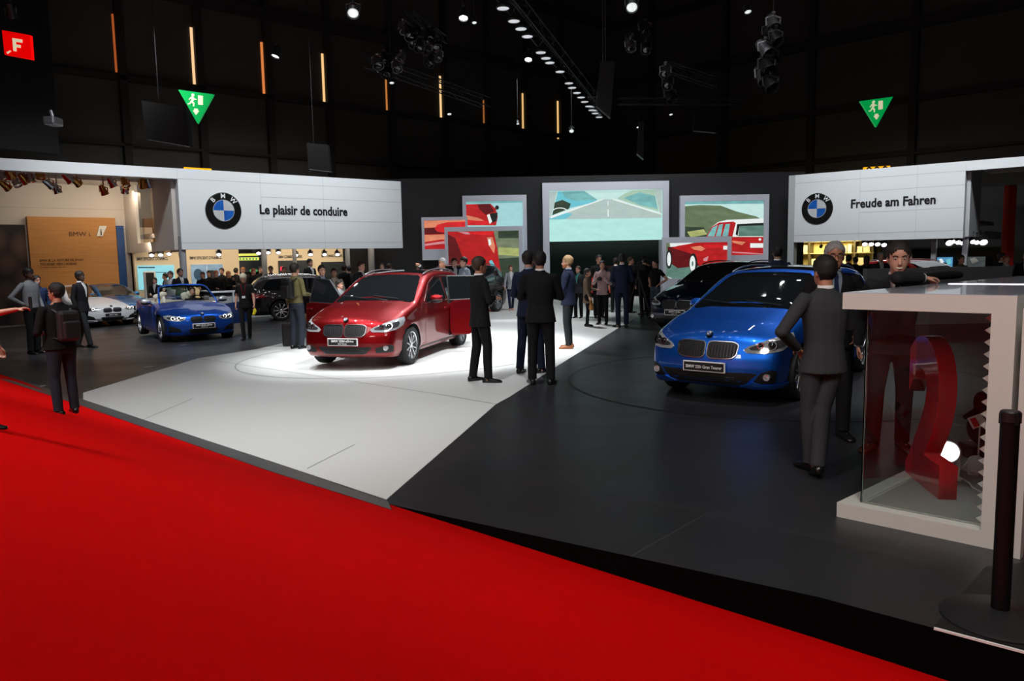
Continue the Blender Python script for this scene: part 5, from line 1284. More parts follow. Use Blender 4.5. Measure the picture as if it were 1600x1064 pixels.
# ------------------------------------------------------------------ people
SKIN = mat('skin_light', (.52, .27, .19), .5, var=(30, .08)); SKINT = mat('skin_tanned', (.38, .17, .10), .5, var=(30, .08)); SKIND = mat('skin_dark', (.07, .035, .022), .5)
EYEW = mat('eye_white', (.6, .58, .55), .3); EYED = mat('eye_dark', (.02, .012, .01), .2); LIP = mat('lips', (.36, .10, .09), .5)
HAIR = {'brown': (.035, .018, .010), 'black': (.006, .005, .005), 'blond': (.30, .19, .085), 'grey': (.25, .25, .25), 'ginger': (.30, .10, .035), 'white': (.55, .5, .38), 'dark': (.015, .010, .008), 'reddish': (.22, .05, .025), 'auburn': (.10, .03, .012)}
def hairmat(c): return mat('hair_' + c, HAIR[c], .6, bump=(120, .5))
FAB = {'black': (.005, .005, .006), 'charcoal': (.013, .014, .016), 'grey': (.085, .088, .098), 'midgrey': (.036, .038, .043), 'navy': (.008, .012, .032), 'blue': (.02, .035, .09), 'white': (.7, .7, .7), 'paleblue': (.30, .36, .45), 'lightgrey': (.22, .23, .25), 'jeans': (.05, .07, .10), 'darkjeans': (.016, .02, .03),
       'olive': (.10, .085, .035), 'tan': (.16, .11, .075), 'pink': (.38, .26, .27), 'red': (.35, .01, .01), 'hivis': (.35, .55, .05), 'teal': (.05, .20, .18), 'cream': (.5, .45, .38), 'orange': (.6, .12, .02)}
def fab(c): return cloth('fabric_' + c, FAB[c])
HEADR = [(.0, .026, .074, -.005), (.018, .043, .090, -.03), (.045, .058, .094, -.06), (.075, .067, .093, -.082), (.10, .072, .088, -.094), (.118, .0735, .086, -.098), (.14, .0755, .093, -.102), (.165, .0755, .092, -.103), (.19, .069, .082, -.096), (.212, .055, .060, -.078), (.229, .035, .034, -.052), (.238, .012, .008, -.024)]
def head_ring(w_, f, b, z, n=20, g=0.0):
    out = []
    for i in range(n):
        a = 2 * PI * i / n; c, s = math.cos(a), math.sin(a)
        cx, cy = math.copysign(abs(c) ** .92, c), math.copysign(abs(s) ** .92, s)
        yc = (f + b) / 2; hy = (f - b) / 2
        out.append(Vector(((w_ + g) * cx, yc + (hy + g) * cy, z)))
    return out
ARMS = dict(down=((.255, -.03, 1.16), (.265, .05, .92)), hip=((.41, -.10, 1.19), (.215, .03, 1.04)), fold=((.25, .05, 1.17), (.03, .21, 1.20)), hold=((.25, .0, 1.15), (.12, .27, 1.13)), phone=((.25, .13, 1.22), (.14, .36, 1.42)),
            pocket=((.29, -.07, 1.18), (.20, .04, .97)), reach=((.32, .20, 1.33), (.33, .44, 1.38)), front=((.25, .02, 1.15), (.08, .20, 1.0)), chin=((.20, .14, 1.18), (.08, .17, 1.42)), back=((.27, -.14, 1.18), (.10, -.20, 1.05)), swing=((.25, -.15, 1.18), (.26, -.12, .95)),
            lean=((.27, .22, 1.28), (.20, .46, 1.26)), lean2=((.30, .26, 1.24), (.05, .40, 1.25)), camera=((.26, .08, 1.16), (.09, .26, 1.30)), pointing=((.25, .25, 1.35), (.22, .52, 1.40)), carry=((.25, -.0, 1.15), (.25, .08, .93)), up=((.26, .26, 1.42), (.26, .50, 1.52)))
def hand(bm, e, wv, s, small):
    d = (wv - e).normalized(); n = Vector((-s, 0, 0)); n = n - d * n.dot(d)
    if n.length < .5 or abs(d.z) < .6: n = Vector((0, 0, -1)); n = n - d * n.dot(d)
    if n.length < .3: n = Vector((-s, 0, 0)); n = n - d * n.dot(d)
    n.normalize(); w_ = d.cross(n)
    if w_.y + .6 * w_.z < 0 if abs(d.z) < .6 else w_.y < 0: w_ = -w_
    q = 1.25 if small else 1.0
    P0 = wv
    rings = []
    for t, a, b in ((-.02, .024, .020), (.015, .028, .017), (.05, .040, .015), (.088, .041, .013), (.098, .036, .010)):
        c = P0 + d * t + n * (t * .05)
        rings.append([c + w_ * (math.cos(2 * PI * k / 12) * a * (1 + (q - 1) * .3)) + n * (math.sin(2 * PI * k / 12) * b * q) for k in range(12)])
    loft(bm, rings)
    for k, (o, L) in enumerate(((.030, .070), (.010, .080), (-.011, .074), (-.030, .057))):
        b0 = P0 + d * .082 + w_ * o; c1 = .25 + .10 * k
        d1 = (d * math.cos(c1) + n * math.sin(c1)); d2 = (d * math.cos(c1 * 2.6) + n * math.sin(c1 * 2.6)); d3 = (d * math.cos(c1 * 3.4) + n * math.sin(c1 * 3.4))
        p1 = b0 + d1 * L * .45; p2 = p1 + d2 * L * .32; p3 = p2 + d3 * L * .25
        limb(bm, [b0 - d * .02, b0, p1, p2, p3], [.0092 * q, .0092 * q, .0085 * q, .0080 * q, .006 * q], 8)
    b0 = P0 + d * .02 + w_ * .022; td = (d * .72 + w_ * .55 + n * .42).normalized(); p1 = b0 + td * .045; p2 = p1 + (d * .9 + n * .35 + w_ * .12).normalized() * .034
    limb(bm, [b0 - td * .01, b0, p1, p2], [.013 * q, .013 * q, .010 * q, .0075 * q], 8)

def rings_at(tab, z):
    for a, b in zip(tab[:-1], tab[1:]):
        if a[0] <= z <= b[0]:
            t = (z - a[0]) / (b[0] - a[0]); return a[1] + (b[1] - a[1]) * t, a[2] + (b[2] - a[2]) * t
    return tab[-1][1:3] if z > tab[-1][0] else tab[0][1:3]

def person(label, px, feet, top, face, arms=('down', 'down'), legs=None, coat='black', trousers='black', shoes='black', hair='dark', hairlen=0, skin=SKIN, shirt='white', tie=None, hem=.84, sleeves=True, female=False,
           head=(0, 0), lean=0.0, vox=.012, group=None, extras=(), loc=None, glasses=False, beard=None, smile=False, jacket_name='jacket', carpet=False, bulk=1.0, collar=True, height=None, sit=False, hatc=None):
    g = CP(px, feet) if carpet else GP(px, feet)
    if loc is not None: g = Vector(loc)
    if height: H = height
    else:
        d = ray(px, top); tt = g.y / d.y; H = CAM_H + d.z * tt - g.z
    k = H / 1.775
    a = R(face); vx = Vector((math.sin(a), -math.cos(a)))
    t = thing('person', label, 'person', g, math.atan2(-vx.x, vx.y), group, k)
    if legs is None: legs = ((-.10, 0, -8), (.10, .02, 8))
    W_ = (.93 if female else 1.0) * bulk
    yl = lean                                              # how far the chest is forward of the hips
    def ly(z): return yl * max(0, (z - .95) / .5)
    hipw = .165 * (1.03 if female else 1) * bulk
    # ---- joints
    J = []
    for sx, f in ((-1, legs[0]), (1, legs[1])):
        hip = Vector((sx * .088, 0, .92)); ank = Vector((f[0], f[1] - .03, .085 + (f[3] if len(f) > 3 else 0)))
        kn = (hip + ank) / 2 + Vector((sx * .01, .035 + (f[4] if len(f) > 4 else 0), .02)); J.append((hip, kn, ank, f))
    AJ = []
    for sx, nm in ((-1, arms[0]), (1, arms[1])):
        if isinstance(nm, dict):
            inv = (Matrix.Translation(g) @ Matrix.Rotation(t.rotation_euler.z, 4, 'Z') @ Matrix.Scale(k, 4)).inverted()
            e, w_ = inv @ nm['e'], inv @ nm['w']; AJ.append((Vector((sx * .178 * W_, -.01 + ly(1.43), 1.44)), e, w_, sx)); continue
        e, w_ = ARMS[nm] if isinstance(nm, str) else nm
        e = Vector((sx * e[0] * (1 if abs(e[0]) < .2 else W_), e[1], e[2])); w_ = Vector((sx * w_[0], w_[1], w_[2]))
        e.y += ly(e.z); w_.y += ly(w_.z); sh = Vector((sx * .178 * W_, -.01 + ly(1.43), 1.44)); AJ.append((sh, e, w_, sx))
    small = vox > .0095
    # ---- body: one continuous surface
    bm = bmesh.new()
    TB = [(.86, .135, .105), (.95, .15, .11), (1.10, .125, .095), (1.25, .145, .11), (1.38, .165, .11), (1.45, .15, .09), (1.50, .085, .07), (1.53, .058, .058)]
    loft(bm, [[Vector((rx * W_ * math.cos(2 * PI * i / 16), ry * math.sin(2 * PI * i / 16) + ly(z), z)) for i in range(16)] for z, rx, ry in TB])
    hy, hp_ = R(head[0]), R(head[1]); HM = Matrix.Translation((0, ly(1.56) + .012, 1.545)) @ Matrix.Rotation(hy, 4, 'Z') @ Matrix.Rotation(hp_, 4, 'X')
    limb(bm, [(0, -.01 + ly(1.44), 1.44), (0, -.008 + ly(1.52), 1.52), HM @ Vector((0, -.012, .03)), HM @ Vector((0, -.005, .08))], [(.062, .064), .055, .055, .05], 12)
    loft(bm, [[HM @ p for p in head_ring(w_ * (.95 if female else 1), f, b, z)] for z, w_, f, b in HEADR])
    limb(bm, [HM @ Vector((0, .080, .125)), HM @ Vector((0, .098, .095)), HM @ Vector((0, .108, .078)), HM @ Vector((0, .092, .066))], [.009, .011, .015, .010], 8)
    limb(bm, [HM @ Vector((-.04, .080, .137)), HM @ Vector((0, .088, .135)), HM @ Vector((.04, .080, .137))], [.007, .007, .007], 6)
    for sx in (-1, 1): ell(bm, HM @ Vector((sx * .077, -.008, .10)), (.010, .019, .032), 8, 6)
    for sh, e, w_, sx in AJ:
        limb(bm, [sh + Vector((-sx * .04, 0, .0)), sh, (sh + e) / 2, e], [.045, .05, .042, .036], 10); ell(bm, e, (.037,) * 3, 10, 8); limb(bm, [e, (e * .55 + w_ * .45), w_], [.036, .036, .025], 10); hand(bm, e, w_, sx, small)
    for hip, kn, ank, f in J:
        limb(bm, [hip, (hip + kn) / 2, kn, (kn * .6 + ank * .4), ank + Vector((0, .0, .0))], [.082, .07, .052, .050, .034], 10)
        ta = R(f[2]); dv = Vector((math.sin(ta), math.cos(ta), 0)); limb(bm, [ank + Vector((0, -.03, -.04)) , ank + dv * .06 + Vector((0, 0, -.045)), ank + dv * .15 + Vector((0, 0, -.06))], [.033, .032, .02], 8)
    remesh('body', bm, vox * (.85 if small else 1), skin, t, it=2)
    # ---- face
    for sx in (-1, 1):
        bm = bmesh.new(); ell(bm, HM @ Vector((sx * .031, .078, .117)), (.0125, .010, .0085), 10, 8); o = fin('eye', bm, EYEW, t, smooth=True)
        bm = bmesh.new(); ell(bm, HM @ Vector((sx * .031, .0855, .117)), (.0058, .0035, .0058), 8, 6); fin('iris', bm, EYED, o, smooth=True)
        bm = bmesh.new(); limb(bm, [HM @ Vector((sx * .014, .093, .136)), HM @ Vector((sx * .032, .091, .141)), HM @ Vector((sx * .050, .078, .136))], [(.005, .004), (.006, .004), (.003, .003)], 6); fin('eyebrow', bm, hairmat(hair if hair not in ('blond', 'white', 'grey') else 'brown'), t)
    bm = bmesh.new(); limb(bm, [HM @ Vector((-.024 - .008 * smile, .084 - .006 * smile, .044 + .008 * smile)), HM @ Vector((0, .096, .041)), HM @ Vector((.024 + .008 * smile, .084 - .006 * smile, .044 + .008 * smile))], [(.002, .003), (.006, .008), (.002, .003)], 8); mo = fin('mouth', bm, LIP, t, smooth=True)
    if smile:
        bm = bmesh.new(); limb(bm, [HM @ Vector((-.025, .0865, .0495)), HM @ Vector((-.012, .0965, .0455)), HM @ Vector((0, .0995, .0435)), HM @ Vector((.012, .0965, .0455)), HM @ Vector((.025, .0865, .0495))], [(.002, .002), (.004, .004), (.005, .005), (.004, .004), (.002, .002)], 8); fin('teeth', bm, mat('teeth', (.8, .78, .72), .3), mo, smooth=True)
    if beard:
        bm = bmesh.new(); rr = [(-.006, .030, .080, -.0), (.012, .047, .097, -.02), (.034, .060, .100, -.03), (.055, .069, .093, -.03), (.075, .073, .06, -.02)]
        loft(bm, [[HM @ p for p in head_ring(w_, f, b, z)] for z, w_, f, b in rr]); fin('beard', bm, hairmat(beard), t, smooth=True)
    if glasses:
        bm = bmesh.new()
        for sx in (-1, 1):
            pts = [HM @ Vector((sx * (.034 + .024 * math.cos(q)), .101 - abs(.5 * (math.cos(q) + 1) * .008), .116 + .018 * math.sin(q))) for q in [2 * PI * i / 14 for i in range(15)]]
            limb(bm, pts, [.0022] * 15, 5); limb(bm, [HM @ Vector((sx * .058, .094, .12)), HM @ Vector((sx * .080, .0, .118))], [.002, .002], 5)
        limb(bm, [HM @ Vector((-.010, .101, .12)), HM @ Vector((.010, .101, .12))], [.002, .002], 5); fin('glasses', bm, M_plastic, t)
    # ---- hair
    if hair != 'none':
        bm = bmesh.new(); rr = []
        nseg = 30
        hz = [.03 + .0104 * q for q in range(21)]
        def hrow(z):
            for A_, B_ in zip(HEADR[:-1], HEADR[1:]):
                if A_[0] <= z <= B_[0]: q = (z - A_[0]) / (B_[0] - A_[0]); return [A_[i] + (B_[i] - A_[i]) * q for i in range(4)]
            return list(HEADR[-1])
        def hairline(x, y):
            if y > .035: return .186 - .030 * min(1, abs(x) / .055) ** 2 + noise.noise(Vector((x * 60, y * 30, px * .37))) * .012
            if y > .012: return .118
            if y > -.022: return .088
            if y > -.055: return .045
            return .034
        for z, w_, f, b in [hrow(q) for q in hz]:
            base_ = head_ring(w_ * (.97 if female else 1), f, b, z, nseg, 0); row = []
            for p_ in base_:
                hl = hairline(p_.x, p_.y)
                g_ = .003 + (.007 if p_.y > .03 else .012) * min(1, max(0, (z - hl) / .05)); o_ = Vector((p_.x, p_.y + .01, 0)); o_.normalize()
                row.append(p_ + o_ * g_ * (1 if z < .2 else .6) + Vector((0, 0, .012 * min(1, max(0, (z - .17) / .05)))))
            rr.append(row)
        vr = [[bm.verts.new(p) for p in r] for r in rr]
        for A_, B_ in zip(vr[:-1], vr[1:]):
            for i in range(nseg):
                c = (A_[i].co + B_[(i + 1) % nseg].co) / 2
                y = c.y; hl = hairline(c.x, c.y)
                if hairlen and y < .045: hl = 0 if y < .012 else .10
                if c.z > hl: bm.faces.new((A_[i], A_[(i + 1) % nseg], B_[(i + 1) % nseg], B_[i]))
        bm.faces.new(vr[-1])
        for v in [v for v in bm.verts if not v.link_faces]: bm.verts.remove(v)
        bmesh.ops.recalc_face_normals(bm, faces=bm.faces[:])
        bmesh.ops.solidify(bm, geom=bm.faces[:], thickness=.006)
        for v in bm.verts:
            n_ = noise.noise(v.co * 40) * .006; v.co += v.co.normalized() * n_; v.co.z -= max(0, noise.noise(v.co * 60)) * .010; v.co = HM @ v.co
        ho = fin('hair', bm, hairmat(hatc or hair), t, smooth=True)
        if hairlen:
            bm = bmesh.new(); z0 = .16; L = hairlen
            rings = []
            for i in range(7):
                z = z0 - (L + .06) * i / 6; sp_ = .078 + .012 * math.sin(i * .9) - (.022 if i == 6 else 0)
                ring_ = []
                for q in range(9): an = PI * 1.0 + PI * q / 8; ring_.append(Vector((sp_ * math.cos(an), -.02 + (.090 + .006 * i * .3) * math.sin(an), z)))
                for q in range(9): an = 2 * PI - PI * q / 8; ring_.append(Vector(((sp_ - .03) * math.cos(an), -.02 + .055 * math.sin(an), z)))
                rings.append([HM @ p for p in ring_])
            loft(bm, rings)
            o = remesh('long_hair', bm, .010, hairmat(hair), t, it=3)
    # ---- trousers
    if trousers:
        bm = bmesh.new()
        loft(bm, [[Vector((rx * math.cos(2 * PI * i / 16), ry * math.sin(2 * PI * i / 16) + ly(z), z)) for i in range(16)] for z, rx, ry in ((.84, hipw * .93, .115), (.92, hipw * 1.0, .127), (1.02, hipw * .9, .115), (1.06, hipw * .85, .108))])
        thin = .86 if female else 1
        for hip, kn, ank, f in J:
            dn = (ank - kn).normalized(); limb(bm, [hip + Vector((0, 0, .03)), hip, (hip + kn) / 2, kn, (kn + ank) / 2, ank + Vector((0, .01, .02)) , ank + dn * .012 + Vector((0, .012, 0))], [.088 * bulk, .098 * bulk, .086 * thin, .070 * thin, .066 * thin, .060 * thin, .064 * thin], 14)
        remesh('trousers', bm, vox * 1.15, fab(trousers), t, it=3)
    for hip, kn, ank, f in J:
        ta = R(f[2]); M_ = Matrix.Translation((ank.x, ank.y, ank.z - .085)) @ Matrix.Rotation(-ta, 4, 'Z') @ (Matrix.Rotation(R(-f[5]), 4, 'X') if len(f) > 5 else Matrix.Identity(4))
        bm = bmesh.new(); rings = []
        for y, w_, h in ((-.075, .018, .05), (-.065, .034, .075), (-.02, .040, .095), (.04, .041, .085), (.09, .048, .062), (.14, .050, .050), (.185, .040, .040), (.205, .016, .022)):
            rings.append([M_ @ Vector((math.copysign(abs(math.cos(2 * PI * i / 14)) ** .7, math.cos(2 * PI * i / 14)) * w_, y, max(.004, h * .5 + h * .5 * math.sin(2 * PI * i / 14)))) for i in range(14)])
        loft(bm, rings); so = fin('shoe', bm, {'black': mat('black_leather', (.006, .006, .006), .25), 'tan': mat('tan_leather', (.28, .09, .03), .35), 'brown': mat('brown_leather', (.05, .015, .01), .25), 'nude': SKIN}[shoes], t, smooth=True)
    # ---- jacket, shirt or coat
    flare = hem < .95 and not (jacket_name == 'shirt')
    CT_ = [(hem, (.185 if hem > .7 else .20) * W_ + (0.012 if flare else 0), .135 + (.012 if flare else 0)), (hem + .10, .18 * W_, .133), (1.08, .158 * W_, .120), (1.22, .172 * W_, .128), (1.34, .188 * W_, .130), (1.42, .185 * W_, .115), (1.47, .150 * W_, .092), (1.505, .085, .075), (1.53, .064, .066)]
    if jacket_name == 'shirt': CT_[0] = (max(hem, .96), .168 * bulk, .125); CT_[1] = (1.03, .16 * W_, .12)
    CT_.sort(key=lambda q: q[0])
    bm = bmesh.new()
    loft(bm, [[Vector((rx * math.copysign(abs(math.cos(2 * PI * i / 20)) ** .85, math.cos(2 * PI * i / 20)), ry * math.sin(2 * PI * i / 20) + ly(z), z)) for i in range(20)] for z, rx, ry in CT_])
    for sh, e, w_, sx in AJ:
        d = (w_ - e).normalized(); q = 1.0 if jacket_name != 'shirt' else .88
        mid = (sh + e) / 2
        if sleeves is True: (limb(bm, [sh + Vector((-sx * .06, 0, -.01)), sh, sh * .75 + e * .25 + Vector((sx * .004, 0, 0)), mid, e], [.052, .064 * q, .062 * q, .057 * q, .051 * q], 12), limb(bm, [e, e * .5 + w_ * .5, w_], [.051 * q, .048 * q, .041 * q], 12), ell(bm, e, (.053 * q,) * 3, 12, 8))
        elif sleeves == 'short': limb(bm, [sh + Vector((-sx * .06, 0, -.01)), sh, sh * .75 + e * .25, sh * .35 + e * .65], [.05, .060, .058, .058], 12)
    jo = remesh(jacket_name, bm, vox * 1.05, fab(coat), t, it=3)
    def tz(x, z, e_=.010):
        rx, ry = rings_at([(a_, b_, c_) for a_, b_, c_ in CT_], z); return ry * math.sqrt(max(.02, 1 - min(.98, (x / rx)) ** 2)) + ly(z) + e_
    if shirt and collar:
        bm = bmesh.new(); lathe(bm, [(.064, 1.492), (.062, 1.548), (.056, 1.550), (.056, 1.49)], Matrix.Translation((0, ly(1.52) - .004, 0)) @ Matrix.Diagonal((1, 1.02, 1, 1)), 18, closed=True); fin('shirt_collar', bm, fab(shirt), t, smooth=True)
        bm = bmesh.new(); zs = [1.18, 1.26, 1.34, 1.41, 1.46, 1.50, 1.525]; ws = [.005, .020, .034, .046, .053, .054, .042]
        rows = [[bm.verts.new((x * w_, tz(x * w_, z, .006 if z < 1.49 else .004), z)) for x in (-1, -.5, 0, .5, 1)] for z, w_ in zip(zs, ws)]
        for A_, B_ in zip(rows[:-1], rows[1:]):
            for i in range(4): bm.faces.new((A_[i], A_[i + 1], B_[i + 1], B_[i]))
        bmesh.ops.solidify(bm, geom=bm.faces[:], thickness=.008); fin('shirt_front', bm, fab(shirt), t, smooth=True)
        if tie:
            bm = bmesh.new(); rows = [[bm.verts.new((x * w_, tz(x * w_, z, .016), z)) for x in (-1, 0, 1)] for z, w_ in ((1.17, .020), (1.25, .026), (1.35, .022), (1.45, .015), (1.475, .022), (1.51, .018))]
            for A_, B_ in zip(rows[:-1], rows[1:]):
                for i in range(2): bm.faces.new((A_[i], A_[i + 1], B_[i + 1], B_[i]))
            bmesh.ops.solidify(bm, geom=bm.faces[:], thickness=.008); fin('tie', bm, fab(tie), t, smooth=True)
        for (sh, e, w_, sx) in AJ:
            if sleeves is True:
                d = (w_ - e).normalized(); bm = bmesh.new(); limb(bm, [w_ - d * .02, w_ + d * .014], [.036, .034], 12); fin('cuff', bm, fab(shirt), t, smooth=True)
    if 'lanyard' in extras:
        bm = bmesh.new()
        for sx in (-1, 1): limb(bm, [Vector((sx * .06, tz(.06, 1.49, .012), 1.50)), Vector((sx * .045, tz(.045, 1.38, .012), 1.38)), Vector((sx * .012, tz(.01, 1.20, .012), 1.20))], [(.009, .003)] * 3, 6)
        lo = fin('lanyard', bm, mat('lanyard_red', (.6, .01, .01), .5), t); bm = bmesh.new(); box(bm, (0, tz(0, 1.15, .014), 1.15), (.085, .006, .06)); fin('name_badge', bm, fab('white'), lo)
    if 'belt' in extras:
        bm = bmesh.new(); lathe(bm, [(.165, .975), (.167, 1.0), (.160, 1.0), (.158, .975)], Matrix.Diagonal((1, .76, 1, 1)), 24, closed=True); fin('belt', bm, M_plastic, t)
    return t, k

GRP = None
def held(t, name, label, cat, loc, build, rz=0):
    """a thing carried by a person: stands at its own top level at the hand"""
    m = Matrix.Translation(t.location) @ Matrix.Rotation(t.rotation_euler.z, 4, 'Z') @ Matrix.Scale(t.scale.x, 4)
    p = m @ Vector(loc); bm = bmesh.new(); mats = build(bm); o = fin(name, bm, None, mats=mats, smooth=False); o.location = p; o.rotation_euler = (0, 0, t.rotation_euler.z + rz); o.scale = (t.scale.x * .92,) * 3; tag(o, label, cat); return o
def b_backpack(m):
    def f(bm):
        box(bm, (0, -.09, 0), (.30, .15, .44), bev=.05); box(bm, (0, -.18, -.06), (.24, .06, .26), bev=.025)
        for sx in (-1, 1): limb(bm, [(sx * .10, -.03, .19), (sx * .12, .06, .24), (sx * .135, .235, .16), (sx * .145, .24, .0), (sx * .15, .10, -.16), (sx * .11, -.03, -.19)], [(.022, .008)] * 6, 8)
        return [m]
    return f
def b_bag(m):
    def f(bm):
        rings = []
        for z, a, b in ((-.36, .17, .06), (-.30, .19, .075), (-.18, .17, .06), (-.12, .14, .035)): rings.append([Vector((a * math.copysign(abs(math.cos(q)) ** .6, math.cos(q)), b * math.sin(q), z)) for q in [2 * PI * i / 18 for i in range(18)]])
        loft(bm, rings)
        for s in (-.03, .03): limb(bm, [(-.07, s, -.13), (-.06, s, -.04), (0, s, .0), (.06, s, -.04), (.07, s, -.13)], [.008] * 5, 6)
        return [m]
    return f
def b_camera(bm):
    box(bm, (0, 0, 0), (.14, .06, .10), bev=.012); cyl(bm, (0, .03, 0), (0, .11, 0), .035, n=16); box(bm, (0, 0, .06), (.05, .05, .03), bev=.006); return [M_plastic]
def b_phone(bm): box(bm, (0, 0, 0), (.075, .012, .15), bev=.003); return [M_plastic]
def b_paper(bm): box(bm, (0, 0, 0), (.21, .30, .012), bev=.002); return [fab('white')]

N1, N2 = .008, .013
# ---- foreground right: three men talking
person('man in glasses and black suit facing us beside the bright blue car', 1303, 690, 380, -12, ('pocket', 'hold'), ((-.11, .02, -15), (.12, .03, 25)), hair='grey', glasses=True, coat='black', trousers='black', shirt='paleblue', tie='blue', skin=SKINT, vox=N1, loc=GP(1296, 684))
grey_man, gk = person('man in dark grey suit seen from behind, elbow out and legs crossed', 1282, 737, 402, 186, ('hip', ((.27, .10, 1.2), (.12, .30, 1.22))), ((-.07, .06, -10), (-.12, -.16, 15, .03, .05, 22)), hair='black', coat='midgrey', trousers='midgrey', vox=N1, shirt='white', head=(8, -4), skin=SKINT, loc=None)
pm = gnd(1392, 715, .0)
person('smiling man in dark suit and tie behind the glazed counter', 1400, 712, 379, -24, (dict(e=Vector((3.03, 6.03, ZTOP + .055)), w=Vector((3.26, 6.10, ZTOP + .05))), 'down'), ((-.10, -.02, -20), (.13, .08, 25)), loc=GP(1388, 702), lean=.42, height=1.86, hair='dark', coat='charcoal', trousers='black', shoes='brown', shirt='white', tie='black', smile=True, vox=N1, head=(4, -6), hairlen=0)
# dark sleeve like wrap lying on the counter top
p = atY(1385, 438, 6.6)
# ---- centre group on the white floor
person('man in black suit standing alone behind the open red door', 752, 597, 402, 115, ('fold', 'fold'), ((-.13, -.05, -18), (.12, .08, 25)), hair='brown', coat='black', trousers='black', vox=N1, skin=SKINT, shirt='white', hem=.80)
person('man in navy suit half hidden behind the man with his back turned', 828, 583, 393, 150, ('hold', 'down'), ((-.13, -.04, -10), (.15, .1, 30)), hair='black', coat='navy', trousers='navy', vox=N1, shirt='paleblue')
person('man in black suit with back to us at the edge of the white floor', 846, 600, 393, 172, ('fold', 'fold'), ((-.12, .0, -20), (.13, .0, 12)), hair='black', coat='black', trousers='black', vox=N1, bulk=1.08, skin=SKINT)
person('bearded blond man in navy jacket and tan shoes', 889, 544, 400, -105, ('fold', 'hold'), ((-.14, .0, 0), (.13, .03, 10)), hair='blond', beard='ginger', coat='navy', trousers='charcoal', shoes='tan', vox=.010, shirt='paleblue', glasses=True)
person('woman in grey blazer and dark trousers walking toward us', 799, 485, 415, 5, ('down', 'carry'), ((-.06, -.12, -4), (.06, .14, 8)), hair='auburn', hairlen=.10, coat='lightgrey', trousers='navy', shoes='nude', female=True, vox=N2)
cw1, k1_ = person('woman in brown coat holding a tan handbag', 918, 510, 420, 80, ('hold', 'carry'), None, hair='dark', hairlen=.05, coat='tan', trousers='black', female=True, vox=N2, hem=.72, collar=False)
held(cw1, 'handbag', 'tan leather handbag hanging from the hand of the woman in brown coat', 'handbag', (.27, .14, .86), b_bag(mat('tan_bag', (.45, .19, .05), .5)))
cw2, _ = person('woman in pale top and black vest using a camera', 942, 507, 408, -20, ('camera', 'camera'), None, hair='black', hairlen=.30, coat='pink', trousers='black', female=True, vox=N2, collar=False)
held(cw2, 'camera', 'small black camera in the hands of the woman in pale top', 'camera', (0, .36, 1.29), b_camera)
person('person in dark cap behind the woman with the camera', 936, 497, 399, 10, ('down', 'down'), None, hair='black', coat='black', trousers='black', vox=N2, collar=False)
person('person in teal scarf and dark jacket between the two groups', 904, 497, 416, -30, ('down', 'down'), None, hair='brown', coat='charcoal', trousers='black', vox=N2, shirt='teal')
person('man in navy blue suit with back to us near the floor edge', 972, 511, 397, 170, ('front', 'front'), ((-.09, -.06, -40), (.10, .0, 5)), hair='black', coat='navy', trousers='navy', vox=.010)
person('man in black behind the man in the navy blue suit', 962, 488, 403, 160, ('down', 'hold'), None, hair='dark', coat='black', trousers='black', vox=N2)
cm, _ = person('cameraman in black bending to a tripod camera', 985, 489, 402, 60, ('camera', 'reach'), None, hair='brown', coat='black', trousers='black', vox=N2, collar=False, jacket_name='jumper', hem=.92)
person('crew member in black beside the tripod camera', 1007, 492, 401, 200, ('down', 'hold'), None, hair='dark', coat='black', trousers='black', vox=N2, collar=False, jacket_name='jumper', hem=.92)
person('man in black polo shirt with hands on hips near the navy car', 1024, 497, 406, -60, ('hip', 'hip'), None, hair='dark', coat='black', trousers='jeans', vox=.010, sleeves='short', jacket_name='shirt', collar=False)
person('person in dark red shirt behind the man in the black polo', 1013, 487, 410, -40, ('down', 'hip'), None, hair='dark', coat='red', trousers='black', vox=N2, collar=False, jacket_name='shirt')
# tripod with camera
tp = GP(998, 497); t = thing('tripod_camera', 'black video camera on a tripod beside the cameraman', 'camera', tp)
for k in range(3):
    a = 2 * PI * k / 3 + .5; bm = bmesh.new(); limb(bm, [(.45 * math.cos(a), .45 * math.sin(a), .0), (.03 * math.cos(a), .03 * math.sin(a), 1.15)], [.014, .02], 8); fin('leg', bm, M_plastic, t)
bm = bmesh.new(); cyl(bm, (0, 0, 1.1), (0, 0, 1.35), .03); fin('tripod_head', bm, M_plastic, t)
bm = bmesh.new(); box(bm, (0, 0, 1.45), (.34, .13, .17), bev=.02); cyl(bm, (-.17, 0, 1.45), (-.30, 0, 1.45), .05, n=16); box(bm, (.05, .05, 1.58), (.14, .04, .05), bev=.01); fin('video_camera', bm, M_plastic, t)
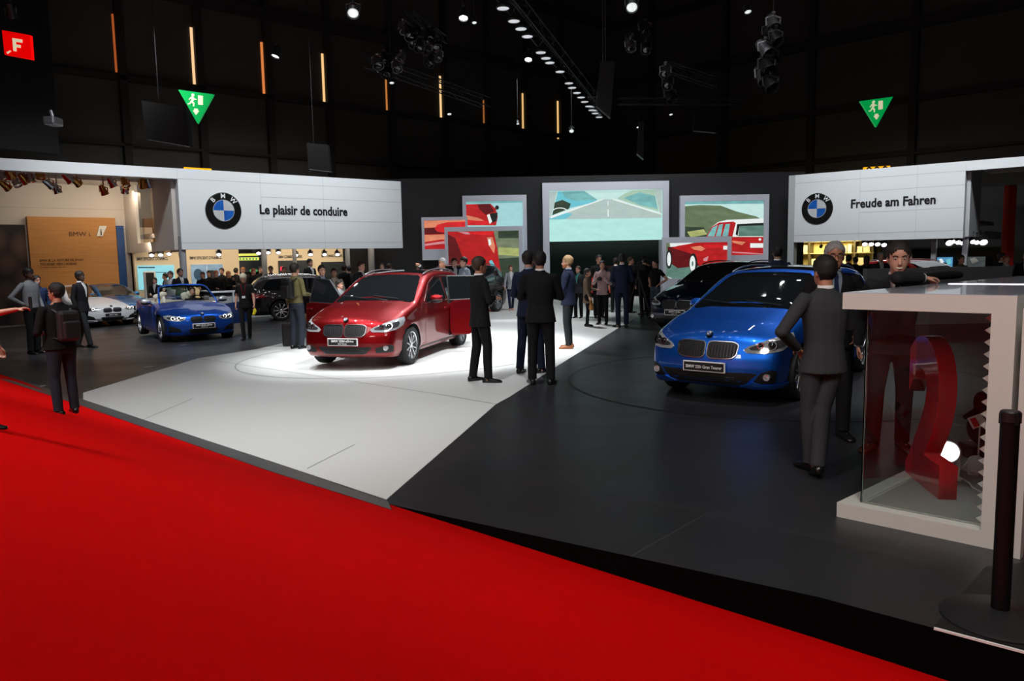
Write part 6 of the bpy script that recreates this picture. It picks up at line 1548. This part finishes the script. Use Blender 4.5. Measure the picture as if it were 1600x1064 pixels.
# ---- round the red car
ol, _ = person('man in olive shirt with black backpack beside the red car', 466, 545, 412, 150, ('down', 'hold'), None, hair='dark', coat='olive', trousers='darkjeans', vox=.010, collar=False, jacket_name='shirt', beard=None)
held(ol, 'backpack', 'black backpack on the man in the olive shirt', 'backpack', (0, -.13, 1.26), b_backpack(M_plastic))
bm = bmesh.new(); box(bm, (0, 0, .27), (.36, .22, .50), bev=.03); box(bm, (0, 0, .56), (.16, .02, .02)); box(bm, (-.07, 0, .53), (.015, .015, .07)); box(bm, (.07, 0, .53), (.015, .015, .07)); o = fin('suitcase', bm, M_plastic); o.location = GP(456, 541); tag(o, 'black trolley case standing at the left of the red car', 'suitcase')
def behind(px, Y, top, H=1.75):                       # someone whose feet are hidden: distance along the view is known instead
    p = atY(px, 500, Y); return (p.x, Y, ZF(p.x))
BK = [('man in dark suit bending by the far side of the red car', 506, 17.6, 415, 30, 'dark', 'black', 'paleblue'), ('man in black suit standing on the walkway above the dark estate', 488, 27.6, 405, 60, 'black', 'black', 'white'),
      ('woman with pale face among visitors behind the red car', 525, 20.5, 420, 10, 'brown', 'cream', None), ('person in grey leaning down at the open red door', 532, 17.0, 438, 70, 'dark', 'lightgrey', None),
      ('tall man with thick brown hair behind the red car', 567, 19.6, 409, 60, 'brown', 'charcoal', 'white'), ('visitor with dark hair further back above the red bonnet', 541, 25.5, 414, 150, 'dark', 'black', None), ('visitor in dark clothes right of the dark haired one', 549, 27.6, 416, 200, 'black', 'charcoal', None),
      ('grey haired visitor just showing over the red roof', 658, 21.8, 413, 0, 'grey', 'charcoal', None), ('visitor with brown hair beyond the red roof', 712, 22.2, 404, 20, 'brown', 'navy', 'white'), ('man with grey temples in blue shirt behind the open red door', 727, 20.2, 402, -60, 'dark', 'paleblue', None),
      ('visitor at the counter end, dark hair, above the red windscreen', 600, 29.3, 412, 10, 'dark', 'black', None), ('second visitor at the counter end beside a grey pillar', 611, 29.6, 412, 160, 'brown', 'charcoal', None)]
for lab, px, Y, top, fa, hr, ct, sh in BK:
    person(lab, px, 0, top, fa, ('down', 'hold'), None, hair=hr, coat=ct, trousers='black', shirt=sh, collar=bool(sh), vox=.014, loc=behind(px, Y, top))
person('grey haired man in dark suit resting his arm on the red roof', 692, 0, 404, -35, ('lean', ((.36, .26, 1.46), (.28, .50, 1.62))), None, hair='grey', coat='charcoal', trousers='black', shirt='white', vox=.010, loc=behind(694, 18.4, 404), skin=SKINT)
person('woman in black top with red lanyard and blond hair carrying a yellow cloth', 386, 531, 427, 8, ('carry', 'swing'), ((-.05, -.14, -4, .0), (.06, .10, 6)), hair='white', hairlen=.10, coat='black', trousers='black', female=True, vox=.010, sleeves='short', jacket_name='shirt', collar=False, head=(0, -28), extras=('lanyard',))
bl = [o for o in SC.collection.objects if o.get('label', '').startswith('woman in black top with red lanyard')][0]
def b_cloth(bm): ell(bm, (0, 0, -.03), (.05, .045, .085), 10, 8); ell(bm, (.02, .01, -.10), (.045, .04, .05), 10, 8); return [mat('yellow_cloth', (.75, .62, .02), .8)]
held(bl, 'polishing_cloth', 'yellow polishing cloth in the hand of the woman with red lanyard', 'cloth', (-.26, .12, .80), b_cloth)
# ---- left foreground
bpm, _ = person('man in black jacket with backpack standing on the red carpet edge', 104, 648, 443, 238, ('hold', 'hold'), ((-.11, .0, -30), (.12, .03, 15)), hair='black', coat='black', trousers='darkjeans', vox=N1, carpet=True, hem=.90, collar=False, bulk=1.14, skin=SKINT, head=(25, 0))
held(bpm, 'backpack', 'black backpack on the man at the red carpet edge', 'backpack', (0, -.14, 1.22), b_backpack(mat('charcoal_nylon', (.016, .016, .018), .5)))
bm = bmesh.new()
le, _ = person('person at the left edge photographing with a phone with arm stretched out', 2, 664, 432, 97, ('down', 'pointing'), ((-.10, -.10, 8), (.12, .10, 12)), hair='dark', coat='black', trousers='darkjeans', vox=N1, carpet=True, sleeves='short', jacket_name='shirt', collar=False, loc=CP(-16, 668))
held(le, 'phone', 'dark phone held out at the left edge', 'phone', (.20, .66, 1.47), b_phone)
person('man in pale grey shirt standing beyond the backpack man', 55, 553, 419, 80, ('down', 'hip'), None, hair='black', coat='lightgrey', trousers='black', vox=.010, jacket_name='shirt', collar=False, skin=SKIND)
person('man in blue top right behind the pale grey shirt', 66, 545, 431, 60, ('down', 'down'), None, hair='dark', coat='blue', trousers='black', vox=N2, collar=False)
person('walking man in black suit in front of the white coupe', 133, 543, 424, 84, ('swing', 'down'), ((-.06, -.18, 0), (.06, .20, 4)), hair='black', coat='black', trousers='charcoal', vox=.010, skin=SKIND)
person('woman in grey blazer with blue scarf at the far left', 14, 507, 430, 15, ('down', 'down'), None, hair='auburn', hairlen=.06, coat='lightgrey', trousers='black', female=True, vox=N2, tie='blue')
# ---- crowd behind the left counter
CRW = [('woman in black blazer left of the cyan screen', 246, 27.2, 434, 10, 'dark', 'black', 'white', .12), ('man in dark cap before the cyan screen', 263, 28.9, 427, -60, 'black', 'charcoal', None, 0), ('smiling woman in grey blazer behind the blue convertible', 271, 25.0, 424, 0, 'brown', 'lightgrey', 'white', .08),
       ('man in black suit beside the first grey pillar', 286, 24.4, 420, 50, 'dark', 'black', 'white', 0), ('woman in black blouse, leftmost at the counter', 321, 27.5, 425, 15, 'brown', 'black', None, .2), ('woman with long dark hair, second at the counter', 331, 28.5, 423, 5, 'black', 'black', None, .25),
       ('blond woman in black, third at the counter', 342, 28.0, 423, 40, 'ginger', 'black', None, .1), ('dark haired man behind the three women at the counter', 351, 29.8, 419, 0, 'black', 'black', None, 0), ('blond woman in black touching her chin at the counter', 361, 28.6, 424, 70, 'ginger', 'black', None, .08),
       ('visitor in black left of the glowing board', 373, 31.2, 419, 160, 'dark', 'black', None, 0), ('visitor with fair hair under the glowing board', 384, 30.2, 418, 10, 'ginger', 'charcoal', None, 0), ('red haired woman in black right of the blond cleaner', 400, 29.2, 420, 60, 'reddish', 'black', None, .18),
       ('dark haired man leaning over the counter', 411, 30.8, 417, 30, 'dark', 'black', None, 0), ('man in grey shirt standing at the counter end', 427, 28.7, 416, 10, 'brown', 'midgrey', None, 0), ('person in bright yellow green jacket at the counter', 448, 29.4, 417, 30, 'black', 'hivis', None, 0)]
for i, (lab, px, Y, top, fa, hr, ct, sh, hl) in enumerate(CRW):
    person(lab, px, 0, top, fa, ('chin', 'fold') if 'chin' in lab else ('down', 'hold'), None, hair=hr, hairlen=hl, coat=ct, trousers='black', shirt=sh, collar=bool(sh), vox=.014, loc=behind(px, Y, top), female=hl > 0, extras=())
# driver in the convertible
m_ = Matrix.Translation(conv.location) @ Matrix.Rotation(conv.rotation_euler.z, 4, 'Z')
p = m_ @ Vector((-1.85 + .10, .37, 0)); 
person('person sitting at the wheel of the blue convertible', 285, 0, 455, 30, ('hold', 'hold'), ((-.12, .42, 0, .22, .18), (.12, .42, 0, .22, .18)), hair='dark', coat='charcoal', trousers='black', collar=False, vox=.012, loc=(p.x, p.y, ZF(p.x) - .33), height=1.62)
# ---- behind the blue cars and at the right
person('man in dark suit seen from behind beyond the navy car roof', 1213, 0, 385, 172, ('down', 'down'), None, hair='black', coat='navy', trousers='navy', shirt='white', vox=.010, loc=behind(1213, 15.2, 0))
RT = [('dark silhouette visitor left before the lit shelves', 1311, 22.5, 398, 170, 'dark', 'black', None), ('second dark visitor before the lit shelves', 1323, 23.3, 399, 190, 'black', 'black', None), ('third dark visitor before the lit shelves, set lower', 1334, 24.5, 402, 160, 'dark', 'charcoal', None),
      ('long haired visitor at the right end of the lit shelves', 1351, 22.0, 400, 150, 'brown', 'black', None), ('man in dark suit just left of the smiling man', 1373, 20.4, 395, -10, 'grey', 'charcoal', 'white'), ('visitor in pale shirt right of the smiling man', 1418, 28.5, 397, -40, 'brown', 'paleblue', None),
      ('visitor in brown before the blue picture screen', 1497, 20.3, 399, 10, 'brown', 'olive', None), ('man in navy suit beyond the low grey wall', 1560, 20.2, 396, 40, 'dark', 'navy', 'white'), ('red haired woman in light blazer beyond the low wall', 1568, 19.6, 399, -5, 'reddish', 'lightgrey', 'white'),
      ('man in dark jacket cut off at the right edge', 1599, 18.6, 393, -40, 'dark', 'black', 'white')]
for lab, px, Y, top, fa, hr, ct, sh in RT:
    person(lab, px, 0, top, fa, ('down', 'hold'), None, hair=hr, hairlen=.2 if 'long haired' in lab else (.06 if 'woman' in lab else 0), coat=ct, trousers='black', shirt=sh, collar=bool(sh), vox=.014, loc=behind(px, Y, top))
# dark cap-like coat sleeve on the counter top: a folded dark garment
def desk_pt(px, py): return gnd(px, py, ZTOP)
p = desk_pt(1440, 441); q0, q1, q2 = desk_pt(1396, 445), desk_pt(1442, 440), desk_pt(1503, 437)
bm = bmesh.new(); limb(bm, [q0 - p + Vector((0, 0, .03)), q1 - p + Vector((0, 0, .036)), (q1 + q2) / 2 - p + Vector((0, 0, .045)), q2 - p + Vector((-.04, 0, .045)), q2 - p + Vector((0, 0, .04))], [(.03, .02), (.045, .028), (.055, .038), (.055, .038), (.02, .02)], 14)
me = evaluated(bm, [('SUBSURF', dict(levels=2, render_levels=2))]); me.materials.clear(); me.materials.append(fab('black'))
for f in me.polygons: f.use_smooth = True
o = link(bpy.data.objects.new('folded_garment', me)); o.location = p; tag(o, 'long dark folded garment lying on the counter top', 'garment')
# ------------------------------------------------------------------ overhead rigging
M_truss = mat('black_truss', (.006, .006, .007), .6)
def truss(label, a, b, s=.3, lab=None):
    a, b = Vector(a), Vector(b); d = b - a; L = d.length; n = max(2, int(L / .7)); u = d.normalized(); sd = Vector((-u.y, u.x, 0)).normalized(); up = u.cross(sd) * -1 if u.cross(sd).z < 0 else u.cross(sd)
    t = thing('lighting_truss', label, 'truss', a)
    bm = bmesh.new()
    for i, j in ((-1, -1), (1, -1), (1, 1), (-1, 1)): o = sd * (i * s / 2) + up * (j * s / 2); cyl(bm, o, d + o, .022, n=8)
    fin('chords', bm, M_truss, t)
    bm = bmesh.new()
    for k in range(n):
        p0, p1 = u * (L * k / n), u * (L * (k + 1) / n); f = 1 if k % 2 else -1
        for j in (-1, 1):
            cyl(bm, p0 + sd * (-f * s / 2) + up * (j * s / 2), p1 + sd * (f * s / 2) + up * (j * s / 2), .01, n=5)
            cyl(bm, p0 + sd * (j * s / 2) + up * (-f * s / 2), p1 + sd * (j * s / 2) + up * (f * s / 2), .01, n=5)
    fin('bracing', bm, M_truss, t)
    return t
def fixture(label, loc, aim, lit=True, size=1.0, group=None, can=None, lens=None, drop=.22, name='spotlight'):
    t = thing(name, label, 'spotlight', loc, 0, group); can = can or M_can
    d = (Vector(aim) - Vector(loc)).normalized(); q = d.to_track_quat('Z', 'Y').to_matrix().to_4x4(); s = size
    bm = bmesh.new(); lathe(bm, [(.03 * s, -.20 * s), (.07 * s, -.19 * s), (.085 * s, -.08 * s), (.09 * s, .0), (.115 * s, .08 * s), (.115 * s, .10 * s), (.105 * s, .10 * s), (.095 * s, .06 * s), (.001, .05 * s)], q, 20); fin('housing', bm, can, t, smooth=True).data.set_sharp_from_angle(angle=R(35))
    bm = bmesh.new(); lathe(bm, [(.094 * s, .07 * s), (.06 * s, .085 * s), (.001, .09 * s)], q, 18); fin('lens', bm, lens or (M_lens if lit else M_glass), t, smooth=True)
    bm = bmesh.new(); limb(bm, [(-.11 * s, 0, -.02), (-.12 * s, 0, .10 * s), (0, 0, .14 * s), (.12 * s, 0, .10 * s), (.11 * s, 0, -.02)], [(.012 * s, .02 * s)] * 5, 6); cyl(bm, (0, 0, .13 * s), (0, 0, drop), .018 * s, n=8); box(bm, (0, 0, drop), (.06 * s, .06 * s, .05), bev=.008); fin('bracket', bm, can, t)
    return t
def at_z(px, py, z): return gnd(px, py, z)
# lamp row over the middle
ZR = 7.3
row = [(786, 13), (803, 33), (814, 45), (824, 57), (845, 82), (853, 91), (859, 98), (875, 112), (889, 130), (894, 137), (901.5, 145), (908, 152), (913.5, 159), (920, 166), (925, 172), (930, 177), (936, 183)]
pa, pb = at_z(775, 0, ZR), at_z(939, 186, ZR)
truss('long dark truss carrying the row of small round lamps', pa + Vector((0.05, 0, .35)) - (pb - pa).normalized() * 4, pb + Vector((.05, 0, .35)), .34)
proto = None
for i, (px, py) in enumerate(row):
    p = at_z(px, py, ZR)
    if proto is None:
        proto = thing('downlight', 'small round pale lamp in the long overhead row', 'downlight', p, 0, 'round lamps in the overhead row')
        bm = bmesh.new(); lathe(bm, [(.15, 0), (.15, .05), (.08, .14), (.03, .16), (.001, .16)], None, 24); fin('housing', bm, M_can, proto, smooth=True)
        bm = bmesh.new(); lathe(bm, [(.135, -.004), (.001, -.012)], None, 24)
        for k in range(-4, 5): box(bm, (k * .028, 0, -.012), (.004, 2 * math.sqrt(.13 ** 2 - (k * .028) ** 2), .02))
        fin('louvre_lens', bm, M_lensdim, proto)
    else: c_ = copy_tree(proto); c_.location = p
# the spotlights that light the cars
for i, (p, tg) in enumerate(SPOTS):
    pass
def near_lamp(i):
    p, tg = SPOTS[i]; d = (tg - p).normalized(); return p - d * .16
truss('dark truss high above the red car', (-8, 10.2, 7.75), (6.5, 10.2, 7.75)); truss('dark truss behind the first one, above the red car', (-11, 14.9, 7.75), (6.5, 14.9, 7.75))
for i in range(len(SPOTS)):
    fixture('black spotlight aimed at a car from the overhead trusses', near_lamp(i), SPOTS[i][1], group='spotlights aimed at the cars', lit=True, lens=M_lens)
random.seed(11)
pr = None
for k in range(46):                                     # lamp grid above the stand
    x = -9 + 15.5 * ((k * 7) % 23) / 23; y = (10.2, 14.9)[k % 2]
    if k % 2 and x > 6: continue
    if pr is None: pr = fixture('black spotlight hanging in the grid above the stand', (x, y, 7.38), (x - .5, y + 4, 0), group='spotlight grid above the cars', lens=mat('grid_lamp_lens', (.9, .95, 1), .3, emit=(.95, .98, 1), es=34))
    else: c_ = copy_tree(pr); c_.location = (x, y, 7.38); c_.rotation_euler = (0, 0, random.uniform(-1.2, 1.2))
# bright spotlights seen in the dark above
SEEN = [(552, 17, 15, 1.3), (987, 8, 15, 1.3), (1168, 15, 17, .9), (741, 33, 19, .7), (723, 17, 19, .7), (612, 127, 24, .9), (702, 176, 26, .9), (809, 192, 30, .7), (893, 203, 30, 1.1), (997, 197, 28, .8), (1048, 177, 27, .8), (648, 63, 20, .9), (676, 66, 21, .8)]
names = ['large bright spotlight at the top left of the centre', 'large bright spotlight at the top right of the centre', 'twin lens spotlight at the top right', 'spotlight below its twin near the top centre', 'small spotlight near the top centre', 'bright spotlight under the left lamp cluster', 'bright spotlight right below the orange slits', 'small bright spotlight by the last slits',
         'bright downward spotlight above the big portal', 'small bright lamp above the hanging panel', 'small greenish spotlight right of the centre', 'spotlight in the big cluster, left', 'spotlight in the big cluster, right']
for (px, py, Y, s), nm in zip(SEEN, names):
    s *= .8; p = atY(px, py, Y); fixture(nm, p, (p.x * .8, p.y - 6, 0) if s > .85 else (p.x + .5, p.y - 3, 0), size=s, lens=mat('seen_lamp_lens', (.9, .95, 1), .3, emit=(.92, 1, .98), es=.75)); 
    bm = bmesh.new(); cyl(bm, (0, 0, 0), (0, 0, 2.5 if p.z < 10 else .8), .012, n=5); o = fin('hanging_rod', bm, M_truss); o.location = p + Vector((0, 0, .24)); tag(o, 'thin dark rod above the ' + nm.replace('spotlight', 'lamp', 1)[:60], 'rod')
# clusters of dark moving lamps
def cluster(label, pts, Y, seed):
    random.seed(seed); t = None
    for k, (px, py) in enumerate(pts):
        p = atY(px, py, Y + random.uniform(-.4, .4)); tt = fixture(label + ', one of the dark lamps', p, (p.x + random.uniform(-3, 3), p.y - 4, 0), lit=False, size=random.uniform(1.0, 1.5), group=label, can=M_alu if k % 3 == 0 else M_can)
cluster('dark lamp cluster at the top left of the row', [(590, 98), (600, 92), (612, 98), (620, 104), (594, 108), (606, 112), (627, 92)], 22, 1)
cluster('dark lamp cluster under the sloping pipe', [(630, 45), (640, 52), (650, 48), (660, 58), (672, 56), (680, 70), (668, 78), (655, 72), (645, 64), (685, 88), (672, 95)], 20, 2)
cluster('dark lamp cluster at the upper right', [(1208, 38), (1200, 52), (1212, 60), (1196, 78), (1205, 90), (1198, 105), (1192, 120), (1204, 132)], 16, 3)
cluster('dim lamps right of the long lamp row', [(1040, 112), (1044, 130), (1008, 45), (985, 72), (1010, 75), (1048, 150)], 20, 4)
a = atY(640, 25, 19); b = atY(692, 62, 21.5); truss('sloping dark pipe truss over the left lamp cluster', a, b, .2)
a = atY(965, 158, 26); b = atY(1160, 158, 26); truss('level dark truss right of the hanging panel', a, b, .2)
a = atY(1045, 105, 22); b = atY(1120, 130, 22); truss('short dark truss below the dim lamps', a, b, .25)
a = atY(575, 95, 21.8); b = atY(760, 160, 27); truss('dark truss running to the back under the left cluster', a, b, .3)
a = atY(1225, 0, 14); b = atY(1200, 40, 15.5)
# hanging loudspeaker panels
def panel(label, c4, Y, th=.25, name='hanging_banner', cat='banner', m=None):
    pts = [atY(px, py, Y) for px, py in c4]; o = pts[0]; bm = bmesh.new()
    f0 = [bm.verts.new(p - o) for p in pts]; f1 = [bm.verts.new(p - o + Vector((0, th, 0))) for p in pts]; n = len(pts)
    bm.faces.new(f0); bm.faces.new(f1[::-1])
    for i in range(n): bm.faces.new((f0[i], f0[(i + 1) % n], f1[(i + 1) % n], f1[i]))
    ob = fin(name, bm, m or mat('panel_black', (.004, .004, .004), .5)); ob.location = o; return tag(ob, label, cat)
panel('dark hanging panel below the second orange slit', [(221, 157), (290, 168), (296, 229), (228, 217)], 22)
panel('dark hanging panel above the long left sign', [(479, 223), (512, 226), (516, 268), (482, 264)], 26)
panel('tall thin hanging panel at the end of the lamp row', [(938, 95), (961, 96), (954, 184), (932, 165)], 25, m=mat('panel_grey', (.02, .02, .022), .4))
panel('narrow dark hanging panel right of the centre', [(1000, 190), (1006, 190), (1006, 249), (996, 240)], 26)
panel('dark square hanging panel above the centre right', [(1086, 176), (1122, 178), (1120, 207), (1084, 204)], 28)
for i, (px, y0, y1, Y) in enumerate([(942, -20, 95, 25), (946, -20, 95, 25), (248, -20, 158, 22), (1208, -20, 38, 16), (610, 40, 92, 22), (490, -20, 223, 26)]):
    p = atY(px, y1, Y); q = atY(px, y0, Y); bm = bmesh.new(); cyl(bm, (0, 0, 0), (0, 0, q.z - p.z), .018 if i < 2 else .01, n=6); o = fin('hanging_cable', bm, M_alu if i < 2 else M_truss); o.location = p
    tag(o, ['left one of two pale cables above the tall thin panel', 'right one of two pale cables above the tall thin panel', 'dark cable above the panel at the left', 'cable above the upper right lamp cluster', 'cable above the left lamp cluster', 'long dark cable above the panel over the left sign'][i], 'cable')
# exit signs, F sign, yellow signs, camera
M_green = mat('exit_green', (.0, .30, .06), .4, emit=(.0, .30, .06), es=.85); M_cr = mat('sign_cream', (.8, .75, .55), .4, emit=(.75, .68, .45), es=.75); M_fr = mat('sign_red', (.8, .0, .0), .4, emit=(.75, .0, .0), es=.85); M_yel = mat('sign_yellow', (.9, .45, .0), .4, emit=(.9, .42, .01), es=.9)
def flat_sign(name, label, corners, Y, marks, m0, mk, holes=None):
    t = thing(name, label, 'sign', atY(*corners[0], Y)); o = Vector(t.location)
    bm = bmesh.new(); f0 = [bm.verts.new(atY(px, py, Y) - o) for px, py in corners]; f1 = [bm.verts.new(v.co + Vector((0, .10, 0))) for v in f0]; n = len(f0)
    bm.faces.new(f0); bm.faces.new(f1[::-1])
    for i in range(n): bm.faces.new((f0[i], f0[(i + 1) % n], f1[(i + 1) % n], f1[i]))
    fin('sign_board', bm, m0, t)
    for nm, poly in marks:
        bm = bmesh.new(); f0 = [bm.verts.new(atY(px, py, Y) - o + Vector((0, -.012, 0))) for px, py in poly]; bm.faces.new(f0)
        g = bmesh.ops.extrude_face_region(bm, geom=bm.faces[:])
        for v in g['geom']:
            if isinstance(v, bmesh.types.BMVert): v.co.y += .011
        fin(nm, bm, mk, t)
    return t
def exit_marks(x, y, s):
    q = lambda pts: [(x + a * s, y + b * s) for a, b in pts]
    return [('running_figure', q([(-9.5, -17), (-5, -17.5), (-2, -14), (1.5, -13), (1.5, -11.5), (-3, -12), (-5.5, -8), (-2.5, -6), (-3, 1), (-5.2, 1), (-4.8, -4), (-8.5, -6.5), (-11, -3), (-15.5, -3), (-15.5, -5), (-12, -5.2), (-8, -12), (-9, -14.5), (-12.5, -11), (-13.6, -12.6)])), ('running_head', q([(-5.5 + 3 * math.cos(R(30 * i)), -20.5 + 3 * math.sin(R(30 * i))) for i in range(12)])),
            ('door_mark', q([(4.5, -20), (13.5, -19), (13.5, -1.5), (4.5, -2.5)])), ('arrow_mark', q([(-3, 5), (4, 5.5), (4, 9.5), (6.5, 9.5), (.5, 17.5), (-5.5, 8.5), (-3, 8.7)]))]
flat_sign('exit_sign', 'green triangular exit sign hanging at the left', [(278.5, 140), (333.5, 147.5), (308.5, 193)], 23, exit_marks(306, 165.5, .82), M_green, M_cr)
flat_sign('exit_sign', 'green triangular exit sign hanging at the right', [(1344.5, 158), (1395.5, 151), (1369.5, 198.5)], 24, [(n_, [(px, py - (px - 1369) * .24) for px, py in poly]) for n_, poly in exit_marks(1369, 174, .76)], M_green, M_cr)
flat_sign('letter_sign', 'red square sign with a white letter F at the upper left', [(3, 47), (47, 55), (50, 93), (7, 85)], 20, [('letter_mark', [(19.5, 59.5), (35, 62), (35, 67), (25, 65.4), (25.3, 69.5), (32.5, 70.7), (32.5, 75), (25.7, 74), (26.2, 80.5), (21.3, 79.6)]), ('arrow_mark', [(10.2, 81), (12, 84.5), (14, 83), (17.5, 80.5), (17, 79.3), (15.5, 79), (11.8, 81.3)])], M_fr, M_cr)
flat_sign('number_sign', 'yellow sign partly hidden above the right sign wall', [(1350, 261.5), (1391, 258.8), (1391, 277), (1350, 277)], 33, [('number_mark', [(cx + 4.4 * math.cos(R(t_)), 266 - (cx - 1352) * .06 + 4.8 * -math.sin(R(t_))) for t_ in range(0, 181, 20)] + [(cx + 2.2 * math.cos(R(t_)), 266.5 - (cx - 1352) * .06 + 3 * -math.sin(R(t_))) for t_ in range(180, -1, -20)]) for cx in (1358, 1370, 1383)], M_yel, M_black)
flat_sign('number_sign', 'orange sign edge above the left end of the long left sign', [(287, 261), (329, 263.5), (329, 275), (287, 275)], 27.5, [], M_yel, M_black)
p = atY(83, 190, 23); bm = bmesh.new(); box(bm, (0, 0, 0), (.34, .5, .24), bev=.05); cyl(bm, (0, 0, .1), (-.05, 0, .32), .05, n=10); o = fin('projector', bm, M_alu); o.location = p; tag(o, 'small grey projector on the dark wall at the left', 'projector')
# chrome and gold spots under the left portal
M_gold = mat('gold_reflector', (.75, .33, .08), .2, metal=1)
PS = [(5, 275, 1), (16, 273, 0), (9, 291, 0), (26, 286, 1), (38, 281, 0), (48, 279, 1), (63, 274, 0), (77, 288, 1), (89, 297, 1), (107, 280, 1), (120, 285, 0), (162, 299, 0), (175, 287, 1), (195, 297, 1), (196, 287, 0), (223, 288, 0), (233, 287, 1)]
for i, (px, py, ch) in enumerate(PS):
    p = onplane(px, py, FL.P(0, 0, -1.2 - .55 * (py - 272) / 12), LN); fixture('chrome spotlight under the left portal ceiling' if ch else 'gold toned spotlight under the left portal ceiling', p, p + Vector((random.uniform(-.6, 1.2), random.uniform(-.5, 2.4), -1.6)), size=1.15, can=M_chrome if ch else M_gold, lit=False, group=('chrome' if ch else 'gold') + ' spots under the left portal', drop=max(.2, 4.74 - p.z), lens=M_chrome)
# little bright spots along the show rooms
M_sp = mat('showroom_lamp_lens', (1, 1, 1), .3, emit=(1, .93, 1), es=7)
S2 = [(237, 397), (251, 396.5), (264, 395), (284, 399), (342, 396), (404, 394), (419, 393), (435, 393), (462, 397), (485, 396), (507, 396), (527, 396), (592, 395), (607, 394)]
for i, (px, py) in enumerate(S2):
    p = onplane(px, py, FL.P(0, 0, -3.4 if px < 286 else -2.6), LN); fixture('small bright spotlight over the left counter area', p, p + Vector((.3, -.9, -1)), size=.85, group='small spots over the left counter', lens=M_sp, drop=max(.15, 2.72 - p.z))
S3 = [(1351, 380), (1361, 380), (1371, 380), (1381, 381), (1483, 377, 1), (1489, 376), (1497, 377), (1504, 378), (1520, 376), (1526, 377), (1536, 376, 1)]
for i, q in enumerate(S3):
    p = onplane(q[0], q[1], FR.P(0, 0, -1.2), RN); fixture('small bright spotlight under the right sign', p, p + Vector((-.3, -1, -.8)), size=.95 if len(q) < 3 else 1.3, group='small spots under the right sign', lens=M_sp, drop=.3)
S4 = [(1238, 384), (1253, 385), (1283, 385), (1297, 385), (1312, 384), (1406, 381)]
for q in S4:
    p = onplane(q[0], q[1], FR.P(0, 0, -3.2), RN); fixture('tiny warm spotlight over the lit shelves', p, p + Vector((.4, 2, -1)), size=.6, group='tiny warm spots over the shelves', lens=mat('warm_lamp_lens', (1, .9, .6), .3, emit=(1, .85, .5), es=5), drop=.3)
